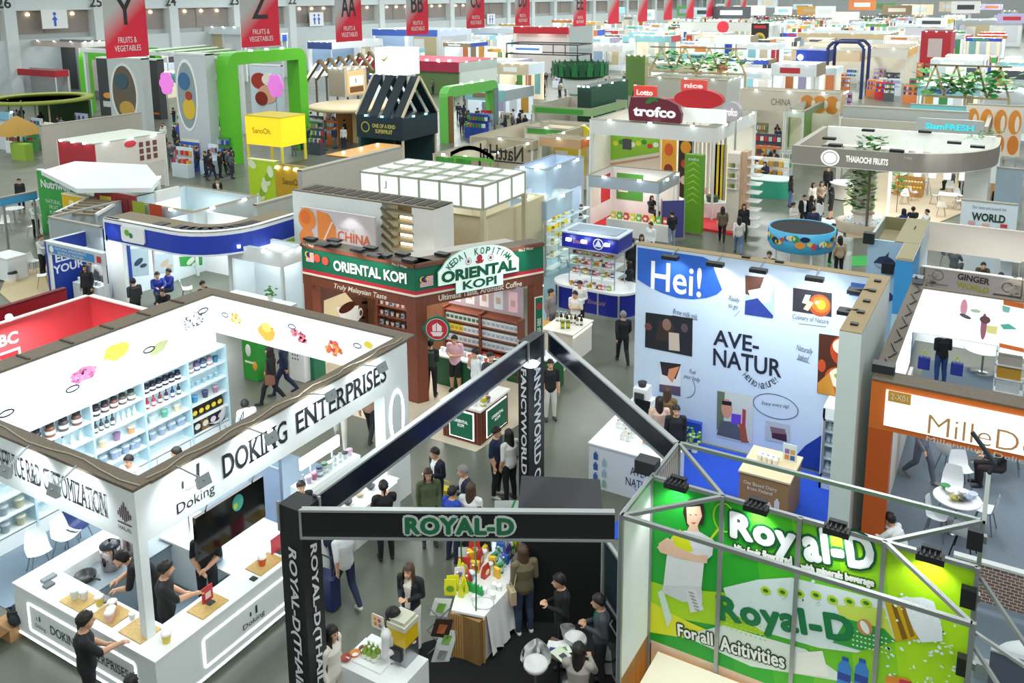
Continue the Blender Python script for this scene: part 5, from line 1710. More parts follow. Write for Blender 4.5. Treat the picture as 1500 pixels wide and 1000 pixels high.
b=MB();b.box(-12.5,-11.45,23.2,24.6,.0,.96,m('f0ebe2',.5));b.build('podium_body',t)
b=MB();b.box(-12.55,-11.4,23.15,24.65,.96,1.0,m('f6f2ea',.4));b.build('worktop',t)
b=MB(side(-11.44,0));b.rect(23.25,24.6,.86,.9,.008,WARMGLOW);b.build('light_strip',t)
for k in range(8):
 inst(bottle_p('3a2a22' if k%2 else '8a7a5a','e9e4d8',.34),(-12.4+.12*k,24.0+.05*(k%3),1.0),0,('dark' if k%2 else 'pale brown')+' bottle in the tasting row, %s from the coffee shop'%ORD[k],'tasting bottles')
for k in range(2):
 inst(box_p('6f8f2a','e9d23a',.12,.08,.26),(-11.95+.14*k,23.5+.1*k,1.0),.5,('nearer' if k==0 else 'farther')+' green and yellow carton on the tasting podium','cartons on the tasting podium')
t=thing('wood_barrier','yellow wooden stand beside the tasting podium','stand',(-12.9,23.4,0))
b=MB();b.box(-13.0,-12.6,23.4,24.0,0,.95,m('c9923f',.5,kind='wood'));b.build('stand_body',t)
b=MB();b.path([(-12.75,23.1,.05),(-12.75,23.1,2.0),(-12.7,23.2,2.25),(-12.6,23.4,2.35)],.03,WARMGLOW,8);b.build('light_arch',t)
# ---------------------------------------------------------------- white wall booth AVE-NATUR
AV=thing('exhibition_booth','tall white booth with blue Hei! circle and AVE-NATUR wall print','booth',(-8.3,20.5,0))
AW=m('c9dbf0',.5)
XA0,XA1,YA=-8.3,-2.25,20.5
b=MB();b.box(XA0,XA1,YA,YA+.3,.0,5.0,AW);b.build('back_wall',AV)
b=MB();b.box(XA0,XA1,YA,YA+.3,5.0,5.02,m('a08a63',.7));b.box(-2.65,-2.25,16.85,YA,5.0,5.02,m('a08a63',.7));b.build('top_board',AV)
b=MB();b.box(-2.65,-2.25,16.85,YA,.0,5.0,m('d9e2e0',.5));b.build('side_wall',AV)
T=front(XA0,YA)
BL=m('2c63c4',.5)
b=MB()
pts=[(934,362),(1030,376),(1042,382),(1058,424),(1050,431),(1035,436),(1015,438),(992,436),(968,428),(950,419),(934,409)]
pp(b,T,pts,.01,BL)
b.build('blue_circle_print',AV)
ptext('Hei!',T,(954,402),(1028,414),.78,m('f2f6fb',.4),AV,bold=.012,off=.02)
ptext('AVE-',T,(1045,493),(1112,505),.42,m('1d2638',.5),AV,bold=.018,off=.015)
ptext('NATUR',T,(1045,522),(1145,540),.46,m('1d2638',.5),AV,bold=.018,off=.015)
b=MB();u,v=onp(T,1117,524);b.poly([(u,v+.2),(u+.06,v),(u,v-.17),(u-.06,v)],.02,m('3a6fb0'));b.rect(u-.012,u+.012,v-.62,v-.4,.02,m('1d2638'));b.build('leaf_mark',AV)
HW=m('3c4a5e',.6)
for s_,p0,p1,h in(('Brew milk mik',(986,455),(1022,464),.14),('Ready\nto go',(1067,442),(1083,446),.35),('Culinary of Nature',(1161,464),(1214,472),.16),('Fuel\nyour body',(1002,546),(1026,553),.32),('Naturally\nbaked',(1166,514),(1190,521),.36),('Enjoy every sip!',(1116,590),(1156,596),.12)):
 ptext(s_,T,p0,p1,h,HW,AV,off=.012,slant=.2)
hl='Hello Nature!'
for i,ch in enumerate(hl):
 if ch==' ':continue
 f=i/12
 u,v=onp(T,1092+45*f,549+6.5*f)
 text(ch,T,u,v-.22*math.sin(math.pi*f),.085 if ch not in 'l!t' else.03,.15,HW,AV,rot=(f-.5)*1.5,off=.012)
b=MB();u,v=onp(T,1136,595);b.ring(u,v,.55,.32,.018,.012,HW,T,36)
for p0,p1 in(((1167,526),(1186,532)),((985,462),(1022,469)),((1170,474),(1210,479)),((1076,464),(1084,455))):
 a_,e_=onp(T,*p0),onp(T,*p1);b.poly([a_,e_,(e_[0],e_[1]+.015),(a_[0],a_[1]+.015)],.012,HW,T)
u,v=onp(T,1005,566);b.ring(u,v,.25,.3,.015,.012,HW,T,16,-1.5,.8)
b.build('pen_strokes',AV)
def pic(pts,base,shapes,name='photo_print'):
 b=MB()
 pp(b,T,pts,.012,m(base,.45))
 for k,(q,c_)in enumerate(shapes):
  if len(q)==4 and isinstance(q[2],float):
   po(b,T,q[0],q[1],q[2],q[3],.014+.001*k,m(c_,.45))
  else:
   pp(b,T,q,.014+.001*k,m(c_,.45))
 return b.build(name,AV)
pic([(946,457),(1015,466),(1014,522),(945,508)],'1f222b',[([(965,470),(985,472),(990,500),(960,498)],'3a2a2a'),((977,475,.12,.16),'8a6a5a'),([(980,486),(995,488),(996,514),(980,512)],'c9b8aa'),((950,478,.1,.1),'6a3f42'),((1003,480,.09,.12),'5a4650')])
pic([(1092,401),(1134,407),(1133,466),(1091,460)],'a9bfe0',[([(1092,403),(1120,406),(1108,436),(1092,430)],'5a3a30'),([(1096,425),(1125,420),(1130,440),(1104,448)],'dfe6ee'),([(1092,440),(1110,436),(1133,462),(1132,466),(1091,460)],'2b3f8f'),([(1118,408),(1133,410),(1133,430),(1122,428)],'d9b8a4')])
pic([(1162,421),(1219,429),(1218,464),(1161,455)],'34323a',[((1201,447,.25,.27),'b5502f'),((1202,446,.2,.2),'d9762f'),((1203,446,.1,.12),'e9c83a'),((1197,443,.05,.05),'f4e9a0'),([(1180,431),(1188,432),(1183,445),(1175,443)],'bfe0d8'),([(1185,440),(1192,443),(1184,455),(1177,452)],'e9c0a0')])
pic([(1200,488),(1251,495),(1249,583),(1197,575)],'4a2417',[((1234,514,.27,.36),'b8431f'),((1235,508,.23,.2),'efe3c8'),((1235,508,.07,.07),'8f9f3a'),((1230,556,.34,.32),'c0501f'),((1232,554,.28,.26),'f3ead2'),((1226,550,.06,.06),'9fae4a'),((1238,558,.06,.06),'9fae4a'),([(1198,560),(1215,545),(1225,580),(1198,575)],'c98a2f'),((1204,535,.09,.16),'c24a24')])
pic([(967,529),(998,533),(997,580),(966,573)],'dfe3ea',[([(967,529),(998,533),(990,555),(970,548)],'2a2026'),([(980,540),(996,536),(985,560),(978,552)],'d98f6a'),([(966,562),(997,566),(997,580),(966,573)],'5a4a66')])
pic([(1051,570),(1104,580),(1102,651),(1050,639)],'cfd6d2',[([(1051,572),(1062,574),(1060,620),(1050,630)],'6a7a60'),((1065,598,.14,.26),'d79a80'),([(1058,586),(1072,588),(1072,594),(1058,592)],'20202a'),([(1056,615),(1078,618),(1098,648),(1050,636)],'5a6066'),([(1072,605),(1086,607),(1085,622),(1071,620)],'6a4ad0'),([(1082,618),(1092,622),(1096,648),(1086,647)],'a8562f'),([(1088,598),(1093,600),(1092,625),(1087,622)],'b0453f')])
pic([(1122,615),(1157,622),(1157,651),(1121,644)],'b9c2cc',[([(1130,630),(1152,634),(1153,647),(1131,641)],'4a2a34'),([(1128,624),(1150,628),(1152,636),(1130,633)],'8a6a70')])
pic([(1247,413),(1281,418),(1278,437),(1244,432)],'3a66b4',[])
b=MB()
pp(b,T,[(1160,700),(1165,668),(1180,652),(1205,636),(1222,628),(1222,706)],.009,m('1f3f9a',.5));b.build('blue_dado',AV)
b=MB();b.box(-7.6,-6.4,YA-.14,YA-.0,.014,.55,m('2348b0',.5));b.build('blue_plinth',AV)
for px,py in((991,372),(1056,383),(1199,406),(1118,398),(1252,426),(1238,456)):
 u,v=onp(T,px,py)
 b=MB()
 if px<1230:
  c=T@Vector((u,5.0,.45));c.z=4.93
  b.box(c.x-.2,c.x+.2,c.y-.1,c.y+.1,c.z-.04,c.z+.05,BLACK);b.bar((c.x,c.y,c.z),(c.x,YA+.1,5.03),.03,.03,STEEL)
  spot((c.x,c.y,c.z-.06),(c.x,YA,3.6),40,ang=120)
 else:
  p=at(px,py,4.96);b.box(p.x-.14,p.x+.14,p.y-.16,p.y+.16,4.92,5.0,BLACK);b.bar((p.x,p.y,4.98),(-2.5,p.y,5.04),.04,.04,BLACK)
  spot((p.x,p.y,4.88),(-5,YA,3.3),60,ang=110)
 b.build('flood_lamp',AV)
b=MB()
for k in range(5):
 b.box(-2.52,-2.38,17.2+.75*k,17.32+.75*k,5.02,5.06,BLACK)
for x in(-5.6,-4.8):
 b.box(x,x+.2,YA+.1,YA+.2,5.02,5.06,BLACK)
b.build('cable_clip',AV)
t=thing('tasting_counter','white AVE-NATUR tasting counter with blue bottle prints','counter',(-7,17.2,0))
b=MB();b.prism([(-8.05,17.2),(-6.05,17.2),(-6.05,18.1),(-7.3,18.1),(-7.3,20.2),(-8.05,20.2)],.0,1.06,m('e6ecf4',.5));b.build('counter_body',t)
b=MB();b.prism([(-8.07,17.18),(-6.03,17.18),(-6.03,18.12),(-7.28,18.12),(-7.28,20.2),(-8.07,20.2)],1.06,1.1,WHITE);b.build('worktop',t)
TC=front(-8.05,17.2)
text('AVE-\nNATUR',TC,1.25,.55,.62,.48,m('1d2638'),t,off=.012)
b=MB(TC);b.ring(1.32,.33,.18,.12,.012,.012,HW,a0=math.pi,a1=math.tau);b.build('pen_stroke',t)
b=MB(TC)
for k in range(6):
 u,v=.18+.22*(k%2),.82-.26*(k//2)-(.12 if k%2 else 0)
 c_=m(('3f5fa8','9fc4d8')[k%2]if k<4 else('4a6ab0','8fc0b0')[k%2],.5)
 b.rect(u-.055,u+.055,v-.1,v+.05,.012,c_);b.rect(u-.025,u+.025,v+.05,v+.1,.012,c_)
b.build('bottle_print',t)
for k in range(12):
 p,nm=((bottle_p('e9e6de','c0603a',.2),'white bottle with a rust cap'),(bottle_p('d9dde2','4a5f8a',.2),'white bottle with a blue cap'),(bottle_p('efe9dc','e9e6de',.2),'cream bottle'))[k%3]
 inst(p,(-7.75+.16*(k%4),18.2+.2*(k//4)-(.5 if k%4>1 else 0),1.1),0,'%s, %s in the bottle cluster on the tasting counter'%(nm,ORD[k]),'bottles on the tasting counter')
t=thing('brochure_holder','clear holder of colourful brochures on the tasting counter','brochure holder',(-6.75,17.8,1.1))
b=MB(frame((-6.95,17.75,1.1),(.95,-.3,0)));b.box(0,.28,0,.26,-.04,0,m('dfe6ea',.2));b.build('holder_body',t)
b=MB(frame((-6.95,17.75,1.1),(.95,-.3,0)))
for k in range(6):
 b.rect(.02+.085*(k%3),.09+.085*(k%3),.03+.11*(k//3),.12+.11*(k//3),.005,m(('e8a83a','3f8fd0','d05a6a','7ab84a','e9d05a','8a5ab0')[k]))
b.build('brochure',t)
t=thing('name_card','small white name card standing beside the colourful brochures','card',(-6.4,17.7,1.1))
b=MB(frame((-6.5,17.62,1.1),(.95,-.3,0)));b.box(0,.16,0,.16,-.03,0,WHITE);b.rect(.03,.13,.05,.11,.004,m('6a94c8'));b.build('card',t)
t=thing('laptop','black screen laptop on the far arm of the tasting counter','laptop',(-7.6,19.0,1.1))
b=MB();b.box(-7.75,-7.35,18.9,19.2,1.1,1.12,DARK);b.add([(-7.75,19.2,1.12),(-7.35,19.2,1.12),(-7.35,19.28,1.4),(-7.75,19.28,1.4)],[(0,1,2,3),(3,2,1,0)],m('1d2128',.2));b.build('laptop_body',t)
t=thing('coffee_machine','white and black coffee machine at the wall end of the tasting counter','machine',(-7.7,19.7,1.1))
b=MB();b.box(-7.95,-7.6,19.6,20.0,1.1,1.5,WHITE);b.box(-7.9,-7.65,19.55,19.6,1.15,1.4,DARK);b.build('machine_body',t)
b=MB();b.lathe([(.09,0),(.12,.12),(.05,.14)],(-7.78,19.8,1.5),DARK,12);b.build('bean_hopper',t)
for k in range(5):
 inst(cup_p('f3f3f0','f7f7f4'),(-7.5+.0*k,19.35+.12*k,1.1),0,'white paper cup beside the coffee machine, %s from the laptop'%ORD[k],'cups by the coffee machine',.8)
q=at(1087,700,1.1)
t=thing('kraft_counter','kraft board box counter with OAT BASED print on the blue carpet','counter',(-4.1,17.8,0))
KF=m('a87f4f',.7)
b=MB();b.box(-4.65,-3.6,17.7,18.9,.013,1.08,KF);b.build('counter_body',t)
b=MB();b.box(-4.68,-3.57,17.67,18.93,1.08,1.12,m('ecd9b0',.5));b.build('worktop',t)
TC=front(-4.65,17.7)
text('Oat Based Dairy\nfrom Finland',TC,.45,.82,.72,.2,m('efe6d4'),t,off=.012,bold=.01)
b=MB(TC)
for k,(u,v)in enumerate(((.22,.3),(.66,.42),(.82,.55),(.82,.25))):
 if k==0:
  b.rect(u-.07,u+.07,v-.05,v+.08,.012,m('e9e2d6'))
 else:
  b.rect(u-.055,u+.055,v-.1,v+.08,.012,m('e9e2d6'));b.rect(u-.025,u+.025,v+.08,v+.13,.012,m('e9e2d6'))
b.build('white_print',t)
for k in range(8):
 inst(cup_p('f2f0ea','f6f4ee'),(-4.4+.12*(k%4),18.35+.14*(k//4)-.02*(k%4),1.12),0,'white cup on the kraft counter, %s of the %s row'%(ORD[k%4],('front','back')[k//4]),'cups on the kraft counter',.9)
t=thing('poster_holder','clear poster holder with orange bottle pictures on the kraft counter','poster holder',(-3.8,18.6,1.12))
b=MB(front(-3.95,18.6,1.12));b.box(0,.3,0,.4,-.02,0,m('dce6ea',.2));b.build('holder_body',t)
b=MB(front(-3.95,18.6,1.12))
for k in range(4):
 b.rect(.04+.12*(k%2),.14+.12*(k%2),.03+.14*(k//2),.14+.14*(k//2),.005,m(('d98a3a','3a5a9a','8a6ab0','c9a24a')[k]))
b.build('poster_print',t)
t=thing('glass_fridge','white glass door fridge standing against the tall side wall','fridge',(-3.1,19.9,0))
fx0,fx1,fy0,fy1=-3.35,-2.68,19.75,20.45
b=MB();b.box(fx0,fx1,fy1-.08,fy1,.02,2.0,WHITE);b.box(fx0,fx0+.05,fy0,fy1,.02,2.0,WHITE);b.box(fx1-.05,fx1,fy0,fy1,.02,2.0,WHITE);b.box(fx0,fx1,fy0,fy1,1.75,2.02,WHITE);b.box(fx0,fx1,fy0,fy1,.02,.35,m('cfd9e6',.4));b.build('cabinet_body',t)
b=MB(front(fx0,fy0));b.box(.02,.65,.36,.4,-.02,.02,ALU);b.box(.02,.65,1.71,1.75,-.02,.02,ALU);b.box(.02,.07,.36,1.75,-.02,.02,ALU);b.box(.6,.65,.36,1.75,-.02,.02,ALU);o=b.build('door_frame',t)
b=MB(front(fx0,fy0));b.box(.07,.6,.4,1.71,-.005,.005,m('dff0f4',.05,kind='glass',alpha=.35));b.build('glass_pane',t)
b=MB()
for z in(.42,.75,1.08,1.42):
 b.box(fx0+.05,fx1-.05,fy0+.05,fy1-.08,z-.02,z,m('e9eff2'))
b.build('wire_shelf',t)
for li,z in enumerate((.42,.75,1.08,1.42)):
 for k in range(5):
  p,nm=((bottle_p('b9d4e4','4a6a9a',.22),'pale blue bottle'),(cup_p('dfe9ee','6a8ab0'),'white cup'),(box_p('7fa8c8','e9f0f4',.08,.08,.2),'blue carton'))[(k//2+li)%3]
  inst(p,(fx0+.13+.1*k,fy0+.2,z),0,'%s, %s along %s fridge shelf'%(nm,ORD[k],['bottom','lower','upper','top'][li]),'drinks in the glass fridge')
t=thing('potted_plants','cluster of small green plants at the end of the far counter arm','plant',(-6.85,19.6,0))
p=at(1008,660)
R6=random.Random(2)
for k in range(3):
 b=MB();b.lathe([(.08,.014),(.1,.2),(.08,.2)],(p.x+.18*k-.2,p.y+.1*(k%2),0),m('e9efe9'),10);b.build('pot',t)
 b=MB()
 for i in range(26):
  a_,h_=R6.uniform(0,6.28),R6.uniform(.25,.55)
  b.ball((p.x+.18*k-.2+.12*math.cos(a_),p.y+.1*(k%2)+.12*math.sin(a_),h_),(.05,.05,.03),m(('8fb46a','5f9a4a','b9d0a0')[i%3]),6)
 b.build('leaves',t)
t=thing('chair_stack','dark blue folded display board leaning behind the people at the wall','board',(-6.9,19.9,0))
p=at(1000,640);b=MB();b.add([(p.x-.3,p.y,.014),(p.x+.25,p.y-.1,.014),(p.x+.35,p.y+.1,.75),(p.x-.25,p.y+.2,1.0)],[(0,1,2,3),(3,2,1,0)],m('1f3f8a',.5));b.build('board',t)
o=t;o.name='display_board'
area('booth_lamp',(-5,18.4,4.9),2.5,60,color=(.95,.98,1))
# ---------------------------------------------------------------- orange booth with white lit sign
ML=thing('exhibition_booth','orange framed booth with white MilleDe sign at the right picture edge','booth',(-2.06,17.2,0))
OR=m('d9702c',.5)
XM,YM,YMB=-2.06,17.2,24.0
zb=3.02
b=MB();b.box(XM,4.5,YM,YM+.25,zb,4.0,OR);b.build('front_fascia',ML)
b=MB();b.box(XM,4.5,YM-.02,YM+.5,4.0,4.03,BROWNTOP);b.box(XM-.02,XM+.3,YM+.5,YMB,4.0,4.03,BROWNTOP);b.box(XM,4.5,YMB,YMB+.15,3.85,3.88,BROWNTOP);b.build('top_board',ML)
T=front(XM,YM)
b=MB(T);b.box(.27,6.5,zb+.12,3.86,0,.04,m('fbfaf6',.5,emit=.7));b.build('lit_sign',ML)
b=MB();b.box(XM,XM+.42,YM,YM+.3,.01,zb,m('c4581f',.5));b.build('orange_post',ML)
OT=m('cf9a66',.5)
ptext('MilleDe',T,(1360,619),(1520,653),.38,OT,ML,bold=-.012,off=.05)
ptext('Millennium Delicacy',T,(1357,641),(1530,682),.13,m('d9d2cc'),ML,off=.05)
b=MB();u,v=onp(T,1318,581);b.rect(u-.2,u+.2,v-.11,v+.11,.045,m('d9a23f'),T);b.build('stand_tag',ML)
text('2-X01',T,u,v,.3,.12,m('f6ecd8'),ML,off=.052)
b=MB();b.box(XM+.0,XM+.06,YM+.3,YMB,.01,4.0,m('f2f4f2',.5));b.box(XM+.06,XM+.08,YM+.35,YMB,1.8,3.98,m('fbfcfb',.5,emit=.7));b.build('side_lightbox',ML)
TS=side(XM+.08,0)
b=MB(TS)
b.poly([(YM+.4,1.85),(YM+1.1,1.85),(YM+2.4,3.95),(YM+.4,3.95)],.006,m('5fd0dd',.5));b.rect(YM+1.9,YM+2.4,2.0,2.25,.01,OR);b.rect(YM+1.5,YM+2.0,3.0,3.2,.01,OR);b.build('blue_print',ML)
zbb=aty(1345,488,YMB).z
b=MB();b.box(XM,4.5,YMB,YMB+.12,zbb,3.85,WHITE);b.box(XM+.1,xon(YMB,3.3,1465),YMB-.03,YMB,zbb+.05,3.82,m('fdfdfc',.5,emit=.8));b.build('back_lightbox',ML)
T=front(XM,YMB-.03)
b=MB()
po(b,T,1412,450,.08,.22,.01,m('e9a0b4'));po(b,T,1414,463,.14,.05,.011,m('5a5f66'),-.3);po(b,T,1429,455,.12,.05,.01,m('bcd9c4'))
po(b,T,1441,478,.07,.35,.01,m('a86a78'));po(b,T,1443,468,.12,.1,.012,m('6a4a50'));pp(b,T,[(1446,476),(1462,478),(1460,490),(1445,487)],.01,m('f0ea9a'))
b.build('pastel_print',ML)
b=MB();x0_=xon(YMB,3.3,1468);b.box(x0_,4.5,YMB-.1,YMB-.03,zbb-.1,3.82,m('f4f7f5',.5,emit=.4));b.build('right_lightbox',ML)
T=front(x0_,YMB-.1)
b=MB();pp(b,T,[(1468,447),(1480,450),(1478,458),(1469,456)],.01,m('8fd0c8'));pp(b,T,[(1465,475),(1478,474),(1490,482),(1470,482)],.01,m('5fbfae'));pp(b,T,[(1470,439),(1500,444),(1500,452),(1470,446)],.011,OR);pp(b,T,[(1464,502),(1500,510),(1500,516),(1464,508)],.011,OR);b.build('mint_print',ML)
b=MB();b.box(XM+.12,XM+.2,YM+.4,YM+6.5,.012,1.8,m('d9d4cc',.5));b.build('side_screen',ML)
b=MB()
for k in range(7):
 b.path([(XM+.15,YM+.3+.9*k,4.04),(XM+.25,YM+.6+.9*k,4.06),(XM+.1,YM+1.1+.9*k,4.04)],.02,DARK,5)
b.box(XM-.05,XM+.35,YM+.3,YM+.55,4.03,4.2,DARK)
b.build('cable',ML)
b=MB();c=aty(1322,403,YMB);b.box(XM+.0,XM+.25,YMB-.3,YMB-.0,4.05,4.2,m('7a8084'));b.bar((XM+.1,YMB,4.05),(XM+.1,YMB-.4,4.25),.05,.05,DARK);b.build('flood_lamp',ML)
area('booth_lamp',(1.0,20.5,3.9),3,70,color=(1,1,1))
t=thing('display_shelf','slim white shelf with yellow box seen below the back light panel','shelf',(-.0,27.3,0))
p=at(1453,580)
b=MB()
for z in(.15,.55,.95,1.35):
 b.box(p.x,p.x+.75,p.y,p.y+.35,z,z+.03,WHITE)
b.build('shelf_board',t)
for x in(p.x,p.x+.73):
 for y in(p.y,p.y+.33):
  b=MB();b.box(x,x+.03,y,y+.03,.012,1.7,WHITE);b.build('upright',t)
for k,(z,w_,h_,c_,nm)in enumerate(((.98,.6,.25,'b9b0a4','grey brown carton on the upper middle shelf'),(.58,.6,.3,'c9962f','yellow brown carton on the lower middle shelf'),(.18,.6,.22,'cfd4d4','pale carton on the bottom shelf'),(1.38,.3,.26,'8fbfe0','sky blue leaflet box on the top shelf'),(1.38,.26,.24,'e9ece8','white leaflet box on the top shelf'))):
 x=p.x+.06+(.34 if k==4 else 0)
 b=MB();b.box(x,x+w_,p.y+.05,p.y+.3,z,z+h_,m(c_,.5));o=b.build('product_carton');tag(o,nm+' behind the white light panel','box','cartons on the slim shelf')
WCH2=shell_chair('dfe5ea','8a9094')
inst(round_table('eef1f2',.48),(*at(1398,775)[:2],.011),0,'round white table with bowls behind the slanted lattice bars')
tp=at(1398,775)
for k,(dx,dy,c_,nm)in enumerate(((-.15,.1,'eef2f0','white bowl'),(.08,.2,'e9eeec','second white bowl'),(.2,0,'9fb4cc','blue grey bowl'),(-.05,-.15,'b9b85a','olive bowl'),(.08,-.1,'4a4f44','dark bowl'),(-.25,.25,'3f9a5a','green bowl'),(.28,.18,'c9d4e4','pale blue bowl'))):
 inst(bowl_p(c_),(tp.x+dx,tp.y+dy,.751),0,nm+' on the round table behind the lattice','bowls on the round table',1.2)
for px,py,r,l in((1392,738,0,'behind the round table with bowls'),(1370,785,80,'left of the round table with bowls'),(1440,775,-100,'right of the round table with bowls, cut by the white pole'),(1405,715,25,'in the middle row, back turned to the round table'),(1388,690,150,'beside the half hidden far round table')):
 inst(WCH2,(*at(px,py)[:2],.011),math.radians(r),'white shell chair '+l,'white chairs in the orange booth')
inst(shell_chair('d9dde0','23262a'),(*at(1410,812)[:2],.011),math.radians(170),'white chair with black swivel foot in front of the round table')
inst(round_table('eef1f2',.48),(*at(1440,680)[:2],.011),0,'round white table half hidden behind the orange sign bottom')
inst(shell_chair('2a2c30','8a9094'),(*at(1478,690)[:2],.011),math.radians(-90),'black seat chair right of the half hidden round table')
inst(round_table('f1f1ee',.55),(*at(1438,545)[:2],.011),0,'round white table strewn with papers behind the back light panel')
t=thing('lamp_pole','tall white lamp pole with a black head before the orange sign','lamp',(*at(1425,812)[:2],0))
bp=Vector((.02,12.98,0));tpz=5.0
b=MB();b.box(.0,.06,12.95,13.01,4.0,4.75,m('dfe3e2',.4));b.build('pole',t)
b=MB();b.bar((.03,12.98,4.75),(.1,12.9,4.95),.04,.04,DARK);b.bar((.1,12.9,4.95),(-.22,13.05,5.28),.045,.045,m('24303a',.4));b.build('lamp_head',t)
p=at(1470,905)
t=thing('brick_screen','low brick pattern panel behind the right lattice','wall panel',(p.x,p.y,0))
b=MB();b.box(p.x-.9,p.x+2.5,p.y,p.y+.1,.2,.95,m('8a6a5f',.8,kind='brick'));b.build('brick_panel',t)
b=MB();b.box(p.x-.9,p.x+2.5,p.y-.02,p.y+.12,.95,1.0,m('c9cfcf',.5));b.build('cap_rail',t)
t=thing('grey_partition','grey blue partition strip crossing behind the right lattice','partition',(1.0,14.3,0))
b=MB();b.box(.3,4,14.35,14.42,.02,1.1,m('5c6378',.6));b.build('panel',t)
b=MB();b.box(.3,4,14.33,14.44,1.1,1.13,m('aab2b6',.5));b.build('cap_rail',t)
t=thing('bean_bag','white rounded foam seat at the lower right corner','seat',at(1480,985))
p=at(1485,1000);b=MB();b.ball((p.x+.2,p.y,.3),(.55,.5,.42),m('cfd8da',.7),18);b.build('cushion',t)
b=MB();b.box(p.x-.6,p.x-.35,p.y-.2,p.y,.01,.28,m('9aa29f',.6));b.build('block',t)
# ---------------------------------------------------------------- generic exhibition booths
def lampheads(b,T,us,v,mt=None):
 for u in us:
  b.box(u-.09,u+.09,v-.05,v+.05,.12,.2,mt or m('e9fbff',.5,emit=9),T=T)
def booth(label,px,py,z,pxL,pxR,fh=.7,front_c='dfe3e2',side_c=None,wall='eceeec',top_c='8f8a7c',ins=None,back=True,end=True,solid=False,roof=None,text_f=None,text_s=None,tc='2b2f33',tcs=None,lamps=3,posters=(),carpet_c=None,counter=None,goods=None,depth=None,width=None,floor_h=0.0,light=0,post='d9dedd',cat='booth',name='exhibition_booth',band_f=None,thick=.12,emit_w=0,tsz=.5,sidef=True):
 """an axis-aligned booth whose near upper corner is seen at (px, py); pxL, pxR are the far ends of its two visible sides"""
 if z>20:
  z=aty(px,py,at(px,z).y).z
 c=at(px,py,z)
 x1,y0=c.x,c.y
 x0=x1-width if width else xon(y0,z,pxL)
 y1=y0+depth if depth else min(yon(x1,z,pxR),y0+15)
 t=thing(name,label,cat,(x1,y0,0))
 side_c=side_c or front_c
 F,Sd,Wm=m(front_c,.5),m(side_c,.5),m(wall,.5,emit=emit_w)
 Tp=m(top_c,.7)
 if solid:
  b=MB();b.box(x0,x1,y0,y1,floor_h,z,F);b.build('body',t)
  b=MB();b.box(x1,x1+.02,y0,y1,floor_h,z,Sd);b.build('side_face',t)
  b=MB();b.box(x0-.03,x1+.04,y0-.03,y1+.03,z,z+.05,m(roof or top_c,.6));b.build('roof_board',t)
 else:
  b=MB();b.box(x0,x1,y0,y0+thick,z-fh,z,F);b.box(x0,x1,y0,y0+thick+.1,z,z+.02,Tp);b.build('front_fascia',t)
  if sidef:
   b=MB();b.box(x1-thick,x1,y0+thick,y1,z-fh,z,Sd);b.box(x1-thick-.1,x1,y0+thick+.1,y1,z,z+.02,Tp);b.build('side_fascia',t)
  if back:
   b=MB();b.box(x0,x1,y1,y1+.1,0.011,z,Wm);b.box(x0,x1,y1,y1+.14,z,z+.02,Tp);b.build('back_wall',t)
  if end:
   b=MB();b.box(x0-.1,x0,y0,y1,0.011,z,Wm);b.box(x0-.14,x0,y0,y1,z,z+.02,Tp);b.build('end_wall',t)
  if roof:
   b=MB();b.box(x0,x1,y0,y1,z+.021,z+.06,m(roof,.6));b.build('roof_board',t)
  if carpet_c:
   b=MB();b.box(x0,x1,y0,y1,.0,.012,m(carpet_c,.9,kind='carpet'));b.build('carpet',t)
  for(x,y)in((x1-.11,y0+.01),(x1-.11,y1-.12),(x0+.01,y0+.01)):
   b=MB();b.box(x,x+.1,y,y+.1,.011,z-.02,m(post,.4));b.build('post',t)
 TF,TS=front(x0,y0),side(x1,y0)
 W,Dp=x1-x0,y1-y0
 if text_f:
  text(text_f,TF,W*.5,z-fh*.5,W*tsz,fh*.5,m(tc,.5),t,off=.03,bold=.02)
 if text_s:
  text(text_s,TS,Dp*.5,z-fh*.5,Dp*tsz,fh*.5,m(tcs or tc,.5),t,off=.03,bold=.02)
 if band_f:
  b=MB(TF);b.rect(W*.04,W*.85,z-fh*.85,z-fh*.2,.02,m(band_f,.5));b.build('name_strip',t)
 if not solid:
  Tb,Te=front(x0,y1),side(x0,y0)
  for i,c_ in enumerate(posters):
   b=MB()
   if i%2==0:
    u=W*(.08+.9*(i//2)/max(1,(len(posters)+1)//2));b.rect(u,u+W*.8/max(1,(len(posters)+1)//2),.9,z*.88,.015,m(c_,.5),T=Tb)
    b.rect(u+.1,u+W*.35/max(1,(len(posters)+1)//2),1.3,z*.7,.02,m('f0ece2',.5),T=Tb)
   else:
    u=Dp*(.08+.9*(i//2)/max(1,len(posters)//2));b.rect(u,u+Dp*.8/max(1,len(posters)//2),.9,z*.88,.015,m(c_,.5),T=Te)
   b.build('poster',t)
 if lamps:
  b=MB()
  lampheads(b,TF,[W*(i+.5)/lamps for i in range(lamps)],z+.05);b.build('lamp_row',t)
  b=MB();lampheads(b,TS,[Dp*(i+.5)/lamps for i in range(lamps)],z+.05);b.build('lamp_row',t)
 if light:
  area('booth_lamp',((x0+x1)/2,(y0+y1)/2,z-.1),min(W,Dp)*.6,light,color=(.95,1,1))
 if counter:
  cw=min(1.6,W*.4)
  k=thing('reception_counter',counter[1],'counter',(x1-.5,y0+.4,0.012))
  b=MB();b.box(x1-.3-cw,x1-.3,y0+.3,y0+.85,.012,.95,m(counter[0],.5));b.build('counter_body',k)
  b=MB();b.box(x1-.34-cw,x1-.26,y0+.26,y0+.89,.95,1.0,WHITE);b.build('worktop',k)
 return t,x0,x1,y0,y1
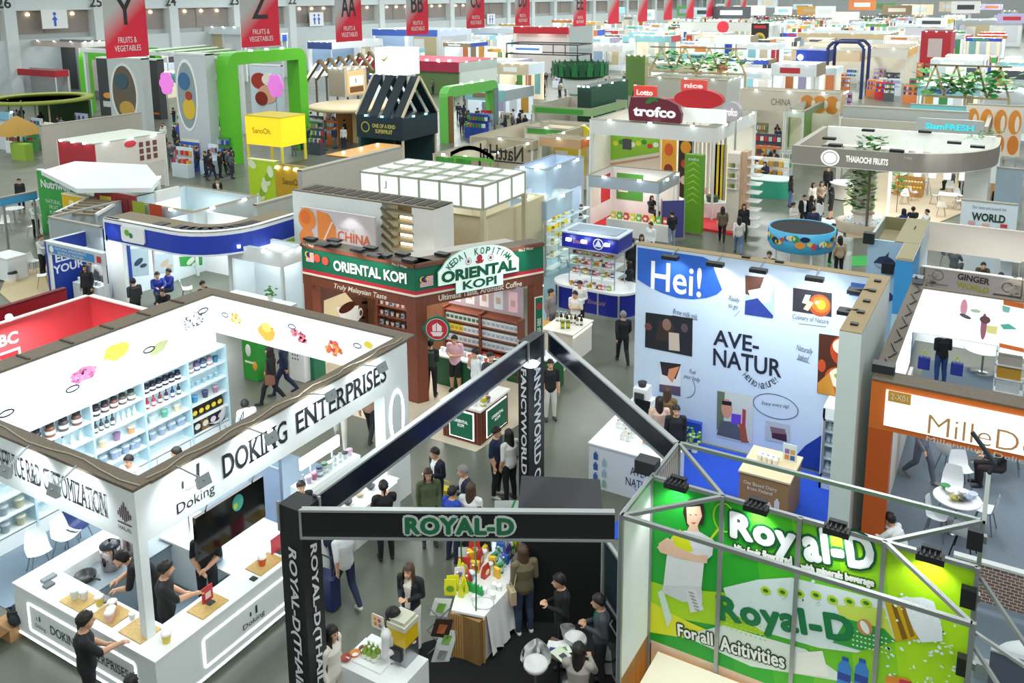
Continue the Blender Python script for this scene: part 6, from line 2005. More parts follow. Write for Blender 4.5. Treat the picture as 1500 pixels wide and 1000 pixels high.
def panel(label,px,py,z,pxE,axis,z0=0,c='e9ecea',th=.15,name='partition_screen',cat='wall panel',c2=None):
 """a free standing wall panel: its near/left upper corner at (px, py), its other end at column pxE along x or y"""
 if z>20:
  z=aty(px,py,at(px,z).y).z
 p=at(px,py,z)
 t=thing(name,label,cat,(p.x,p.y,z0))
 b=MB()
 if axis=='x':
  e=xon(p.y,z,pxE);b.box(p.x,e,p.y,p.y+th,z0,z,m(c,.5));T=front(min(p.x,e),p.y);L=abs(e-p.x)
 else:
  e=yon(p.x,z,pxE);b.box(p.x-th,p.x,p.y,e,z0,z,m(c,.5));T=side(p.x,min(p.y,e));L=abs(e-p.y)
 b.build('panel',t)
 b=MB(T);b.box(0,L,z-.04,z+.02,-th-.02,.02,m(c2 or 'a6a294',.6));b.build('top_edge',t)
 if z0>.3:
  for u in(.15,L-.15):
   b=MB(T);b.box(u-.05,u+.05,0,z0,-.1,-.02,ALU);b.build('leg',t)
 return t,T,L
# ---- red booth at the left edge
RD=m('d8434b',.5)
t=thing('exhibition_booth','bright red walled booth at the left picture edge','booth',at(130,434,3.2))
c=at(130,434,3.2)
b=MB();b.box(c.x-.12,c.x,c.y-9,c.y,.0,3.2,RD);b.build('left_wall',t)
b=MB();b.box(c.x,c.x+2.6,c.y,c.y+.12,1.7,3.2,RD);b.build('back_fascia',t)
b=MB();b.box(c.x-.15,c.x,c.y-9,c.y,3.2,3.23,m('e8dcd4'));b.box(c.x,c.x+2.6,c.y-.02,c.y+.14,3.2,3.23,m('e8dcd4'));b.build('top_edge',t)
T=side(c.x,0)
ptext('NBC',T,(-22,506),(26,492),.32,WHITE,t,bold=.03,off=.02)
b=MB();u,v=onp(T,14,528);b.rect(u-.3,u+.3,v-.28,v+.28,.015,WHITE,T);b.rect(u-.24,u+.24,v-.22,v+.22,.02,m('9a1f2a'),T);b.rect(u-.12,u+.12,v-.34,v-.26,.015,WHITE,T);b.build('cup_logo',t)
area('booth_lamp',(c.x+1.2,c.y-2.5,3.1),1.5,110,color=(1,.95,.93))
b=MB()
for k in range(3):
 b.bar((c.x-.1,c.y-3-1.2*k,3.2),(c.x-.9,c.y-3.3-1.2*k,3.45),.03,.03,m('c9b0b0'))
b.ball((c.x-.05,c.y-2.2,3.3),.1,GLOW,8);b.build('arm_lamp',t)
c2_=at(97,422,3.2)
t,T,L=panel('dark red wall panel behind the bright red booth',97,422,3.2,-40,'y',0,'a31f2d',.12,c2='6f1a22')
# ---- booth with blue curved band
t=thing('exhibition_booth','white booth with curved blue fascia band left of the brown coffee shop','booth',at(150,437))
zt=3.3
A0,A1,A2=at(152,318,zt),at(306,352,zt),at(408,320,zt)
ymid=A0.y
xr=A2.x
pts=[(A0.x,ymid),(A0.x+(xr-A0.x)*.45,ymid)]
cx_,cy_,rr=xr-2.2,ymid+2.2,2.2
for k in range(9):
 a_=math.radians(-90+90*k/8)
 pts.append((cx_+rr*math.cos(a_),cy_+rr*math.sin(a_)))
pts.append((xr,A2.y+1.0))
outer=pts
b=MB();b.strip(outer,3.12,zt,.18,WHITE);b.build('white_trim',t)
b=MB();b.strip(outer,2.45,3.12,.16,m('2440b4',.4));b.build('blue_band',t)
b=MB();b.strip(outer,2.38,2.45,.2,m('e9f2fb',.4));b.build('lower_trim',t)
b=MB();b.strip([(p[0],p[1])for p in outer],zt-.06,zt-.03,1.15,m('7d7158',.7,kind='wood'))
b.build('roof_ring',t)
b=MB()
for k in range(1,len(outer)-1):
 p,n_=Vector(outer[k]),Vector(outer[k+1])
 d=(n_-p).normalized();q=Vector((-d.y,d.x))
 for f in(.3,):
  c_=p+q*.45
  b.box(c_.x-.25,c_.x+.25,c_.y-.2,c_.y+.2,zt-.03,zt,BLACK)
b.build('roof_hatch',t)
xl_=A0.x
b=MB();b.prism(poly_round(0,1.0,0,3.3,.12),-.14,0,WHITE,T=front(xl_-.1,ymid+.02));b.build('end_pillar',t)
T=front(xl_,ymid-.02)
b=MB(T);b.prism(poly_round(1.05,2.35,2.55,3.15,.12),0,.06,m('eef1f1',.4));b.rect(.6,1.05,2.55,3.12,.02,m('2440b4'));b.build('logo_plate',t)
b=MB(T);b.oval(1.4,2.9,.14,.12,.07,m('6fae3a'));b.oval(1.62,2.82,.1,.1,.072,m('2f7f4a'));b.build('leaf_logo',t)
xb=xl_+.1
b=MB();b.box(xb,xr-.4,ymid+4.4,ymid+4.5,.0,2.6,WHITE);b.box(xb-.1,xb,ymid,ymid+4.5,0,2.6,m('e3f0f8',.5));b.build('inner_wall',t)
T=side(xb,ymid)
for q,c_,c3 in((((187,365),(217,362),(218,402),(190,405)),'a8bcc8','2c3f5a'),(((228,372),(253,370),(254,398),(230,400)),'b9cdda','c9b49a'),(((163,393),(182,392),(184,432),(165,435)),'1f2f6a','c9d4e4'),(((262,376),(296,374),(296,388),(264,390)),'3aa04a','dfeedd')):
 b=MB();pp(b,T,q,.015,m(c_,.5));u,v=onp(T,(q[0][0]+q[2][0])/2,(q[0][1]+q[2][1])/2);b.oval(u,v,.22,.12,.02,m(c3),T,rot=.4);b.oval(u+.2,v-.2,.16,.08,.021,m(c3),T);b.build('poster',t)
T=front(xb,ymid+4.4)
b=MB(T);b.rect(2.3,5.4,.1,1.5,.02,m('3f9a2f',.5));b.build('green_dado',t)
b=MB(T)
for k in range(5):
 b.rect(3.0+.7*k,3.4+.7*k,1.7,2.2,.02,m(('2a3fa0','c9d4dc','7a8fb0','d9a090','4a9a6a')[k]))
b.build('product_print',t)
area('booth_lamp',(xl_+2.4,ymid+2.3,2.9),2,130,color=(.95,1,1))
spot((xl_+.4,ymid-.5,3.4),(xl_+.5,ymid,2),20,ang=80)
t=thing('standing_counter','white standing counter behind the red booth back fascia','counter',at(185,462))
p=at(195,470,.95);b=MB();b.box(p.x-2.2,p.x+.6,p.y,p.y+.5,0,.95,WHITE);b.build('counter_body',t);b=MB();b.rect(p.x-2.2,p.x+.6,.1,.85,.01,m('dce8ee'),T=front(0,p.y));b.build('front_panel',t)
inst(WCH,(*at(275,440)[:2],0),2.5,'white shell chair against the green dado of the blue banded booth')
t,x0_,x1_,y0_,y1_=booth('white cupboard booth between the blue banded booth and the coffee shop',412,372,2.6,335,446,fh=.5,wall='e2eef2',top_c='c9cfcc',lamps=2,light=25,ins=None)
p=at(375,445);tt=thing('glass_counter','long white glass topped counter right of the blue banded booth','counter',p)
p=at(415,452,1.0)
b=MB();b.box(p.x-2.9,p.x,p.y,p.y+.6,0,.92,m('dfeaf0'));b.build('counter_body',tt);b=MB();b.box(p.x-2.95,p.x+.03,p.y-.03,p.y+.63,.92,1.0,m('eaf4f8',.2));b.build('worktop',tt)
tt=thing('potted_plant','small potted plant on the floor before the glass topped counter','plant',at(395,450))
p=at(396,440,1.0);b=MB();b.lathe([(.08,0),(.1,.16)],p,m('e9e6de'),10);b.build('pot',tt)
b=MB()
for i in range(20):
 b.ball((p.x+RND.uniform(-.16,.16),p.y+RND.uniform(-.16,.16),1.2+RND.uniform(0,.25)),(.07,.05,.03),LEAF2,6)
b.build('leaves',tt)
# ---- ELEVATE YOUR SIP booth
t,x0_,x1_,y0_,y1_=booth('blue ELEVATE YOUR SIP shell booth with light blue name strip',150,372,2.5,67,176,fh=.45,front_c='c9d2d6',wall='1f3c9c',top_c='dfe5e5',lamps=0,end=True,band_f='3f8fd0',depth=2.2,light=25,sidef=False,back=False)
b=MB();b.box(x0_,x0_+(x1_-x0_)*.5,y1_,y1_+.1,.011,2.5,m('1f3c9c',.5));b.build('back_wall',t)
text('NATURAL INGREDIENTS\nBEVERAGE PARTNER',front(x0_,y0_),(x1_-x0_)*.45,2.26,(x1_-x0_)*.55,.24,WHITE,t,off=.03)
b=MB(front(x0_,y0_));b.rect((x1_-x0_)*.9,(x1_-x0_)*.97,2.15,2.38,.022,m('c8303a'));b.oval(.35,2.27,.13,.13,.025,WHITE);b.build('stand_tag',t)
T=side(x0_,y0_)
text('ELEVATE\nYOUR SIP',T,1.1,1.55,1.9,.75,m('dbe6f6'),t,off=.03,bold=.03)
t2=thing('juicer_table','small table with mixers in front of the ELEVATE YOUR SIP wall','table',at(125,425));p=at(128,418,.85)
b=MB();b.box(p.x-.9,p.x+.6,p.y,p.y+.5,0.013,.85,m('d9dfe2'));b.build('table_body',t2)
for k in range(7):
 inst(cup_p(('e9eef0','c9b49a','8fa8c8')[k%3],'f2f2f0'),(p.x-.75+.2*k,p.y+.2,.85),0,('white','tan','blue grey')[k%3]+' cup, %s along the table before the ELEVATE wall'%ORD[k],'cups by the ELEVATE wall')
# ---- left edge things
panel('light blue shell booth fascia at the left edge',0,290,2.5,54,'y',2.1,'4aa0d4',.1)
tbl=round_table('c9d2d2',.5)
inst(tbl,(*at(22,325)[:2],0),0,'round glass table beneath the light blue fascia at the left edge')
tb2=square_table('dfe3e2',1.4,.6)
inst(tb2,(*at(38,312)[:2],0),.6,'long white meeting table at the left edge near the green wall panel')
for px,py,l in((8,340,'nearest the picture edge'),(50,345,'between the round glass table and the aisle')):
 inst(WCH,(*at(px,py)[:2],0),px*.1,'white shell chair at the left meeting tables, '+l)
t=thing('white_cube_counter','white cube counter at the left edge beside the wooden platform','counter',at(5,415))
p=at(14,415);b=MB();b.box(p.x-1.2,p.x,p.y,p.y+.8,.061,1.0,m('eef4f5'));b.build('counter_body',t);b=MB();b.box(p.x-1.23,p.x+.03,p.y-.03,p.y+.83,1.0,1.04,WHITE);b.build('worktop',t)
t=thing('waste_bin','white bin with black liner on the wooden platform','bin',at(19,415))
p=at(20,414);b=MB();b.lathe([(.14,0.061),(.18,.42)],(p.x,p.y,0),m('e6e9e6'),14);b.build('bin_body',t);b=MB();b.lathe([(.185,.4),(.17,.47),(.0,.46)],(p.x,p.y,0),BLACK,14);b.build('liner',t)
inst(WCH,(*at(52,400)[:2],.061),2.0,'white shell chair behind the person in white on the wooden platform')
inst(shell_chair('f0f1ef','c9a06a',True),(*at(64,422)[:2],.061),-.6,'white chair with wooden legs at the front of the wooden platform')
# ---- green wall, white curved roof
t,T,L=panel('tall bright green wall panel with white lettering under the white roof',53,248,3.2,106,'x',0,'3aa648',.15,c2='dfe5e0')
text('Nutriwell',T,L*.5,2.55,L*.8,.4,WHITE,t,off=.02,bold=.03)
text('NATURAL\nFRUIT\nPUREE\nFROZEN\nAND DRIED',T,L*.4,1.15,L*.5,1.3,m('d9f0dc'),t,off=.02)
t=thing('rounded_canopy','white rounded roof booth left of the red and white booth','booth',at(120,290))
pr=[at(60,250,3.3),at(112,276,3.3),at(222,275,3.3),at(233,262,3.3),at(215,241,3.3),at(110,236,3.3)]
b=MB();b.prism([(p.x,p.y)for p in pr],3.1,3.3,m('e9f1f2',.5));b.build('roof_slab',t)
b=MB();q=at(222,275,3.3);b.box(pr[1].x,q.x,pr[1].y+.8,pr[1].y+.9,0,3.1,m('8a2a2c',.5));b.box(q.x-.12,q.x,pr[2].y+.2,pr[3].y,0,3.1,m('e4e6e2'));b.build('inner_wall',t)
b=MB(front(pr[1].x,pr[1].y+.8))
for k in range(4):
 b.rect(.4+1.1*k,1.2+1.1*k,1.2,2.9,.02,m(('c9b23a','7a1f24','9aa82f','b8431f')[k]))
b.build('poster',t)
t,T,L=panel('small yellow panel with printed leaf at the foot of the white roof booth',90,283,2.7,130,'x',.9,'e2b91f',.3,c2='efe9d9')
b=MB(T);b.oval(L*.6,2.2,.35,.2,.01,m('4a5a2a'));b.oval(L*.35,2.35,.2,.12,.011,m('f0e7a0'));b.build('leaf_print',t)
t=thing('slatted_pergola','brown slatted roof frame beside the small yellow panel','roof frame',at(130,310))
p0,p1,p2,p3=at(82,312,2.7),at(130,290,2.7),at(180,292,2.7),at(140,315,2.7)
b=MB()
for k in range(7):
 f=k/6
 b.bar(p0.lerp(p1,f),p3.lerp(p2,f),.14,.1,m('8a7d68',.6))
b.bar(p0,p1,.1,.12,WHITE);b.bar(p3,p2,.1,.12,WHITE)
b.build('slats',t)
for p in(p0,p3,p1,p2):
 b=MB();b.box(p.x-.05,p.x+.05,p.y-.05,p.y+.05,0,2.7,ALU);b.build('post',t)
booth('grey walled booth with lit blue white inner walls behind the blue banded booth',283,312,2.7,176,376,fh=1.0,front_c='b9c4c6',side_c='b4bcbc',wall='dbeef6',top_c='8f8468',lamps=2,light=60,depth=None)
panel('long pale grey wall rising behind the ELEVATE YOUR SIP booth',72,318,2.8,187,'y',0,'aeb9bc',.1)
panel('short grey wall end above the light blue name strip',72,318,2.8,146,'x',0,'a2aeb2',.1)
t,T,L=panel('dark edged grey wall strip right of the blue curved band',376,300,3.0,432,'y',0,'a9aaa2',.2)
panel('yellow green panel between the blue curved band and the CHINA sign',410,342,2.6,444,'y',.3,'c6df2a',.1,c2='e9f09a')
# ---- CHINA booth, white with slats
t=thing('exhibition_booth','white booth with beige slats behind the orange CHINA sign','booth',(-17.2,24.4,0))
zc=4.3
a_=at(428,278,zc);e_=at(634,309,zc)
yC=(a_.y+e_.y)/2
xa_,xe_=xon(yC,zc,428),xon(yC,zc,634)
xm=xon(yC,zc,559)
b=MB();b.box(xa_,xm,yC,yC+1.2,0,zc,m('e4ecea',.5));b.build('white_wall',t)
b=MB();b.box(xe_-.9,xe_+.01,yC+.02,yC+1.21,2.6,zc,m('e6e9e4',.5));b.box(xm,xe_,yC+.9,yC+1.2,1.0,zc,m('8f8568',.6));b.build('end_block',t)
b=MB()
for k in range(6):
 z_=zc-.25-.32*k
 b.box(xm+.1*k,xe_-.85,yC-.05,yC+.35,z_-.06,z_,m('a99f80',.5));b.bar((xm-.0,yC-.05,z_+.1),(xm+.5,yC-.05,z_-.25),.05,.1,m('6a6350',.6))
b.build('slats',t)
b=MB()
for k in range(4):
 b.box(xm+.5,xe_-1.0,yC+.36,yC+.4,zc-.55-.32*k,zc-.47-.32*k,WARMGLOW)
b.build('light_strip',t)
b=MB();b.box(xa_,xe_,yC,yC+1.2,zc,zc+.04,m('6f6552',.7))
for k in range(12):
 u=xa_+.3+k*(xe_-xa_)/12.2
 b.box(u,u+.38,yC+.2,yC+1.0,zc+.04,zc+.06,m('2f2b24',.7))
b.build('roof_board',t)
p=at(441,308,3.6)
T=front(xon(yC-.5,3.6,441),yC-.5)
e2=xon(yC-.5,3.6,549)-xon(yC-.5,3.6,441)
sg=thing('country_sign','white CHINA sign board with orange circles','sign',(T[0][3],yC-.5,1.8))
zb_=2.15
b=MB(T);b.box(0,e2,zb_-.4,3.9,-.1,0,m('cfc6c8',.5));b.build('board',sg)
b=MB(T)
for u in(.3,e2-.3):
 b.box(u-.05,u+.05,0,2,-.14,-.05,ALU)
b.build('stand_leg',sg)
b=MB();po(b,T,450,321,.42,.42,.01,m('ea8636'));po(b,T,450,348,.36,.36,.011,m('ea8636'));po(b,T,448,318,.25,.25,.012,m('e66f28'))
u,v=onp(T,466,345);b.poly([(u,v-.8),(u,v+.95),(u+.55,v+.85),(u+.85,v+.4),(u+.9,v-.2),(u+.75,v-.7)],.012,m('ea8636'),T)
b.poly([(u+.15,v-.3),(u+.22,v-.3),(u+.75,v+.6),(u+.68,v+.6)],.014,m('f4dccb'),T)
b.build('orange_circles',sg)
ptext('CHINA',T,(495,344),(543,354),.36,m('d9622b',.5),sg,off=.02,bold=.01)
ptext('Hosts of',T,(496,333),(520,338),.14,m('b9a9a6',.5),sg,off=.02)
spot((T[0][3]+e2*.7,yC-1.2,3.9),(T[0][3]+e2*.7,yC-.5,3.0),25,ang=90)
t=thing('display_counter','beige lit counter box right of the CHINA sign','counter',at(600,372));p=at(590,345,2.4)
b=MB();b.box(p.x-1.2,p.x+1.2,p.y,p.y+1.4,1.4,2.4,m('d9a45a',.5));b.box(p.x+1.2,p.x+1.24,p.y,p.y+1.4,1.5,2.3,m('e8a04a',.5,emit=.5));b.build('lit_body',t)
b=MB();b.box(p.x-1.3,p.x+1.3,p.y-.1,p.y+1.5,2.4,2.48,m('7d6f52',.7));b.bar((p.x+.2,p.y-.2,2.6),(p.x+2.2,p.y+1.6,2.6),.2,.12,m('b9904a',.6));b.build('top_board',t)
booth('beige walled room below the lit lattice roof',712,322,3.2,600,748,fh=1.9,front_c='e2d6b4',side_c='d8cba8',wall='efe6cc',top_c='cdbf98',lamps=0,light=40,depth=4.5)
# ---- lattice light box roof
zl=4.7
c=at(707,272,zl)
xl0,yl1=xon(c.y,zl,528),yon(c.x,zl,768)
t=thing('lattice_lightbox','big glowing white lattice light box roof','light box',(c.x,c.y,3.7))
LB=m('eafaf4',.5,emit=.55)
b=MB();b.box(xl0,c.x,c.y,yl1,3.82,3.86,m('e9f4f0',.5));b.build('floor_panel',t)
b=MB();b.box(xl0,c.x,c.y,c.y+.06,3.84,zl,LB);b.build('front_lightbox',t)
b=MB();b.box(c.x-.06,c.x,c.y+.06,yl1,3.84,zl,LB);b.build('side_lightbox',t)
b=MB();b.box(xl0,c.x,yl1-.06,yl1,3.84,zl,LB);b.box(xl0,xl0+.06,c.y,yl1,3.84,zl,LB);b.build('back_lightbox',t)
b=MB();b.box(xl0+.06,c.x-.06,c.y+.06,yl1-.06,zl-.12,zl-.08,m('dff3ee',.5,emit=.25));b.build('top_membrane',t)
LAT=m('a8a796',.5)
for k in range(7):
 x=xl0+(c.x-xl0)*k/6
 b=MB();b.box(x-.04,x+.04,c.y-.03,yl1+.02,zl-.06,zl+.02,LAT);b.box(x-.04,x+.04,c.y-.04,c.y,3.82,zl,LAT);b.build('lattice_rib',t)
for k in range(4):
 y=c.y+(yl1-c.y)*k/3
 b=MB();b.box(xl0,c.x+.03,y-.03,y+.03,zl-.06,zl+.02,LAT);b.box(c.x,c.x+.045,y-.035,y+.035,3.825,zl,LAT);b.build('lattice_rib',t)
b=MB();b.box(xl0,c.x+.04,c.y-.05,c.y,3.78,3.86,LAT);b.box(c.x,c.x+.05,c.y,yl1,3.78,3.86,LAT);b.build('lower_rail',t)
text('J',front(xl0,c.y),(c.x-xl0)*.22,4.3,.15,.3,GREY,t,off=.05)
for(x,y)in((c.x,c.y),(c.x,yl1),(xl0,c.y),(xl0,yl1)):
 b=MB();b.box(x-.08,x+.08,y-.08,y+.08,0,3.8,m('cfc7a8'));b.build('post',t)
panel('long grey brown wall back left of the lattice light box',442,250,3.4,588,'y',0,'b4afa6',.3)
# ---- mustard and lime booth with yellow lantern tower
t,T,L=panel('lime green wall panel with printed leaves below the yellow lantern tower',363,232,3.4,404,'x',0,'bfe02a',.2,c2='e9f0b0')
b=MB(T)
for k in range(10):
 b.oval(L*(.15+.08*(k%9)),.7+.27*k,.3,.2,.01+.001*k,m(('e9f2c8','8fc02a','f0f6d8')[k%3]),rot=k)
b.build('leaf_print',t)
t,T,L=panel('mustard wall panel reading SanoOh beside the lime panel',404,240,3.4,448,'x',0,'c99a1c',.2,c2='8a7a4a')
text('SanoOh',T,L*.5,2.6,L*.6,.3,m('5a4a20'),t,off=.02)
b=MB(T)
for k in range(3):b.ring(L*(.3+.2*k),1.5,.16,.16,.05,.015,m('e9d9a0'))
b.build('badge_print',t)
t=thing('lantern_tower','yellow cube lantern on a thin yellow frame tower','tower',at(388,300))
c=at(413,216,4.0);w_=1.55
zl2=5.3
x0_,y1_=xon(c.y,4.2,361),0
x1_=c.x
d_=x1_-x0_
b=MB();b.box(x0_,x1_,c.y,c.y+d_*.7,4.0,5.45,m('f2d21c',.5,emit=.55));b.build('lantern_box',t)
b=MB();b.box(x0_-.02,x1_+.02,c.y-.02,c.y+d_*.7+.02,5.45,5.5,m('d9c23a',.5));b.build('lid',t)
text('SanoOh',front(x0_,c.y),d_*.45,4.75,d_*.5,.28,m('8a6a10'),t,off=.02)
for x in(x0_+.05,x1_-.05):
 for y in(c.y+.05,c.y+d_*.7-.05):
  b=MB();b.box(x-.05,x+.05,y-.05,y+.05,0,4.0,m('e9d84a'));b.build('leg',t)
b=MB()
for z_ in(1.2,2.6):
 b.box(x0_,x1_,c.y,c.y+.06,z_,z_+.06,m('e9d84a'));b.box(x1_-.06,x1_,c.y,c.y+d_*.7,z_,z_+.06,m('e9d84a'))
b.build('cross_rail',t)
t,x0_,x1_,y0_,y1_=booth('flat booth with dark green roof and orange roof corner',443,250,3.2,402,588,solid=True,front_c='b9a63a',side_c='aeaaa2',roof='26331f')
b=MB();b.box(x0_+(x1_-x0_)*.1,x1_,y0_+(y1_-y0_)*.45,y1_,3.26,3.3,m('dd9a22',.5));b.build('orange_roof',t)
for k in range(3):
 b=MB();b.ball((x1_-.8,y0_+(y1_-y0_)*(.5+.18*k),3.4),.1,WARMGLOW,8);b.build('roof_lamp',t)
# ---- light blue frame booth and shelves right of the lattice
booth('pale blue frame booth with glowing round lamps right of the lattice light box',800,250,3.9,757,854,fh=1.3,front_c='b4c9de',side_c='b9cde2',wall='c3d3e6',top_c='7d8a94',roof=None,lamps=2,light=40)
booth('glass shelf booth with yellow panel left of the blue display kiosk',800,296,3.0,748,838,fh=.8,front_c='a9c2d4',side_c='bcd3e2',wall='dfeef2',top_c='c3ccd0',lamps=1,light=35,posters=('e4c81f','d9e6ea'))
t=thing('glass_shelf','tall clear glass shelf of small jars behind the coffee shop','shelf',at(805,400));p=at(798,405)
b=MB()
for z_ in(.3,.8,1.3,1.8,2.2):
 b.box(p.x,p.x+.35,p.y,p.y+3.6,z_,z_+.025,m('cfe4ea',.2))
b.build('shelf_board',t)
for k in range(4):
 b=MB();b.box(p.x,p.x+.04,p.y+1.18*k,p.y+1.18*k+.04,0,2.3,ALU);b.build('upright',t)
for k in range(16):
 pr_,nm=((jar_p('d9c46a','b08a3a'),'honey coloured jar'),(jar_p('c9d4d2','8fa0a4'),'clear jar'),(cup_p('a8b4b8','d9dedd'),'grey cup'),(jar_p('8a5a4a','3a2a26'),'brown jar'))[k%4]
 inst(pr_,(p.x+.17,p.y+.3+.85*(k%4)+.06*(k//4),(.825,1.325,1.825,2.225)[k//4]),0,'%s, %s along the %s glass shelf behind the coffee shop'%(nm,ORD[k%4],('second','third','fourth','top')[k//4]),'jars on the glass shelf')
inst(WCH,(*at(826,395)[:2],.011),2.2,'white shell chair left of the blue display kiosk')
# ---- blue display kiosk
t=thing('display_kiosk','oval blue display kiosk with stacked glass shelves','kiosk',(-12.8,28.0,0))
KX0,KX1,KY0,KY1=-14.55,-11.25,27.3,28.9
BK2=m('1b2590',.35)
rr=.78
def stadium(x0,x1,y0,y1,n=10):
 r=(y1-y0)/2-.001
 return poly_round(x0,x1,y0,y1,r,n)
b=MB();b.prism(stadium(KX0+.05,KX1-.05,KY0+.05,KY1-.05),.0,.92,BK2);b.build('counter_body',t)
b=MB();b.prism(stadium(KX0,KX1,KY0,KY1),.92,1.0,m('eef0f2',.3));b.build('worktop',t)
b=MB();b.prism(stadium(KX0-.02,KX1+.02,KY0-.02,KY1+.02),.0,.1,ALU);b.build('base_trim',t)
for x in(-14.1,-13.3,-12.5,-11.7):
 b=MB();b.box(x-.03,x+.03,KY0+.03,KY0+.08,.1,.92,ALU);b.build('trim_bar',t)
text('Emerald',front(KX0,KY0+.05),2.0,.55,.7,.16,m('b98a7a'),t,off=.012,slant=.3)
b=MB();b.box(KX0+.55,KX1-.55,KY0+.15,KY1-.15,2.42,2.95,BK2);b.build('blue_header',t)
b=MB();b.box(KX0+.5,KX1-.5,KY0+.1,KY1-.1,2.95,3.0,m('b9c6d2',.4));b.box(KX0+.5,KX1-.5,KY0+.1,KY1-.1,2.38,2.42,ALU);b.box(KX0+.7,KX1-.7,KY0+.3,KY1-.3,3.0,3.02,m('8296a8',.5));b.build('header_trim',t)
text('Emerald',front(KX0,KY0+.15),1.3,2.68,.6,.16,m('c98a8a'),t,off=.012,slant=.3)
b=MB(front(KX0,KY0+.15));b.ring(2.0,2.68,.2,.2,.03,.012,m('d9d4c9'));b.poly([(1.85,2.58),(2.15,2.58),(2.0,2.85)],.012,m('b9c4d9'));b.build('emblem',t)
b=MB()
lampheads(b,front(KX0,KY0+.15),(.9,1.5,2.4),2.75);b.build('header_lamp',t)
for z_ in(1.38,1.74,2.1):
 b=MB();b.box(KX0+.75,KX1-.75,KY0+.35,KY1-.35,z_,z_+.025,m('dbe8ee',.15));b.build('glass_shelf',t)
for x in(KX0+.75,(KX0+KX1)/2,KX1-.75):
 for y in(KY0+.35,KY1-.35):
  b=MB();b.tube((x,y,1.0),(x,y,2.4),.02,ALU);b.build('shelf_post',t)
spot((-12.8,26.9,3.6),(-12.8,27.8,1.3),60,ang=100)
cols=[('c9b23a','d94a3a','yellow'),('d9d9d4','b98ac0','lilac topped'),('c24a3a','f0e2c0','red'),('e0d6c4','8a5a3a','cream'),('8fae3a','dfe8c0','green'),('d98a9a','f4e6ea','pink'),('5a4a6a','c9c0d4','purple')]
for li,z_ in enumerate((1.0,1.405,1.765,2.125)):
 for k in range(14):
  a_=cols[(k*3+li*2)%7]
  pr_,nm=((cup_p(a_[0],a_[1]),'cup'),(box_p(a_[0],a_[1],.12,.08,.17),'carton'),(jar_p(a_[0],a_[1]),'jar'))[(k+li)%3]
  inst(pr_,(KX0+.9+(KX1-KX0-1.8)*k/13,KY0+(.2 if li==0 else.48)+.05*(k%2),z_),0,'%s %s, %s along the %s kiosk level'%(a_[2],nm,ORD[k],('worktop','lower shelf','middle shelf','top shelf')[li]),'sweets on the blue kiosk')
# ---------------------------------------------------------------- right half of the middle distance
def planter_leaves(b,c,r,h,n,seed,mts=None,k=1):
 R_=random.Random(seed)
 mts=mts or(LEAF,LEAF2,m('3f8a3a',.6))
 for i in range(n):
  a,q=R_.uniform(0,6.28),R_.random()
  x,y,z=c[0]+r*math.cos(a)*math.sqrt(q),c[1]+r*math.sin(a)*math.sqrt(q),c[2]+h*R_.random()
  l,w_=R_.uniform(.12,.24)*k,R_.uniform(.05,.09)*k
  d=Vector((math.cos(a),math.sin(a),R_.uniform(-.5,.6))).normalized()
  s_=d.cross(Vector((0,0,1))).normalized()
  p=Vector((x,y,z))
  b.add([p,p+d*l*.5+s_*w_,p+d*l,p+d*l*.5-s_*w_],[(0,1,2,3)],mts[i%len(mts)])
# ---- white round trofco booth
t,x0_,x1_,y0_,y1_=booth('white canopy booth with dark red trofco sign',1048,188,4.8,866,1108,fh=.75,front_c='d9dcd9',side_c='e0e3e0',wall='e9ecdf',top_c='8f8d80',lamps=3,light=160,depth=None,carpet_c='d9d4c6',thick=.5)
T=front(x0_,y0_)
W_,Z_=x1_-x0_,4.8
b=MB(front(x0_,y0_+2.4));b.box(0,W_*.45,0.013,4.0,-.1,0,m('e9e4da'));b.build('inner_wall',t)
TI=front(x0_,y0_+2.4)
b=MB(TI);b.poly([(.1,2.2),(W_*.44,2.9),(W_*.44,3.9),(.1,3.9)],.01,m('8fc83a'));b.poly([(.1,.9),(W_*.44,1.8),(W_*.44,2.5),(.1,1.9)],.01,m('e9dcc9'));b.poly([(.1,1.9),(W_*.44,2.6),(W_*.44,2.72),(.1,2.05)],.012,m('c9a27a'))
for k in range(8):
 b.oval(.4+W_*.05*k,3.2+.1*(k%3),.16,.14,.014,m(('e9e23a','3f8f3a','d9402f','f2f2e2')[k%4]))
b.rect(W_*.12,W_*.2,2.9,3.5,.015,m('4a4f55'));b.build('fruit_poster',t)
b=MB(TI);b.box(W_*.46,W_*.58,.013,4.0,-.1,.02,m('f0b23a',.5));b.oval(W_*.52,3.1,.25,.35,.03,m('e26a2a'));b.oval(W_*.52,2.0,.25,.3,.03,m('8a3a2a'));b.oval(W_*.52,1.2,.2,.2,.03,m('f4e6c8'));b.build('orange_panel',t)
b=MB(TI);b.prism(poly_round(W_*.6,W_*.72,.5,3.9,.3),-.05,.02,m('3a2f28'));b.oval(W_*.66,3.3,.3,.35,.03,m('e0a02f'));b.oval(W_*.66,2.4,.25,.25,.03,m('c9482f'));b.oval(W_*.66,1.5,.28,.25,.03,m('dcd0b8'));b.build('food_arch',t)
b=MB(TI)
for k in range(8):
 b.box(W_*.74+.22*k,W_*.74+.1+.22*k,.5,3.9,0,.1,m('d9d2c4'))
b.build('slat_screen',t)
b=MB(TI);b.box(W_*.9,W_*.99,.013,3.6,0,.1,m('e9d83a'));b.build('yellow_panel',t)
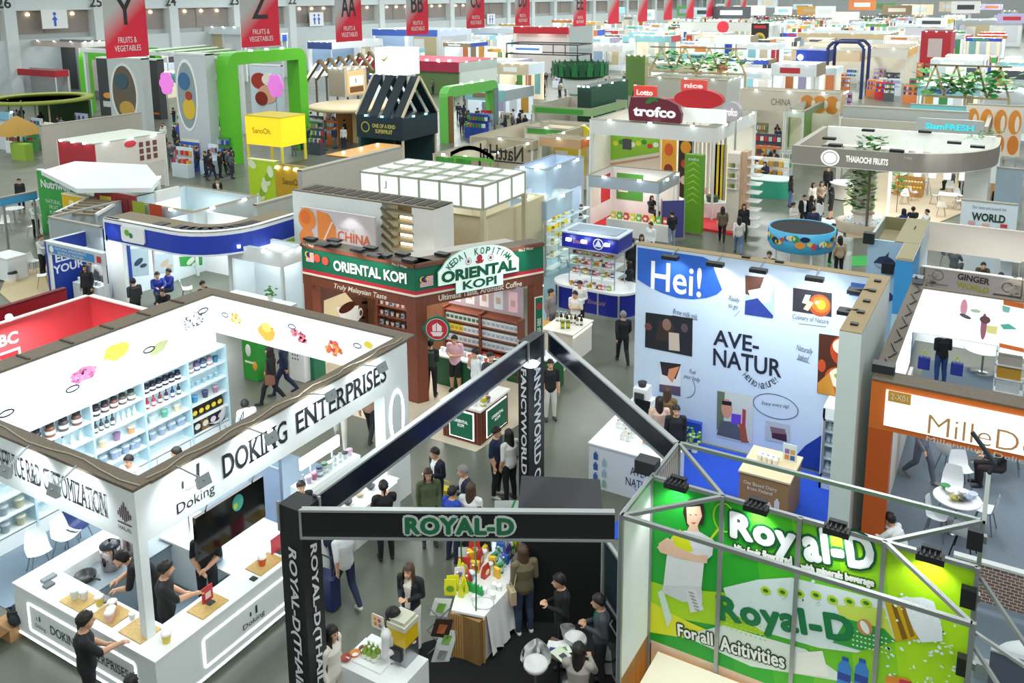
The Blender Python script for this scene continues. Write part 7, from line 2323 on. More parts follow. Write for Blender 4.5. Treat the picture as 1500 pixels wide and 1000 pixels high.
for k,(px0,px1,py,c_,s_,nm,lz)in enumerate(((920,998,182,'6f1f33','trofco','dome',1.35),)):
 a_,e_=at(px0,py,5.0),at(px1,py,5.0)
 sg=thing('roof_sign','dark red dome sign reading trofco on the white canopy','sign',(a_.x,a_.y,4.85))
 Tq=frame((a_.x,y0_+.3,4.85),(1,0,0));w_=xon(y0_+.3,5,px1)-xon(y0_+.3,5,px0);Tq[0][3]=xon(y0_+.3,5,px0)
 b=MB(Tq);b.prism([(w_*.02,0.02),(w_*.98,0.02),(w_,.5),(w_*.93,.95),(w_*.75,1.2),(w_*.5,1.3),(w_*.25,1.28),(w_*.05,1.25),(0,.6)],-.3,0,m('6f1f33',.45));b.build('dome_board',sg)
 text('trofco',Tq,w_*.5,.55,w_*.8,.55,m('f4eef0',.4,emit=.3),sg,off=.03,bold=.04)
 b=MB(Tq);b.oval(w_*.42,1.12,.28,.13,.03,m('2f7a3a'),rot=.5);b.oval(w_*.5,1.2,.22,.1,.032,m('2f7a3a'),rot=-.4);b.build('leaf_mark',sg)
def roof_sign(label,px0,px1,py0,py1,c_,z,s_=None,oval=False,tc_='fbeeee',e=0.0):
 yq=at((px0+px1)/2,py1,z).y
 xa,xb=xon(yq,z,px0),xon(yq,z,px1)
 zt_=aty((px0+px1)/2,py0,yq).z
 sg=thing('roof_sign',label,'sign',((xa+xb)/2,yq,z))
 Tq=front(xa,yq)
 w_,h_=xb-xa,zt_-z
 b=MB(Tq)
 if oval:
  n=28
  b.prism([(w_/2+w_/2*math.cos(math.tau*i/n),z+h_/2+h_/2*math.sin(math.tau*i/n))for i in range(n)],-.5,0,m(c_,.5,emit=e))
 else:
  b.prism([(p[0],p[1])for p in poly_round(0,w_,z,zt_,min(w_,h_)*.12)],-.25,0,m(c_,.5,emit=e))
 b.build('board',sg)
 if s_:
  text(s_,Tq,w_/2,z+h_/2,w_*.72,h_*.42,m(tc_,.4,emit=.3),sg,off=.03,bold=.04)
 b=MB(Tq)
 for u in(w_*.25,w_*.75):
  b.box(u-.04,u+.04,0,z+.05,-.2,-.1,ALU)
 b.build('bracket',sg)
 return sg
roof_sign('small red sign reading Lotto behind the trofco dome',928,961,126,145,'e0463c',4.9,'Lotto',e=.2)
roof_sign('big red oval sign board on the white canopy',987,1058,131,160,'c8202f',5.0,None,oval=True)
roof_sign('small salmon red sign above the red oval board',997,1035,117,134,'e05a50',5.9,'nice',e=.2)
roof_sign('white glowing sign block under the red oval board',1000,1062,160,180,'e9f0ec',4.85,None,e=.4)
roof_sign('flat pinkish red board between the trofco dome and the red oval',968,996,144,158,'d94a5a',4.9)
roof_sign('grey oval sign at the right canopy corner',1056,1084,150,178,'b9b4bc',4.9,'trofco',oval=True)
t=thing('green_totem','tall green totem with yellow pattern beside the red platform','totem',at(1012,345));p=at(1000,342);e_=xon(p.y,1,1027)
b=MB();b.box(p.x,e_,p.y,p.y+.4,.1,3.9,m('5f9a1f',.5));b.build('totem_body',t)
b=MB(front(p.x,p.y));w_=e_-p.x
for k in range(7):
 b.poly([(0.05,3.3-.3*k),(w_*.5,3.6-.3*k),(w_-.05,3.3-.3*k),(w_*.5,3.5-.3*k)],.01,m('9ac02f'))
b.build('pattern',t)
text('trofco',front(p.x,p.y),w_/2,3.7,w_*.6,.14,WHITE,t,off=.02)
t=thing('stepped_shelf','white and wood stepped shelf column right of the white canopy','shelf',at(1080,330));p=at(1062,340)
b=MB();b.box(p.x,p.x+.6,p.y,p.y+.9,0,3.9,m('e3d9cc',.5));b.box(p.x+.6,p.x+.9,p.y+.1,p.y+.9,0,4.0,m('cda98a',.5,kind='wood'));b.build('column',t)
for k in range(9):
 b=MB();b.box(p.x+.9,p.x+1.5,p.y+.2,p.y+.9,.3+.42*k,.36+.42*k,WHITE);b.build('step',t)
b=MB(front(p.x,p.y-.0))
for k in range(3):
 b.box(.05,.55,2.2+.5*k,2.24+.5*k,0,.2,WHITE)
 for q in range(3):b.box(.1+.16*q,.2+.16*q,2.24+.5*k,2.45+.5*k,.04,.12,m(('b9a45a','5a7a3a','d9c9a8')[q]))
b.build('ledge',t)
t=thing('display_counter','white kidney shaped counter beside the green totem','counter',at(1035,330));p=at(1040,318)
b=MB();b.prism([(p.x+.9*math.cos(k*.45)*(1 if k<7 else.7),p.y+.6*math.sin(k*.45))for k in range(14)],.1,.85,m('eceeec'));b.build('counter_body',t)
b=MB();b.lathe([(.3,0),(.32,.3)],(p.x+.1,p.y,.85),m('2f5a3a'),10);b.build('round_display',t)
for px,py in((1018,300),(1036,298)):
 inst(WCH,(*at(px,py)[:2],.1),.5*px,('left' if px<1030 else 'right')+' white shell chair on the red platform behind the green totem','white chairs on the red platform')
t=thing('menu_tower','red and white tray tower in front of the green totem','rack',at(1010,335));p=at(1006,336,.1);
b=MB()
for k in range(3):
 b.box(p.x,p.x+.8,p.y-.3,p.y-.05,.2+.5*k,.28+.5*k,m('e9d9d2'));b.box(p.x+.05,p.x+.75,p.y-.3,p.y-.1,.28+.5*k,.45+.5*k,m(('d9342f','e9e6df','4a8a3a')[k]))
b.build('trays',t)
b=MB();b.box(p.x-.03,p.x+.03,p.y-.2,p.y-.1,.1,1.8,m('d9342f'));b.box(p.x+.77,p.x+.83,p.y-.2,p.y-.1,.1,1.8,m('d9342f'));b.build('upright',t)
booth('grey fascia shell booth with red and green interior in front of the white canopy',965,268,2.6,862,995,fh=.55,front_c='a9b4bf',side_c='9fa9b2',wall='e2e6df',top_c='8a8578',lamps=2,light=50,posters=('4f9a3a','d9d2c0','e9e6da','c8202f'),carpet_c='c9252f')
t=thing('snack_table','long white table of green and yellow packs inside the grey fascia booth','table',at(915,318));p=at(888,320,.8)
b=MB();b.box(p.x,p.x+3.2,p.y,p.y+.6,.013,.8,m('e9e6df'));b.build('table_body',t)
for k in range(9):
 inst(pouch_p(('e2d02a','6fb02f','d9452f')[k%3],'f4f2e2'),(p.x+.25+.33*k,p.y+.3,.8),0,('yellow','green','red')[k%3]+' pack, %s along the snack table'%ORD[k],'packs on the snack table',1.2)
t=thing('stroller_board','purple blue framed banner standing beside the white wall top','banner',at(968,345));p=at(968,352)
b=MB(frame((p.x,p.y,0),(.8,.6,0)));b.box(0,1.1,.1,1.9,-.03,0,m('4a4a8a'));b.build('banner_cloth',t);b=MB(frame((p.x,p.y,0),(.8,.6,0)));b.box(-.03,.02,0,2.0,-.03,.02,ALU);b.box(1.08,1.13,0,2.0,-.03,.02,ALU);b.build('pole',t)
t=thing('teal_counter','teal round counter right of the stepped shelf column','counter',at(1118,285));p=at(1118,290)
b=MB();b.prism(stadium(p.x-1.1,p.x+1.3,p.y,p.y+1.6),0,1.0,m('2f9a80',.5));b.build('counter_body',t);b=MB();b.prism(stadium(p.x-1.15,p.x+1.35,p.y-.05,p.y+1.65),1.0,1.06,m('d9efe6'));b.build('worktop',t)
# ---- round drum with printed band
c=at(1174,352,2.0)
t=thing('printed_drum','round colourful fruit print drum with black open inside','drum',(c.x,c.y,0))
ra=.5*(at(1222,352,2.0)-at(1127,352,2.0)).length
n=40
b=MB();b.lathe([(ra*.93,1.75),(ra,1.95),(ra,2.55),(ra*.96,2.55),(ra*.93,2.0),(ra*.9,1.78)],(c.x,c.y,0),m('46a9d4',.5),n);b.build('drum_band',t)
b=MB();b.lathe([(ra*.95,2.53),(ra*.93,1.8),(0,1.8)],(c.x,c.y,0),m('14171a',.8),n);b.build('black_inside',t)
b=MB();b.box(c.x-ra*.93,c.x+ra*.93,c.y-.05,c.y+.05,2.4,2.46,m('8f8a7a'));b.box(c.x-.05,c.x+.05,c.y-ra*.93,c.y+ra*.93,2.4,2.46,m('8f8a7a'));b.build('cross_beam',t)
b=MB()
R7=random.Random(5)
for k in range(34):
 a_=math.radians(-175+260*k/33)
 Tq=frame((c.x+(ra+.005)*math.cos(a_),c.y+(ra+.005)*math.sin(a_),0),(-math.sin(a_),math.cos(a_),0))
 c_=('e9c84a','e0453a','2f6fb0','f4e2b0','3f9a4a','f09a3a','1f2a4a')[k%7]
 b.oval(0,2.22+R7.uniform(-.15,.15),R7.uniform(.08,.2),R7.uniform(.08,.16),.006+.0003*k,m(c_),Tq,10)
b.build('fruit_print',t)
for k in range(4):
 a_=k*math.pi/2+.6
 b=MB();b.tube((c.x+ra*.8*math.cos(a_),c.y+ra*.8*math.sin(a_),0),(c.x+ra*.8*math.cos(a_),c.y+ra*.8*math.sin(a_),1.8),.05,WHITE);b.build('support_post',t)
t=thing('glass_case','clear showcase cube on white base below the printed drum','showcase',at(1232,395));p=at(1232,400)
b=MB();b.box(p.x-.4,p.x+.3,p.y,p.y+.6,.012,.8,m('e6e9e6'));b.build('base',t);b=MB();b.box(p.x-.4,p.x+.3,p.y,p.y+.6,.8,1.4,m('dfeeee',.05,alpha=.35));b.build('glass_box',t)
# ---- thaiaochi booth: canopy on planter column
zt=4.3
pL,pN,pR=at(1160,213,zt),at(1350,226,zt),at(1468,196,zt)
yF=(pL.y+at(1300,223,zt).y)/2
xR_=pR.x
yB_=at(1278,188,zt).y
TA=m('9a938a',.5)
t=thing('exhibition_booth','taupe canopy ring reading THAIAOCHI FRUITS','booth',(pN.x,yF,0))
RQ=min(4.6,yB_-yF-.3)
pts=[(pL.x,yF),(xR_-RQ,yF)]
ccx,ccy=xR_-RQ,yF+RQ
for k in range(1,11):
 a_=math.radians(-90+90*k/10)
 pts.append((ccx+RQ*math.cos(a_),ccy+RQ*math.sin(a_)))
pts.append((xR_,yB_))
b=MB();b.strip(pts,3.45,zt,.25,TA,m('b9b4a4',.6));b.build('canopy_front',t)
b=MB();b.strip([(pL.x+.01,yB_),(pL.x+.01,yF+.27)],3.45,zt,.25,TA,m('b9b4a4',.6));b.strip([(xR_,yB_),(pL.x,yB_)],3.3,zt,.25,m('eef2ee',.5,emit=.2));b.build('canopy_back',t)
b=MB();b.strip([(p[0],p[1]+.0)for p in pts],3.42,3.45,1.4,m('dfe3de',.5));b.build('canopy_soffit',t)
b=MB()
for k,(px,py)in enumerate(((1215,203),(1224,213),(1314,221),(1432,215),(1398,209),(1272,191),(1355,193))):
 p=at(px,py,zt+.05);b.box(p.x-.3,p.x+.3,p.y-.2,p.y+.2,zt+.01,zt+.12,BLACK)
b.build('flood_lamp',t)
T=front(pL.x,yF)
b=MB(T);u,v=onp(T,1216,231);b.oval(u,v,.42,.38,.02,m('f4f4f0',.4,emit=.4));b.ring(u,v,.33,.3,.04,.03,m('b9b4ac'));b.build('round_logo',t)
ptext('THAIAOCHI FRUITS',T,(1239,232),(1301,238),.3,m('f6f4ee',.4,emit=.4),t,bold=.04,off=.03)
ptext('T-002',T,(1324,231),(1336,232),.1,m('d9d4c8',.4),t,off=.03)
b=MB();b.box(xR_-1.3,xR_-.3,yF+3.5,yB_-.3,.05,3.4,m('f0f2ee',.5));b.build('white_core',t)
for px in(1262,1300):
 p=at(px,330 if px==1262 else 318)
 b=MB();b.tube((p.x,p.y,.05),(p.x,p.y,3.5),.08,WHITE);b.build('white_post',t)
b=MB()
for k in range(7):
 b.box(pL.x+4+.7*k,pL.x+4.35+.7*k,yB_-.5,yB_-.4,2.0,3.9,m('e9f0ee',.4,emit=.3))
b.build('hanging_panel',t)
spot((xR_-2,yF-.5,5),(xR_-2.2,yF+1.2,3.8),60,ang=70)
area('booth_lamp',(xR_-5.5,yF+5,3.4),4,260,color=(1,.99,.95))
for px,py,h_,l in((1268,222,.8,'small palm tuft sticking up inside the taupe canopy ring'),):
 tt=thing('plant_tuft',l,'plant',at(px,py,3.6));b=MB();p=at(1277,216,zt);planter_leaves(b,(p.x,p.y,3.7),.5,1.1,90,3,k=2.2);b.build('leaves',tt);b=MB();b.tube((p.x,p.y,.05),(p.x,p.y,3.9),.06,BROWNTOP);b.build('stem',tt)
tt=thing('plant_row','green leafy garland on the right rim of the taupe canopy','plant',at(1440,198,4.3));b=MB()
for k in range(5):
 p=at(1425+9*k,205-2.5*k,zt);planter_leaves(b,(p.x,p.y,zt),.3,.2,16,k)
b.build('leaves',tt)
c=at(1262,338)
t=thing('round_planter','round white planter column with hanging greenery and seat ring','planter',c)
b=MB();b.lathe([(1.15,.05),(1.25,.5),(.95,.55),(.9,.5)],(c.x,c.y,0),m('b9ac98',.6),30);b.build('seat_ring',t)
b=MB();b.lathe([(.95,.5),(0,.52)],(c.x,c.y,0),m('c9ced4',.7),30)
for k in range(60):
 a_=RND.uniform(0,6.28);r_=RND.uniform(.5,.9);b.ball((c.x+r_*math.cos(a_),c.y+r_*math.sin(a_),.55),.07,m('dfe4ea'),6)
b.build('pebbles',t)
b=MB();b.lathe([(.42,.5),(.5,1.2),(.5,2.2),(.55,3.4)],(c.x,c.y,0),m('e6dfd2',.5),24)
b.build('white_column',t)
b=MB()
for k in range(5):
 b.lathe([(.53,.9+.35*k),(.55,.95+.35*k),(.53,1.0+.35*k)],(c.x,c.y,0),m('b9ae9a',.6),24)
b.build('rope_band',t)
b=MB()
for s_,a_ in enumerate((3.6,4.3,5.2)):
 for k in range(8):
  planter_leaves(b,(c.x+.55*math.cos(a_),c.y+.55*math.sin(a_),1.2+.3*k),.18,.3,12,s_*10+k,(LEAF2,m('8fc04a',.6),LEAF),1.8)
b.build('leaves',t)
c=at(1318,312)
t=thing('round_counter','pale round counter left of the planter column','counter',at(1242,300));c=at(1240,290)
b=MB();b.lathe([(.85,.05),(.85,.8),(.95,.85),(.95,.9)],(c.x,c.y,0),m('d9d2cc',.5),26);b.build('counter_body',t);b=MB();b.lathe([(.94,.9),(0,.91)],(c.x,c.y,0),m('ece9f0',.3),26);b.build('worktop',t)
tt=thing('hanging_plant','narrow hanging vine beside the white post under the canopy','plant',at(1312,305));p=at(1313,312);b=MB()
for k in range(7):planter_leaves(b,(p.x,p.y,1.0+.32*k),.2,.3,12,k+40,k=1.8)
b.build('leaves',tt);b=MB();b.tube((p.x,p.y,.05),(p.x,p.y,3.4),.02,BROWNTOP);b.build('stem',tt)
CG=shell_chair('cfd3d0','b98a5a',True)
CB=shell_chair('efefec','b98a5a',True)
ST=square_table('f0f0ed',.9,.9,.74)
inst(ST,(*at(1387,305)[:2],.05),0,'white square table with papers in front of the white core wall')
for px,py,r,l in((1368,300,90,'left of'),(1402,308,-90,'right of'),(1378,318,180,'in front of'),(1390,288,0,'behind')):
 inst(CG if px in(1368,1390)else CB,(*at(px,py)[:2],.05),math.radians(r),'wooden legged chair %s the white square table'%l,'chairs at the square table')
inst(CB,(*at(1325,300)[:2],.05),.3,'white wooden legged chair in front of the wooden fruit crate stand')
inst(CB,(*at(1338,295)[:2],.05),2.0,'white wooden legged chair right of the wooden fruit crate stand')
inst(CG,(*at(1355,278)[:2],.05),1.0,'grey wooden legged chair behind the wooden fruit crate stand')
t=thing('fruit_crate_stand','wooden tiered crate stand of yellow fruit','fruit stand',at(1325,285));p=at(1308,287)
for k in range(3):
 b=MB();b.box(p.x,p.x+1.5,p.y+.35*k,p.y+.35*k+.35,.05,.5+.25*k,m('b98a4f',.6,kind='wood'));b.build('crate',t)
R8=random.Random(9)
for k in range(3):
 for q in range(9):
  b=MB();b.ball((0,0,.07),(.08,.08,.075),m(('e9c23a','f0dca0','d9a82f')[k]),10);o=b.build('mango');o.location=(p.x+.1+.16*q,p.y+.17+.35*k,.5+.25*k)
  tag(o,'%s fruit, %s from the left on the %s crate tier'%(('yellow','pale yellow','golden')[k],ORD[q],('front','middle','back')[k]),'fruit','fruit on the crate stand')
t=thing('exhibition_booth','tall grey fish print booth with olive open top','booth',at(1345,440))
zt=3.6
c=at(1325,356,zt)
x0_=xon(c.y,zt,1272);x1_=xon(c.y,zt,1346)
yb_=yon(x1_,zt,1362)
OL=m('8c8463',.7)
b=MB();b.box(x0_,x1_,c.y,c.y+.08,0,zt,m('b9d3e4',.5));b.build('front_wall',t)
b=MB();b.box(x1_-.08,x1_+.01,c.y+.085,yb_,0,zt,m('c5d2da',.5));b.build('side_wall',t)
b=MB();b.box(x0_-.01,x0_+.08,c.y+.085,yb_-.085,0,zt,m('a9b4ae',.5));b.box(x0_,x1_,yb_-.08,yb_,0,zt,OL);b.build('back_wall',t)
b=MB();b.box(x0_,x1_,c.y+.08,yb_,3.1,3.15,OL);b.box(x1_-.7,x1_,c.y,yb_,zt,zt+.03,OL);b.build('olive_roof',t)
b=MB();b.path([(x0_+.3,c.y+.5,3.2),(x0_+.8,c.y+1.4,3.25),(x1_-.5,c.y+.8,3.2),(x1_-.3,c.y+2,3.7)],.02,BLACK,5);b.build('cable',t)
T=front(x0_,c.y);W_=(x1_-x0_)*.72
FY=c.y
b=MB(T)
for v in(2.85,1.75):
 u=W_*.55;col_=m('2f3f66');l=W_*.36
 b.poly([(u-l,v),(u-l*.6,v+.2),(u,v+.27),(u+l*.5,v+.16),(u+l*.8,v+.03),(u+l*1.05,v+.22),(u+l*1.05,v-.22),(u+l*.8,v-.03),(u+l*.4,v-.14),(u-l*.3,v-.2),(u-l*.7,v-.14)],.01,col_)
 b.poly([(u-l*.9,v-.02),(u-l*.2,v-.02),(u+l*.4,v-.06),(u+l*.3,v-.13),(u-l*.3,v-.18),(u-l*.7,v-.12)],.012,m('b9c4d4'))
 b.poly([(u-l*.1,v+.26),(u+l*.15,v+.42),(u+l*.1,v+.24)],.011,col_)
b.build('fish_print',t)
b=MB();b.box(x0_-.12,x0_+.2,c.y-.3,c.y-.05,3.5,3.85,BLACK);b.box(x1_-1.0,x1_-.65,c.y-.3,c.y-.05,2.6,2.95,BLACK);b.build('flood_lamp',t)
t,T,L=panel('bright sky blue end panel beside the fish booth',1312,379,3.6,1338,'x',0,'3f9fe0',FY-at(1312,379,3.6).y-.02)
b=MB(T);b.box(.03,L-.03,3.62,3.64,at(1312,379,3.6).y-FY+.1,-.03,OL);b.build('olive_top',t)
b=MB(T);b.rect(0,L,0,.9,.01,m('6fb04a'));b.rect(0,L,.9,1.9,.01,m('bfe2f2'));b.build('meadow_print',t)
# ---- GINGER WORLD booth
zt=2.6
t=thing('exhibition_booth','beige booth with GINGER WORLD fascia above the white light panels','booth',at(1345,440))
yG=(at(1345,388,zt).y+at(1490,412,zt).y)/2
xg0,xg1=xon(yG,zt,1332),1.0
b=MB();b.box(xg0,xg1,yG,yG+.15,1.7,zt,m('c3b2aa',.5));b.build('front_fascia',t)
b=MB();b.box(xg0,xg1,yG-.01,yG+.2,zt,zt+.03,m('d9d4cc'));b.build('top_edge',t)
yGb=yG+5.2
b=MB();b.box(xg0,xg1,yGb,yGb+.15,1.8,2.9,m('c9bfb4',.5));b.build('back_fascia',t)
b=MB();b.box(xg0-.15,xg0,yG,yGb,0,2.7,m('d2cec6',.5));b.build('side_wall',t)
b=MB();b.box(xg0,xg1,yG+.2,yGb,.0,.013,m('dfe3e4',.6));b.build('white_floor',t)
T=front(xg0,yG)
ptext('GINGER',T,(1403,404),(1450,413),.21,m('3a3430'),t,bold=.03,off=.02)
ptext('WORLD',T,(1401,416),(1449,426),.2,m('b9a92f'),t,bold=.03,off=.02)
b=MB();u,v=onp(T,1374,403);b.ring(u,v,.17,.17,.02,.012,m('6a5f58'),T);b.rect(u-.3,u+.3,v-.32,v-.28,.012,m('8a7f78'),T);u,v=onp(T,1476,421);b.ring(u,v,.16,.16,.03,.012,m('6a5f58'),T,a0=.5,a1=5);b.rect(u-.38,u+.38,v-.3,v-.24,.012,m('5a5048'),T);b.build('emblem',t)
spot((T[0][3]+3.2,yG-.6,3.1),(T[0][3]+3.2,yG,2.3),14,color=(1,.95,.85),ang=70)
for px,s_ in((1353,'left'),(1497,'right')):
 tt=thing('plant_tuft','dark palm leaves at the %s end of the GINGER WORLD fascia'%s_,'plant',at(px,395,3.0));b=MB();p=aty(px,405 if s_=='left' else 422,yG-.1);planter_leaves(b,(p.x,p.y,p.z-.3),.3,.6,40,7,(m('4a4a33'),m('5f6a3a')));b.build('leaves',tt);b=MB();b.tube((p.x,p.y,p.z-.4),(p.x,p.y+.12,p.z+.3),.02,BROWNTOP);b.build('stem',tt)
area('booth_lamp',(xg0+3,yG+2.6,2.9),3,90,color=(1,1,1))
p=at(1430,385,.75)
DT=square_table('eef1f2',1.5,.75,.75)
inst(DT,(*at(1432,392)[:2],.013),0,'long white desk with papers inside the GINGER WORLD booth')
inst(DT,(*at(1478,402)[:2],.013),math.pi/2,'white side desk at the right end inside the GINGER WORLD booth')
inst(shell_chair('33394f','8a9094'),(*at(1385,388)[:2],.013),1.6,'navy blue chair left of the long white desk')
inst(shell_chair('23252a','8a9094'),(*at(1465,400)[:2],.013),-2.5,'black chair behind the GINGER letters')
for k in range(3):
 b=MB();b.box(-.15,.15,-.1,.1,0,.006,m(('f2f4f4','c9d2da','e9e4da')[k]));o=b.build('paper_sheet');q=at(1432,392);o.location=(q.x-.5+.45*k,q.y+.05,.752);o.rotation_euler=(0,0,.4*k)
 tag(o,('white','blue grey','cream')[k]+' sheet of paper on the long white desk','paper','papers on the long desk')
# ---- WORLD wall
t,T,L=panel('white wall panel reading WORLD with map drawing',1409,292,3.0,1492,'x',0,'d9e6ee',.15)
text('WORLD',T,L*.5,2.35,L*.6,.34,m('1f3f2f'),t,off=.02,bold=.04)
text('Our taste and around the',T,L*.5,2.75,L*.6,.12,m('6a7a80'),t,off=.02)
b=MB(T)
for k in range(12):
 b.oval(L*(.1+.07*k),1.5+.2*math.sin(k*2.1),.22,.13,.01+.001*k,m(('4f9a5f','8fa8a0','b9c9c4')[k%3]),rot=k)
for u,v,c_ in((.15,2.0,'d9a0a8'),(.4,1.95,'e0b0a0'),(.72,2.0,'c8404a')):
 b.rect(L*u,L*u+.25,v,v+.15,.03,m(c_))
b.build('map_print',t)
inst(CB,(*at(1404,300)[:2],.05),.8,'white wooden legged chair beside the WORLD wall panel')
t=thing('wood_counter','wooden counter above the WORLD wall panel','counter',at(1465,290));p=at(1450,290)
b=MB();b.box(p.x,p.x+1.5,p.y,p.y+.7,.0,1.0,m('c99a5a',.5,kind='wood'));b.build('counter_body',t);b=MB();b.rect(p.x+.5,p.x+.9,.4,.8,.02,WHITE,T=front(0,p.y));b.build('white_label',t)
panel('pale blue panel reading LOCAL at the right edge',1460,245,3.4,1500,'x',1.0,'a9bccb',.15)
# ---- SiamFRESH booth behind
zt=4.4
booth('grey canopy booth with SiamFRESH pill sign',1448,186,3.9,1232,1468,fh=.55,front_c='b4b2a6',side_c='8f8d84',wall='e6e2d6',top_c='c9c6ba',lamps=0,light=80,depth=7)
roof_sign('rounded grey sign reading SiamFRESH in cyan with green dot',1341,1440,175,197,'aab3b3',3.6,'SiamFRESH',tc_='3fd9e8')
panel('white and grey curved canopy front above the SiamFRESH sign',1235,155,4.6,1420,'x',3.6,'aab0ae',.4)
panel('turquoise lit strip right above the SiamFRESH sign',1334,152,4.6,1416,'x',3.8,'6fc8d0',.2)
for px in(1418,1462):
 pass
t,T,L=panel('orange circle pattern wall at the right edge',1417,152,4.6,1500,'x',1.5,'e9dccb',.2)
b=MB(T)
for k in range(4):
 b.oval(L*(.12+.25*k),3.6,L*.115,.75,.01,m('e0913a'));b.oval(L*(.12+.25*k),2.2,L*.1,.6,.011,m('d9822f'));b.oval(L*(.16+.25*k),3.5,L*.04,.5,.013,m('f2e6d6'))
b.build('circle_print',t)
# ---------------------------------------------------------------- far distance: named landmarks first
def arch(label,pxa,pya,pxb,base_y,z,w_,c_,axis,pxd,name='green_arch'):
 """a rounded portal frame: legs at columns pxa and pxb, top at (pxa, pya)"""
 z=aty(pxa,pya,at(pxa,base_y).y).z
 p=at(pxa,pya,z)
 t=thing(name,label,'arch',(p.x,p.y,0))
 e=(xon(p.y,z,pxb),p.y)if axis=='x' else(p.x,yon(p.x,z,pxb))
 T=frame((p.x,p.y,0),(e[0]-p.x,e[1]-p.y,0))
 L=math.hypot(e[0]-p.x,e[1]-p.y)
 th=.85
 G1=m(c_,.4)
 outer=[(0,0.0),(0,z-.8)]+[(.8-.8*math.cos(math.radians(a)),z-.8+.8*math.sin(math.radians(a)))for a in(22,45,68,90)]
 outer+=[(L-q[0],q[1])for q in outer[::-1]]
 n=len(outer)
 inn=[(min(max(u,th),L-th),min(v,z-th))for u,v in outer]
 for nm,r0,r1 in(('leg',0,3),('top_beam',3,n-4),('leg',n-4,n-1)):
  b=MB(T)
  for i in range(r0,r1):
   q=[outer[i],outer[i+1],inn[i+1],inn[i]]
   vs=[(u,v,k)for k in(-pxd,0)for u,v in q]
   b.add(vs,[(0,1,2,3),(7,6,5,4),(0,4,5,1),(2,6,7,3),(1,5,6,2),(0,3,7,4)],G1)
  b.build(nm,t)
 b=MB(T)
 for k in range(3):
  u=L*(.3+.2*k)
  b.box(u-.1,u+.1,z+.0,z+.12,-.3,-.1,m('f2ffe8',.5,emit=6))
 b.build('lamp_row',t)
 return t,T,L
GA='5fc22a'
arch('big bright green rounded arch with food poster behind the yellow lantern',333,78,448,240,6.6,.9,GA,'y',1.2)
arch('narrow green arch left of the tall oval picture pillar',122,76,236,165,6.4,.9,GA,'y',1.0)
def pillar(label,px,py,base,pxE,c_,pics,axis='x',d=.8):
 g=at(px,base)
 z=aty(px,py,g.y).z
 t=thing('picture_pillar',label,'pillar',g)
 e=xon(g.y,z,pxE)
 T=front(g.x,g.y);L=e-g.x
 b=MB();b.box(g.x,e,g.y,g.y+d,0,z,m(c_,.5));b.build('body',t)
 b=MB(T)
 for k,(kind,cu,cv,ru,rv,col_)in enumerate(pics):
  if kind=='o':
   b.prism([(L*cu+L*ru*math.cos(a*.2618),z*cv+min(z*rv,99)*math.sin(a*.2618))for a in range(24)],0,.03+.02*k,m(col_,.45))
  else:
   b.rect(L*(cu-ru),L*(cu+ru),z*(cv-rv),z*(cv+rv),.012+.004*k,m(col_,.45))
 b.build('picture_print',t)
 b=MB(T);b.box(0,L,z-.1,z+.03,-d,.03,m('dfe6e2'));b.build('cap',t)
 return t,T,L,z
pillar('white pillar with tall oval brown food picture under the Y banner',166,84,196,206,'c9d1d0',(('o',.45,.55,.4,.38,'e9eeec'),('o',.45,.55,.34,.35,'6a5f52'),('o',.5,.35,.22,.1,'c9a24a'),('o',.4,.7,.2,.1,'3f5a6a')))
pillar('white pillar with tall oval yellow food picture beside the green arch',266,78,236,300,'c3cbd0',(('o',.35,.62,.34,.33,'eef2f0'),('o',.35,.62,.29,.3,'8fa0a4'),('o',.4,.5,.2,.1,'d9b83a'),('o',.3,.75,.18,.08,'3f6f9a'),('o',.42,.62,.1,.04,'a8402f'),('r',.35,.12,.3,.1,'e9e9d0')))
pillar('dark grey pillar with glowing orange hood logo',200,86,172,229,'3c3e40',(('o',.3,.5,.18,.06,'f2a24a'),('r',.3,.4,.22,.012,'e8742a'),('r',.5,.1,.45,.015,'e8742a')))
pillar('dark grey post with orange logo left of the oval picture pillar',148,84,168,166,'45484a',(('o',.5,.35,.25,.05,'f2a24a'),('r',.5,.2,.3,.05,'d9dedd')))
pillar('pale panel with red and tan food pictures inside the big green arch',370,94,178,411,'c9d6e0',(('o',.3,.72,.26,.14,'a8342a'),('o',.55,.5,.3,.16,'d9a88a'),('o',.35,.42,.2,.12,'8a2a22'),('o',.6,.75,.2,.1,'efe4da')),d=.3)
for px,py,l,ax in((243,122,'pink blossom sign hanging at the green arch edge','x'),(403,126,'pink blossom sign before the food pictures','x')):
 p=at(px,py,4.6)
 t=thing('blossom_sign',l,'sign',(p.x,p.y,0))
 b=MB(front(p.x,p.y))
 for k in range(6):
  b.prism([(.42*math.cos(k*1.05)+.42*math.cos(a*.52),4.6+.55*math.sin(k*1.05)+.42*math.sin(a*.52))for a in range(12)],-.1,.002*k,m('e07ad6',.5,emit=.5))
 b.build('petals',t)
 b=MB();b.tube((p.x,p.y+.05,0),(p.x,p.y+.05,4.6),.04,ALU);b.build('pole',t)
t=thing('gantry_canopy','white gantry roof with green stripes above the oval picture pillars','roof frame',at(230,80,6.5))
a_,e_=at(124,72,6.6),at(352,92,6.4)
b=MB();b.bar((a_.x,a_.y,6.5),(at(352,84,6.5).x,at(352,84,6.5).y,6.5),.5,.35,m('dfe6e4'))
for q in(a_,at(352,84,6.5)):
 b.box(q.x-.15,q.x+.15,q.y-.15,q.y+.15,0,6.5,m('dfe6e4'))
b.build('beam',t)
b=MB()
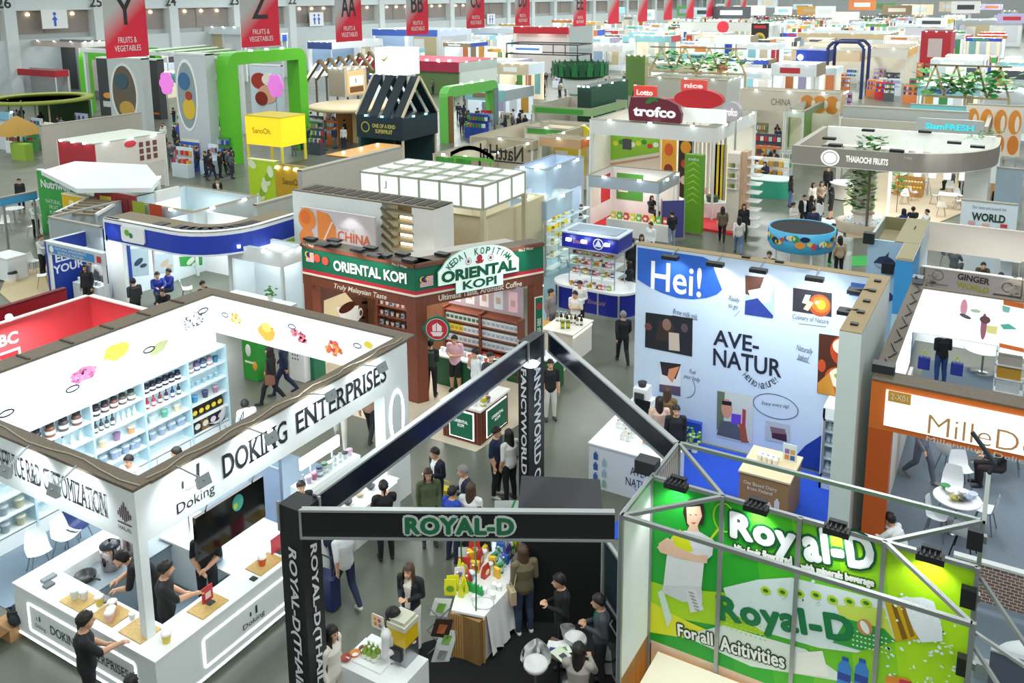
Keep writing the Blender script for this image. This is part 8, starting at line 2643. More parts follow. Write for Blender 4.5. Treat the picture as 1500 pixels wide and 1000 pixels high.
for k in range(9):
 q0=at(215+14*k,74+.9*k,6.9);q1=at(300+9*k,66+1.5*k,6.9)
 b.bar(q0,q1,.2,.1,m('4f8f2a' if k%2 else 'e9efe6'))
b.build('slats',t)
booth('orange lit dark booth with white truck display at the far left',118,62,150,22,160,fh=.6,front_c='c9bcb4',side_c='e9e4e0',wall='8a8d92',top_c='6f6a62',lamps=4,light=60,posters=('3c3e40','4a4d52','d9d4cc','3c3e40'))
t=thing('light_column','grey column with glowing orange strips at the far left','column',at(35,135));p=at(38,140)
for k,px in enumerate((38,117)):
 p=at(px-6,140)
 b=MB();b.box(p.x-1.2,p.x+.8,p.y,p.y+.8,0,4.9,m('3f4145'));b.box(p.x-.3,p.x-.1,p.y-.03,p.y,.3,4.8,m('f28a3a',.5,emit=2));b.box(p.x+.1,p.x+.3,p.y-.03,p.y,.3,4.8,m('f28a3a',.5,emit=2));b.build('lit_column',t)
c=at(58,146,2.8);t=thing('ring_canopy','olive ring roof with green back wall at the left edge','roof ring',c)
b=MB();b.lathe([(3.9,2.7),(4.3,2.75),(4.3,3.05),(3.9,3.05),(3.3,2.95),(3.9,2.7)],(c.x,c.y,0),m('8f9a3a',.5),36);b.build('ring',t)
b=MB();b.box(c.x-4,c.x+3.6,c.y+2.2,c.y+2.4,0,2.7,m('2f5a1f'));b.build('green_wall',t)
for k in range(4):
 b=MB();b.box(c.x-3.3+2*k,c.x-3.2+2*k,c.y-1,c.y-.9,0,2.75,m('c9c4a0'));b.build('post',t)
booth('dark red shell booth with name strip at the left edge below the red banner',80,104,152,-40,100,fh=.7,front_c='b3202f',wall='a9adb0',top_c='c9404a',lamps=0,light=0)
t=thing('thatched_hut','small straw thatch hut at the left edge','hut',at(25,235));p=at(10,232)
b=MB();b.lathe([(1.6,1.7),(1.2,2.3),(.1,3.0)],(p.x,p.y+1,0),m('a8843f',.9,kind='wood'),16);b.build('thatch',t)
b=MB();b.box(p.x+.6,p.x+2.4,p.y,p.y+.6,0,1.2,m('8fb03a'));b.build('green_counter',t)
b=MB();b.tube((p.x,p.y+1,0),(p.x,p.y+1,2.8),.1,BROWNTOP);b.build('pole',t)
booth('grey shell booth with light blue strip at the left edge under the olive ring',14,165,3.0,-60,16,fh=.6,front_c='7fb4d0',wall='c9d2d2',lamps=1)
panel('long beige grey wall back left of the red and white booth',61,184,3.4,207,'y',0,'b7b3a8',.25)
t,x0_,x1_,y0_,y1_=booth('red and white booth with square lattice window and lit white side',136,212,3.3,84,240,fh=1.6,front_c='b82c38',side_c='e6dfd8',wall='ece9e4',top_c='8f8a7c',roof='c3cabf',lamps=3,light=50)
b=MB(side(x1_,y0_));D_w=y1_-y0_
for i in range(3):
 for j in range(3):
  b.rect(D_w*(.62+.1*i),D_w*(.68+.1*i),1.9+.4*j,2.2+.4*j,.012,m('7a4a42'))
b.oval(D_w*.5,3.0,.4,.2,.013,m('d9404a'));b.build('lattice_window',t)
booth('white flat awning booth with green lamp below the red and white booth',222,262,2.4,110,232,fh=.3,front_c='e3eff0',wall='e9efee',lamps=2,roof='e9f6f6',light=20)
t=thing('timber_pergola','row of brown timber gable roof frames right of the big green arch','roof frame',at(500,118,4.2))
for k in range(7):
 q=at(448+15*k,118-3.2*k,4.0);r_=at(470+15*k,84-1.0*k,6.2)
 b=MB();d=Vector((1.3,0,0));tp=Vector((q.x+1.8,q.y,5.9))
 b.bar((q.x,q.y,3.9),tp,.35,.2,m('7d6a4c',.6,kind='wood'));b.bar(tp,(q.x+3.4,q.y,4.2),.35,.2,m('8f7a58',.6,kind='wood'));b.bar((q.x+.25,q.y-.3,4.1),(q.x+1.6,q.y-.3,5.6),.12,.06,WARMGLOW);b.build('rafter',t)
 b=MB();b.tube((q.x,q.y,0),(q.x,q.y,4),.1,BROWNTOP);b.build('post',t)
t,x0_,x1_,y0_,y1_=booth('beige box room with rounded glowing window right of the timber roofs',504,101,195,480,536,solid=True,front_c='a59c8a',side_c='d9cdb4',roof='b4aa96',floor_h=3.1)
b=MB(side(x1_,y0_));D_w=y1_-y0_;b.prism(poly_round(D_w*.12,D_w*.9,3.25,5.2,.3),.0,.05,m('e8b880',.5,emit=.5));b.rect(D_w*.2,D_w*.82,4.0,4.8,.07,m('fbfaf4',.5,emit=.6));b.rect(D_w*.2,D_w*.82,3.4,3.9,.07,m('8a6038'));b.rect(D_w*.45,D_w*.49,4.2,4.6,.08,m('2b2f33'));b.build('round_window',t)
c=at(500,158,2.9);t=thing('ring_bar','warm beige ring bar under the rounded window room','bar',c)
b=MB();b.lathe([(3.3,2.7),(3.6,2.8),(3.6,3.0),(3.3,3.05),(0,3.06)],(c.x,c.y+1.5,0),m('d9c4a0',.5),32);b.build('ring_roof',t)
b=MB();b.box(c.x-2.4,c.x-.4,c.y+2,c.y+2.4,0,2.7,m('a86f22'));b.box(c.x+.2,c.x+2.4,c.y+1,c.y+1.2,0,2.6,m('e0c79a'));b.lathe([(.5,0),(.5,.9)],(c.x-1.8,c.y,0),m('d9742a'),14);b.build('bar_wall',t)
t,x0_,x1_,y0_,y1_=booth('long dark red flat roofed booth in the middle distance',672,92,140,514,728,solid=True,front_c='a82846',side_c='a9b8b0',roof='b92f48',floor_h=2.7)
ZR=max(v.co.z for v in t.children[0].data.vertices)
text('albena',front(x0_,y0_),(x1_-x0_)*.48,(ZR+2.7)/2,(x1_-x0_)*.09,.45,WHITE,t,off=.02,bold=.03)
b=MB(front(x0_,y0_))
for k in range(9):
 b.box((x1_-x0_)*(.1+.1*k),(x1_-x0_)*(.12+.1*k),ZR+.05,ZR+.3,-.3,-.1,m('fff4ec',.5,emit=3))
b.build('lamp_row',t)
b=MB();b.box(x0_+.2,x1_-.2,y0_+.3,y0_+.5,0,2.7,m('5f7a4a'));b.box(x1_-.2,x1_,y0_+.3,y1_,0,2.7,m('c3cfc8'));b.build('lower_wall',t)
t=thing('barrel_row','row of white rounded lit barrels below the dark red roof','display',at(640,118))
for k in range(4):
 p=at(605+26*k,122-1*k)
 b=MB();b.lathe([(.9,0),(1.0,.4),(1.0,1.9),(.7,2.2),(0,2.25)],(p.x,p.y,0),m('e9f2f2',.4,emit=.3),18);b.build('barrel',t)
zt=3.6
c=at(590,196,3.0)
x0_,y1_=xon(c.y,3.6,522),yon(c.x,3.6,641)
NV=m('152c36',.45)
t=thing('gable_house','dark navy gabled house booth with ONE OF A KIND SUPERFRUIT sign','booth',(c.x,c.y,0))
b=MB();b.box(x0_,c.x,c.y,y1_,2.55,3.9,NV);b.build('fascia_box',t)
b=MB();b.box(x0_+.4,c.x-.2,y1_-.3,y1_-.1,0,2.55,m('1a3c44'));b.box(x0_+.1,x0_+.3,c.y,y1_,0,2.55,m('234a52'));b.build('back_wall',t)
for x in(x0_+.05,c.x-.15):
 for y in(c.y+.05,y1_-.2):
  b=MB();b.box(x,x+.12,y,y+.12,0,2.55,m('d9cdb4'));b.build('post',t)
ym=(c.y+y1_)/2
for k in range(4):
 xa=x0_+(c.x-x0_)*(.02+.265*k);xb_=xa+(c.x-x0_)*.18
 b=MB()
 vs=[(xa,c.y,3.9),(xb_,c.y,3.9),(xb_,ym,6.3),(xa,ym,6.3),(xb_,y1_,3.9),(xa,y1_,3.9)]
 vs+=[(x,y,z+.12)for x,y,z in vs]
 b.add(vs,[(0,1,2,3),(3,2,4,5),(9,8,7,6),(11,10,8,9),(0,6,7,1),(1,7,8,2),(2,8,10,4),(3,9,6,0),(5,11,9,3)],NV);b.build('roof_band',t)
b=MB();b.bar((c.x,c.y,4.0),(c.x,ym,6.4),.12,.14,m('d9cdb4'));b.bar((c.x,y1_,4.0),(c.x,ym,6.4),.12,.14,m('d9cdb4'));b.bar((x0_,c.y,4.0),(x0_,ym,6.4),.12,.14,m('d9cdb4'));b.build('gable_edge',t)
text('ONE OF A KIND\nSUPERFRUIT',front(x0_,c.y),(c.x-x0_)*.6,3.2,(c.x-x0_)*.5,.6,m('d9c96a'),t,off=.02,bold=.02)
b=MB(front(x0_,c.y));b.ring((c.x-x0_)*.2,3.25,.35,.35,.08,.02,m('b9a83a'));b.build('round_logo',t)
b=MB()
for u in(.25,.6):
 lampheads(b,front(x0_,c.y),[(c.x-x0_)*u],4.0,m('6fe8f4',.5,emit=6));lampheads(b,side(c.x,c.y),[(y1_-c.y)*u],4.0,m('6fe8f4',.5,emit=6))
b.build('cyan_lamp',t)
p=at(557,124,6.4);xa,xb_=xon(ym,6.6,557),xon(ym,6.6,601)
sg=thing('lantern_sign','white glowing cube sign with green tick above the navy gabled house','sign',(xa,ym,6.3))
b=MB();b.box(xa,xb_,ym-.5,ym+1.0,6.5,8.2,m('f6f9f0',.5,emit=.6));b.build('light_cube',sg)
b=MB(front(xa,ym-.5));w_=xb_-xa;b.add([(w_*.2,7.5,.01),(w_*.3,7.3,.01),(w_*.5,7.75,.01),(w_*.3,7.45,.01)],[(0,1,2,3)],m('b9c83a'));b.build('tick_mark',sg)
b=MB();b.box(xa+.2,xa+.3,ym,ym+.1,5.6,6.5,WHITE);b.box(xb_-.3,xb_-.2,ym,ym+.1,5.6,6.5,WHITE);b.build('leg',sg)
t,T,L=arch('green topped timber portal right of the navy gabled house',655,128,730,210,4.6,.7,'6fc85a','y',.8,'timber_portal')
b=MB(T);b.box(.1,.7,0,3.7,0,.05,m('8a5f3a',.6,kind='wood'));b.box(L-.8,L-.1,0,3.7,0,.05,m('7a8a8f'));b.build('timber_face',t)
booth('beige shell booth with black squiggle sign and green curve',700,232,2.9,636,790,fh=.55,front_c='b4a78c',side_c='b0a48a',wall='cfc6b0',lamps=2,band_f='3f8f3a',light=25)
p=at(767,240,2.95);q_=xon(p.y,2.95,700)
t=thing('script_sign','black script sign seen from behind on the beige shell booth','sign',(p.x,p.y,2.9))
text('NattHnl',frame((p.x,p.y+.1,0),(-1,0,0)),(p.x-q_)/2,3.4,(p.x-q_)*.95,.8,m('2b2620'),t,bold=.02,off=0);b=MB();b.box(q_,p.x,p.y+.08,p.y+.12,2.9,2.98,DARK);b.box(q_,q_+.08,p.y+.08,p.y+.16,0,2.95,DARK);b.box(p.x-.08,p.x,p.y+.08,p.y+.16,0,2.95,DARK);b.build('rail',t)
t=thing('green_curve','green swoosh board on the front of the beige shell booth','sign',at(680,228,3.0));p=at(660,230,2.95)
b=MB(front(p.x,p.y));b.add([q for k in range(10)for q in((k*.3,3.0+.45*math.sin(k*.35),0),(k*.3,3.22+.45*math.sin(k*.35),0))],[(2*k,2*k+2,2*k+3,2*k+1)for k in range(9)]+[(2*k+1,2*k+3,2*k+2,2*k)for k in range(9)],m('5faf3a'));b.box(0,2.7,2.9,3.05,-.1,-.02,m('5faf3a'));b.box(.2,.28,0,2.9,-.1,-.02,m('5faf3a'));b.box(2.4,2.48,0,2.9,-.1,-.02,m('5faf3a'));b.build('swoosh',t)
booth('beige shell booth with green name strip left of the trofco canopy',835,190,3.0,770,868,fh=.5,front_c='b9b09c',wall='cfc8b8',lamps=1,band_f='3f8f3a',light=20)
booth('beige open shell booth behind the pale blue frame booth',780,208,3.0,690,860,fh=.5,front_c='b0a68c',wall='c9c0aa',lamps=1,light=20)
booth('shell booth with green name strip beside the dark green box',868,160,3.2,866,918,fh=.55,front_c='8fb07a',wall='cfc8b8',lamps=0,width=5,band_f='3f9a3a')
booth('dark green box booth beneath the green lotus dish',866,128,4.6,846,920,solid=True,front_c='1d3a30',side_c='12503a',roof='2b4a3c')
booth('orange post shell booth with colourful produce left of the trofco canopy',850,206,3.2,790,866,fh=.5,front_c='c9a27a',side_c='d9702c',wall='d9cdb0',lamps=1,posters=('e2c23a','9aa8a0'))
t=thing('lemon_totem','tall yellow lemon shaped board left of the trofco canopy','totem',at(852,250));p=at(852,252)
b=MB(front(p.x,p.y));b.prism([(.9*math.cos(k*.3),1.6+1.5*math.sin(k*.3))for k in range(21)],-.2,0,m('e4d63a'));b.oval(.1,1.8,.35,.6,.01,m('f6f0b0'));b.build('board',t);b=MB();b.box(p.x-.3,p.x+.3,p.y,p.y+.3,0,.3,WHITE);b.build('foot',t)
c=at(850,100,4.8);t=thing('lotus_dish','big green lotus leaf dish on a white stem','sculpture',(c.x,c.y,0))
b=MB();b.lathe([(.9,3.8),(2.2,4.0),(2.6,4.6),(2.55,5.3),(2.3,4.9),(1.8,4.4),(0,4.3)],(c.x,c.y,0),m('14502c',.5),30);b.build('dish',t)
for k in range(24):
 a_=math.tau*k/24
 b=MB();T=frame((c.x+2.6*math.cos(a_),c.y+2.6*math.sin(a_),4.2),(-math.sin(a_),math.cos(a_),0))
 b.prism([(-.3,0),(.3,0),(.22,.9),(0,1.3),(-.22,.9)],-.04,.03,m('1f7a44' if k%2 else '0f5a34',.45),T=T);b.build('leaf',t)
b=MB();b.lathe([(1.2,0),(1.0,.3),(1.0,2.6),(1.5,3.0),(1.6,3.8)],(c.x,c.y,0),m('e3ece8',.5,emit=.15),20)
for k in range(7):
 b.lathe([(1.02,.5+.3*k),(1.06,.6+.3*k),(1.02,.7+.3*k)],(c.x,c.y,0),m('7f9a8c'),20)
b.build('stem',t)
t=thing('steel_gantry','black steel frame ring with lit blue sign in the middle distance','frame',at(845,92,4.2));c=at(846,66,4.9);x0_,y1_=xon(c.y,4.9,742),yon(c.x,4.9,866)
b=MB()
for z_ in(3.5,4.9):
 for a_,e_ in(((x0_,c.y),(c.x,c.y)),((c.x,c.y),(c.x,y1_)),((x0_,c.y),(x0_,y1_)),((x0_,y1_),(c.x,y1_))):
  b.bar((*a_,z_),(*e_,z_),.16,.16,DARK)
for k in range(7):
 b.bar((x0_+(c.x-x0_)*k/6,c.y,3.5),(x0_+(c.x-x0_)*k/6,c.y,4.9),.1,.1,DARK)
b.build('ring',t)
for x,y in((x0_,c.y),(c.x,c.y),(c.x,y1_)):
 b=MB();b.box(x-.1,x+.1,y-.1,y+.1,0,3.5,DARK);b.build('post',t)
b=MB(front(x0_,c.y-.12));b.rect((c.x-x0_)*.1,(c.x-x0_)*.52,3.65,4.75,.02,m('cfe4f6',.4,emit=.5));b.rect((c.x-x0_)*.14,(c.x-x0_)*.48,4.05,4.35,.03,m('4a7fc0'));b.build('lit_sign',t)
booth('red frame booth with white back panel behind the black steel frame',832,40,110,752,838,fh=1.0,front_c='c8242f',wall='e9e2dc',lamps=3,light=30)
panel('tall pale grey wall right of the red frame booth',834,36,112,868,'x',0,'b9c4c4',.4)
def zigzag(label,px0,px1,py,z,seed):
 p=at(px0,py,z);e=xon(p.y,z,px1)
 t=thing('timber_pergola',label,'frame',(p.x,p.y,0))
 TM_=m('cdb98f',.6,kind='wood')
 n=4
 b=MB()
 b.bar((p.x,p.y,z),(e,p.y,z),.15,.15,TM_);b.bar((p.x,p.y,z+2.2),(e,p.y,z+2.2),.12,.12,m('8f7f5f'))
 b.build('beam',t)
 b=MB()
 for k in range(n):
  a0,a1=p.x+(e-p.x)*k/n,p.x+(e-p.x)*(k+1)/n
  am=(a0+a1)/2
  b.bar((a0,p.y,z),(am,p.y,z+2.2),.14,.14,TM_);b.bar((am,p.y,z+2.2),(a1,p.y,z),.14,.14,TM_)
 b.build('zigzag_bars',t)
 b=MB()
 for k in range(n):
  planter_leaves(b,(p.x+(e-p.x)*(k+.5)/n,p.y+.2,z+.3),1.1,1.4,60,seed+k,(LEAF2,m('3fa04a',.6),m('7fc06a',.6)),4)
 b.build('leaves',t)
 for x in(p.x,(p.x+e)/2,e):
  b=MB();b.box(x-.08,x+.08,p.y-.08,p.y+.08,0,z,TM_);b.build('post',t)
 return p,e
zigzag('timber zigzag frame with hanging plants above the pale grey wall',952,1092,104,4.6,60)
zigzag('timber zigzag frame with hanging plants at the right edge',1352,1478,140,4.2,80)
booth('pale grey walled block behind the trofco canopy',1065,118,4.2,948,1085,solid=True,front_c='bfbdb0',side_c='c9cfca',roof='aaa48f')
booth('olive green cube booth left of the timber zigzag frame',945,82,4.6,917,950,solid=True,front_c='5a7a3a',side_c='8f8a5f',roof='7f8a4a')
t,x0_,x1_,y0_,y1_=booth('CHINA pavilion with beige fascia and orange circles',1232,138,4.2,1085,1240,fh=1.5,front_c='dcd2c2',side_c='c9a27a',wall='e0dacc',lamps=3,light=30)
T=front(x0_,y0_);W_=x1_-x0_
text('CHINA',T,W_*.42,3.4,W_*.2,.5,m('8a7f74'),t,off=.02)
b=MB(T)
for k in range(3):
 b.oval(W_*(.68+.12*k),3.6,W_*.06,.42,.012,m('e0913a'));b.oval(W_*(.68+.12*k),3.0,W_*.055,.3,.013,m('d98a2f'));b.oval(W_*(.74+.12*k),3.4,W_*.02,.3,.014,m('f4ead8'))
b.build('circle_print',t)
booth('green awning booth with white glowing menu board right of the CHINA pavilion',1178,164,3.6,1150,1240,fh=.4,front_c='c9cfc4',side_c='6f8a5a',wall='d9dcd0',lamps=1,posters=('f4f0c8','6fa04a'),light=20)
t,T,L=panel('tall glowing cream menu board above a yellow basket',1150,158,3.6,1178,'x',0,'f4eed2',.2)
booth('orange circle fascia pavilion below the red cube',1260,76,4.6,1160,1330,fh=1.2,front_c='e0c9a8',side_c='e0a050',wall='e6e0d0',lamps=3)
booth('white fascia pavilion with orange circles right of the blue arch frame',1330,72,5.0,1170,1345,fh=1.0,front_c='d9d6cc',side_c='cfa05a',wall='e6e0d0',lamps=4)
t,x0_,x1_,y0_,y1_=booth('big red cube with grey square panel in the upper right',1394,47,112,1350,1400,solid=True,front_c='a8202c',side_c='c9303a',roof='8a1a24',floor_h=1.2)
b=MB(front(x0_,y0_));b.rect((x1_-x0_)*.25,(x1_-x0_)*.72,2.6,5.2,.02,m('b9a9a8'));b.build('grey_square',t)
b=MB();b.box(x0_+.5,x0_+.8,y0_+.3,y0_+.6,0,1.2,DARK);b.box(x1_-.8,x1_-.5,y0_+.3,y0_+.6,0,1.2,DARK);b.build('leg',t)
t=thing('blue_arch','dark blue canopy with arched blue frame in the upper right','canopy',at(1215,92,4.2));c=at(1210,90,4.0);x0_=xon(c.y,4,1166);x1_=xon(c.y,4,1264)
xm=xon(c.y,4,1212)
b=MB();b.box(x0_,xm,c.y,c.y+3,3.9,5.2,m('16338f'));b.build('blue_canopy',t)
b=MB()
for y in(c.y,c.y+4):
 b.path([(xm,y,0),(xm,y,5.6),(xm+.6,y,6.2),(x1_-.6,y,6.2),(x1_,y,5.6),(x1_,y,0)],.18,m('1c2a5a'),8)
b.build('arch_frame',t)
b=MB();b.ball((x0_+.5,c.y-.2,4.4),.35,m('9fe0ff',.5,emit=5),8);b.build('blue_lamp',t)
panel('tall white fascia sign strip above a row of food pictures',996,32,6.0,1104,'x',4.2,'dfe0dc',.3)
t,T,L=panel('black tower panel with noodle bowl picture',1101,34,6.2,1126,'x',0,'241a1c',.4)
b=MB(T);b.oval(L*.5,3.2,L*.35,1.3,.02,m('c9a94a'));b.oval(L*.5,3.2,L*.25,.8,.025,m('5f7a2f'));b.rect(L*.15,L*.85,5.3,5.8,.02,m('c8282f'));b.build('bowl_print',t)
t,T,L=panel('row of fruit and dish pictures under the white fascia strip',1004,50,4.2,1098,'x',1.0,'b9a89a',.3)
b=MB(T)
for k in range(8):
 b.rect(L*(.02+.122*k),L*(.11+.122*k),1.3,4.0,.012,m(('a83a2a','d9d4cc','7a8a9a','c24a2a','3a2f2a','b9402f','e0d9d0','5a3a30')[k]));b.oval(L*(.065+.122*k),2.6,L*.03,.7,.02,m(('e0a04a','6a7a8a','d9b08a','f0c04a','c9a04a','e9d0a0','9a4a3a','d9642a')[k]))
b.build('dish_print',t)
roof_sign('round red sign above the white fascia strip',1050,1066,31,48,'c9283a',6.0,None,oval=True)
for label,px,py,z,pl,pr_,fc,sc in(('long white roofed booth with navy band on the far left',412,50,114,285,420,'e3ebee','2f55b0'),('white booth with thick blue rim behind the AA banner',640,44,106,545,690,'4a6ac8','c9d6ea'),('white boat shaped booth with blue roof line near the Z banner',352,40,120,288,358,'dfe9ee','3f66b8'),('pale blue canopy booth behind the CC banner',790,42,84,690,830,'cfdcec','8fa4d8'),('teal striped booth right of the tall pale grey wall',990,54,94,912,1000,'8fd0d4','5fb0ba'),('white arc booth with rainbow sign right of the red frame booth',912,66,108,866,930,'e9e6e6','c9d0d0'),('grey concrete block booth in the upper right corner',1498,30,74,1400,1503,'a9adae','b4b8b8'),('tan warehouse style booth in the upper right',1300,50,90,1168,1320,'b9a584','a99a80'),('yellow rim booth under the upper right corner',1392,28,64,1344,1398,'e2c41f','d9b81a'),('white and navy rim booth with gold columns behind the Z banner',485,62,116,450,560,'3a4f8a','dfe3e6')):
 booth(label,px,py,z,pl,pr_,fh=1.0,front_c=fc,side_c=sc,wall='e6ecee',lamps=4,top_c='dfe6e8',posters=('c9b890','8fa8c8','d9dcdf'))
booth('white glowing booth with purple figures right of the CHINA pavilion row',1120,34,5.0,1110,1150,fh=.8,front_c='e9eeee',lamps=3)
panel('grey block with white roof sign reading ROOMS',1326,40,5.6,1384,'x',4.0,'d9d4dc',.3)
# ---- rows of small booths filling the far hall
PAL=[('e9eef0','white'),('f0f2f0','bright white'),('dfe6ea','pale grey'),('e6e0d4','cream'),('cfe0ea','pale blue'),('b9c4c8','grey'),('8fc4cc','teal'),('d0c2a6','beige'),('2f4fb0','blue'),('c0303c','red'),('8a7a5f','brown'),('4f9a55','green'),('dca040','amber'),('4a4f56','charcoal'),('cf7a45','orange'),('b0a8cc','lilac')]
R9=random.Random(33)
pick=lambda:PAL[R9.randrange(8)]if R9.random()<.62 else PAL[8+R9.randrange(8)]
DONE=[(o.location.x,o.location.y,pix(o.location)[0])for o in COL.objects if o.get('category')in('booth','arch','pillar','hut','frame','roof frame','sculpture')and o.location.y>40]
def span(o):
 q=[v.co+c.location+o.location for c in o.children if c.type=='MESH' for v in c.data.vertices]
 return min(p.x for p in q),max(p.x for p in q),min(p.y for p in q),max(p.y for p in q)
SPAN=[span(o)for o in COL.objects if o.parent is None and o.children and 'category' in o and o.location.y>38 and o.location.z<5]
RN=ORD+['twenty first','twenty second','twenty third','twenty fourth','twenty fifth']
WALLGLOW=[m(c,.5,emit=e)for c,e in(('f2f6f6',.35),('e9dfc8',.2),('e6f2fa',.3),('f4ead0',.3))]  # far back walls given a glow of their own instead of lamps inside the booths
LR=m('f2fdff',.5,emit=9)
for r in range(23):
 y=58+8.2*r+max(0,r-8)**2*.42
 col=0
 for k in range(17):
  x=-96+6.0*k+R9.uniform(-.6,.6)
  px,py=pix((x,y,3))
  if px<-30 or px>1500 or any((abs(a-x)<5.5 and abs(q-y)<6)or(-4<q-y<34 and-115*60/q<px-pl<45*60/q)for a,q,pl in DONE)or any(x-2.9<b_ and x+2.9>a_ and y-.3<d_ and y+5.8>c_ for a_,b_,c_,d_ in SPAN)or R9.random()<.06:
   continue
  (c1,n1),(c2_,n2)=pick(),pick()
  z=R9.choice((3.2,3.6,4.2,4.8))+(R9.random()<.15)*1.5
  w_,d_=R9.uniform(3.8,5.4),R9.uniform(3.5,5.5)
  t=thing('exhibition_booth','far booth, %s front, %s side, %s from side wall in row %s'%(n1,n2,ORD[k],RN[r]),'booth',(x,y,0),'booths in the far hall')
  fh=R9.uniform(.5,1.2)
  xa,xb_=x-w_/2,x+w_/2
  b=MB();b.box(xa,xb_,y,y+.2,z-fh,z,m(c1,.5));b.rect(w_*.2,w_*.65,z-fh*.75,z-fh*.3,.012,m(pick()[0],.5),T=front(xa,y));b.build('front_fascia',t)
  b=MB();b.box(xb_-.2,xb_,y+.2,y+d_,z-fh,z,m(c2_,.5));b.build('side_fascia',t)
  b=MB();b.box(xa,xb_-.2,y+d_,y+d_+.2,0,z-.05,WALLGLOW[(k+r)%4]);b.box(xa,xa+.2,y+.2,y+d_,0,z-.05,WALLGLOW[(k+r)%4])
  for q in range(3):
   b.box(xa+.3+w_*.3*q,xa+w_*.3*q+w_*.26,y+d_-.05,y+d_-.01,.6,z-.6,m(pick()[0],.5))
  b.box(xa+.1,xa+.2,y+.05,y+.15,0,z-fh,LGREY);b.box(xb_-.15,xb_-.05,y+.05,y+.15,0,z-fh,LGREY)
  b.build('back_wall',t)
  b=MB()
  lampheads(b,front(xa,y),[w_*.2,w_*.5,w_*.8],z+.08,LR);lampheads(b,front(xa,y+d_),[w_*.3,w_*.7],z-.3,LR);b.build('lamp_row',t)
  if R9.random()<.45:
   b=MB();b.box(x-1,x+.8,y+.8,y+1.5,0,1.0,m(pick()[0],.5));b.build('counter',t)
# ---- signs hung high over the far half of the hall
for k in range(26):
 px=880+24*k+R9.uniform(-8,8)
 y=R9.uniform(120,260)
 z=R9.uniform(6.6,8.6)
 x=xon(y,z,px)
 c1,n1=pick()
 if x<-92:
  continue
 w_,h_=R9.uniform(2.5,6),R9.uniform(1.0,2.2)
 t=thing('hanging_sign','%s hanging sign box, %s from left over the far hall'%(n1,RN[k]if k<24 else('twenty fifth','last')[k-24]),'sign',(x,y,z),'signs hung over the far hall')
 b=MB();b.box(x-w_/2,x+w_/2,y,y+.5,z,z+h_,m(c1,.5,emit=.15));b.rect(w_*.2,w_*.8,z+h_*.3,z+h_*.7,.02,m(pick()[0],.5),T=front(x-w_/2,y));b.build('sign_box',t)
 b=MB()
 for d in(-.4,.4):
  b.tube((x+w_*d,y+.2,z+h_),(x+w_*d,y+.2,14),.03,STEEL,5)
 b.build('hanger_wire',t)
# ---- colourful display stands in the nearer aisles of the far hall
RS=random.Random(8)
for area_,lab,n in(((245,330,200,262),'beside the lantern tower',12),((445,520,168,232),'behind the yellow lantern booth',12),((0,120,170,240),'at the left edge under the ring roof',8),((655,745,140,205),'around the green timber portal',10),((745,870,100,150),'below the black steel frame',12),((1090,1150,215,290),'left of the taupe canopy',6),((1155,1245,150,205),'under the CHINA circles',8),((870,985,175,245),'inside the trofco canopy',8),((1175,1345,98,140),'behind the dark blue arch',18),((1245,1345,140,152),'above the grey curved canopy',6)):
 for i in range(n):
  px,py=RS.uniform(area_[0],area_[1]),RS.uniform(area_[2],area_[3])
  p=at(px,py)
  c1,n1=PAL[RS.randrange(16)]
  c2_,n2=PAL[6+RS.randrange(10)]
  t=thing('display_stand','%s display stand with %s goods, %s %s'%(n1,n2,ORD[i],lab),'display stand',p,'display stands in the aisles')
  w_,d_=RS.uniform(.8,1.8),RS.uniform(.5,.9)
  b=MB();b.box(p.x-w_/2,p.x+w_/2,p.y,p.y+d_,0,.9,m(c1,.5));b.box(p.x-w_/2,p.x+w_/2,p.y+d_-.1,p.y+d_,.9,1.9,m(c1,.5));b.build('stand_body',t)
  b=MB()
  for q in range(6):
   c3=(c2_,PAL[RS.randrange(16)][0])[q%2]
   b.box(p.x-w_/2+w_*q/6+.03,p.x-w_/2+w_*(q+1)/6-.03,p.y+.1,p.y+.35,.9,1.1+.1*RS.random(),m(c3,.5));b.box(p.x-w_/2+w_*q/6+.03,p.x-w_/2+w_*(q+1)/6-.03,p.y+d_-.2,p.y+d_-.1,1.4,1.7,m(c3,.5))
  b.build('goods',t)
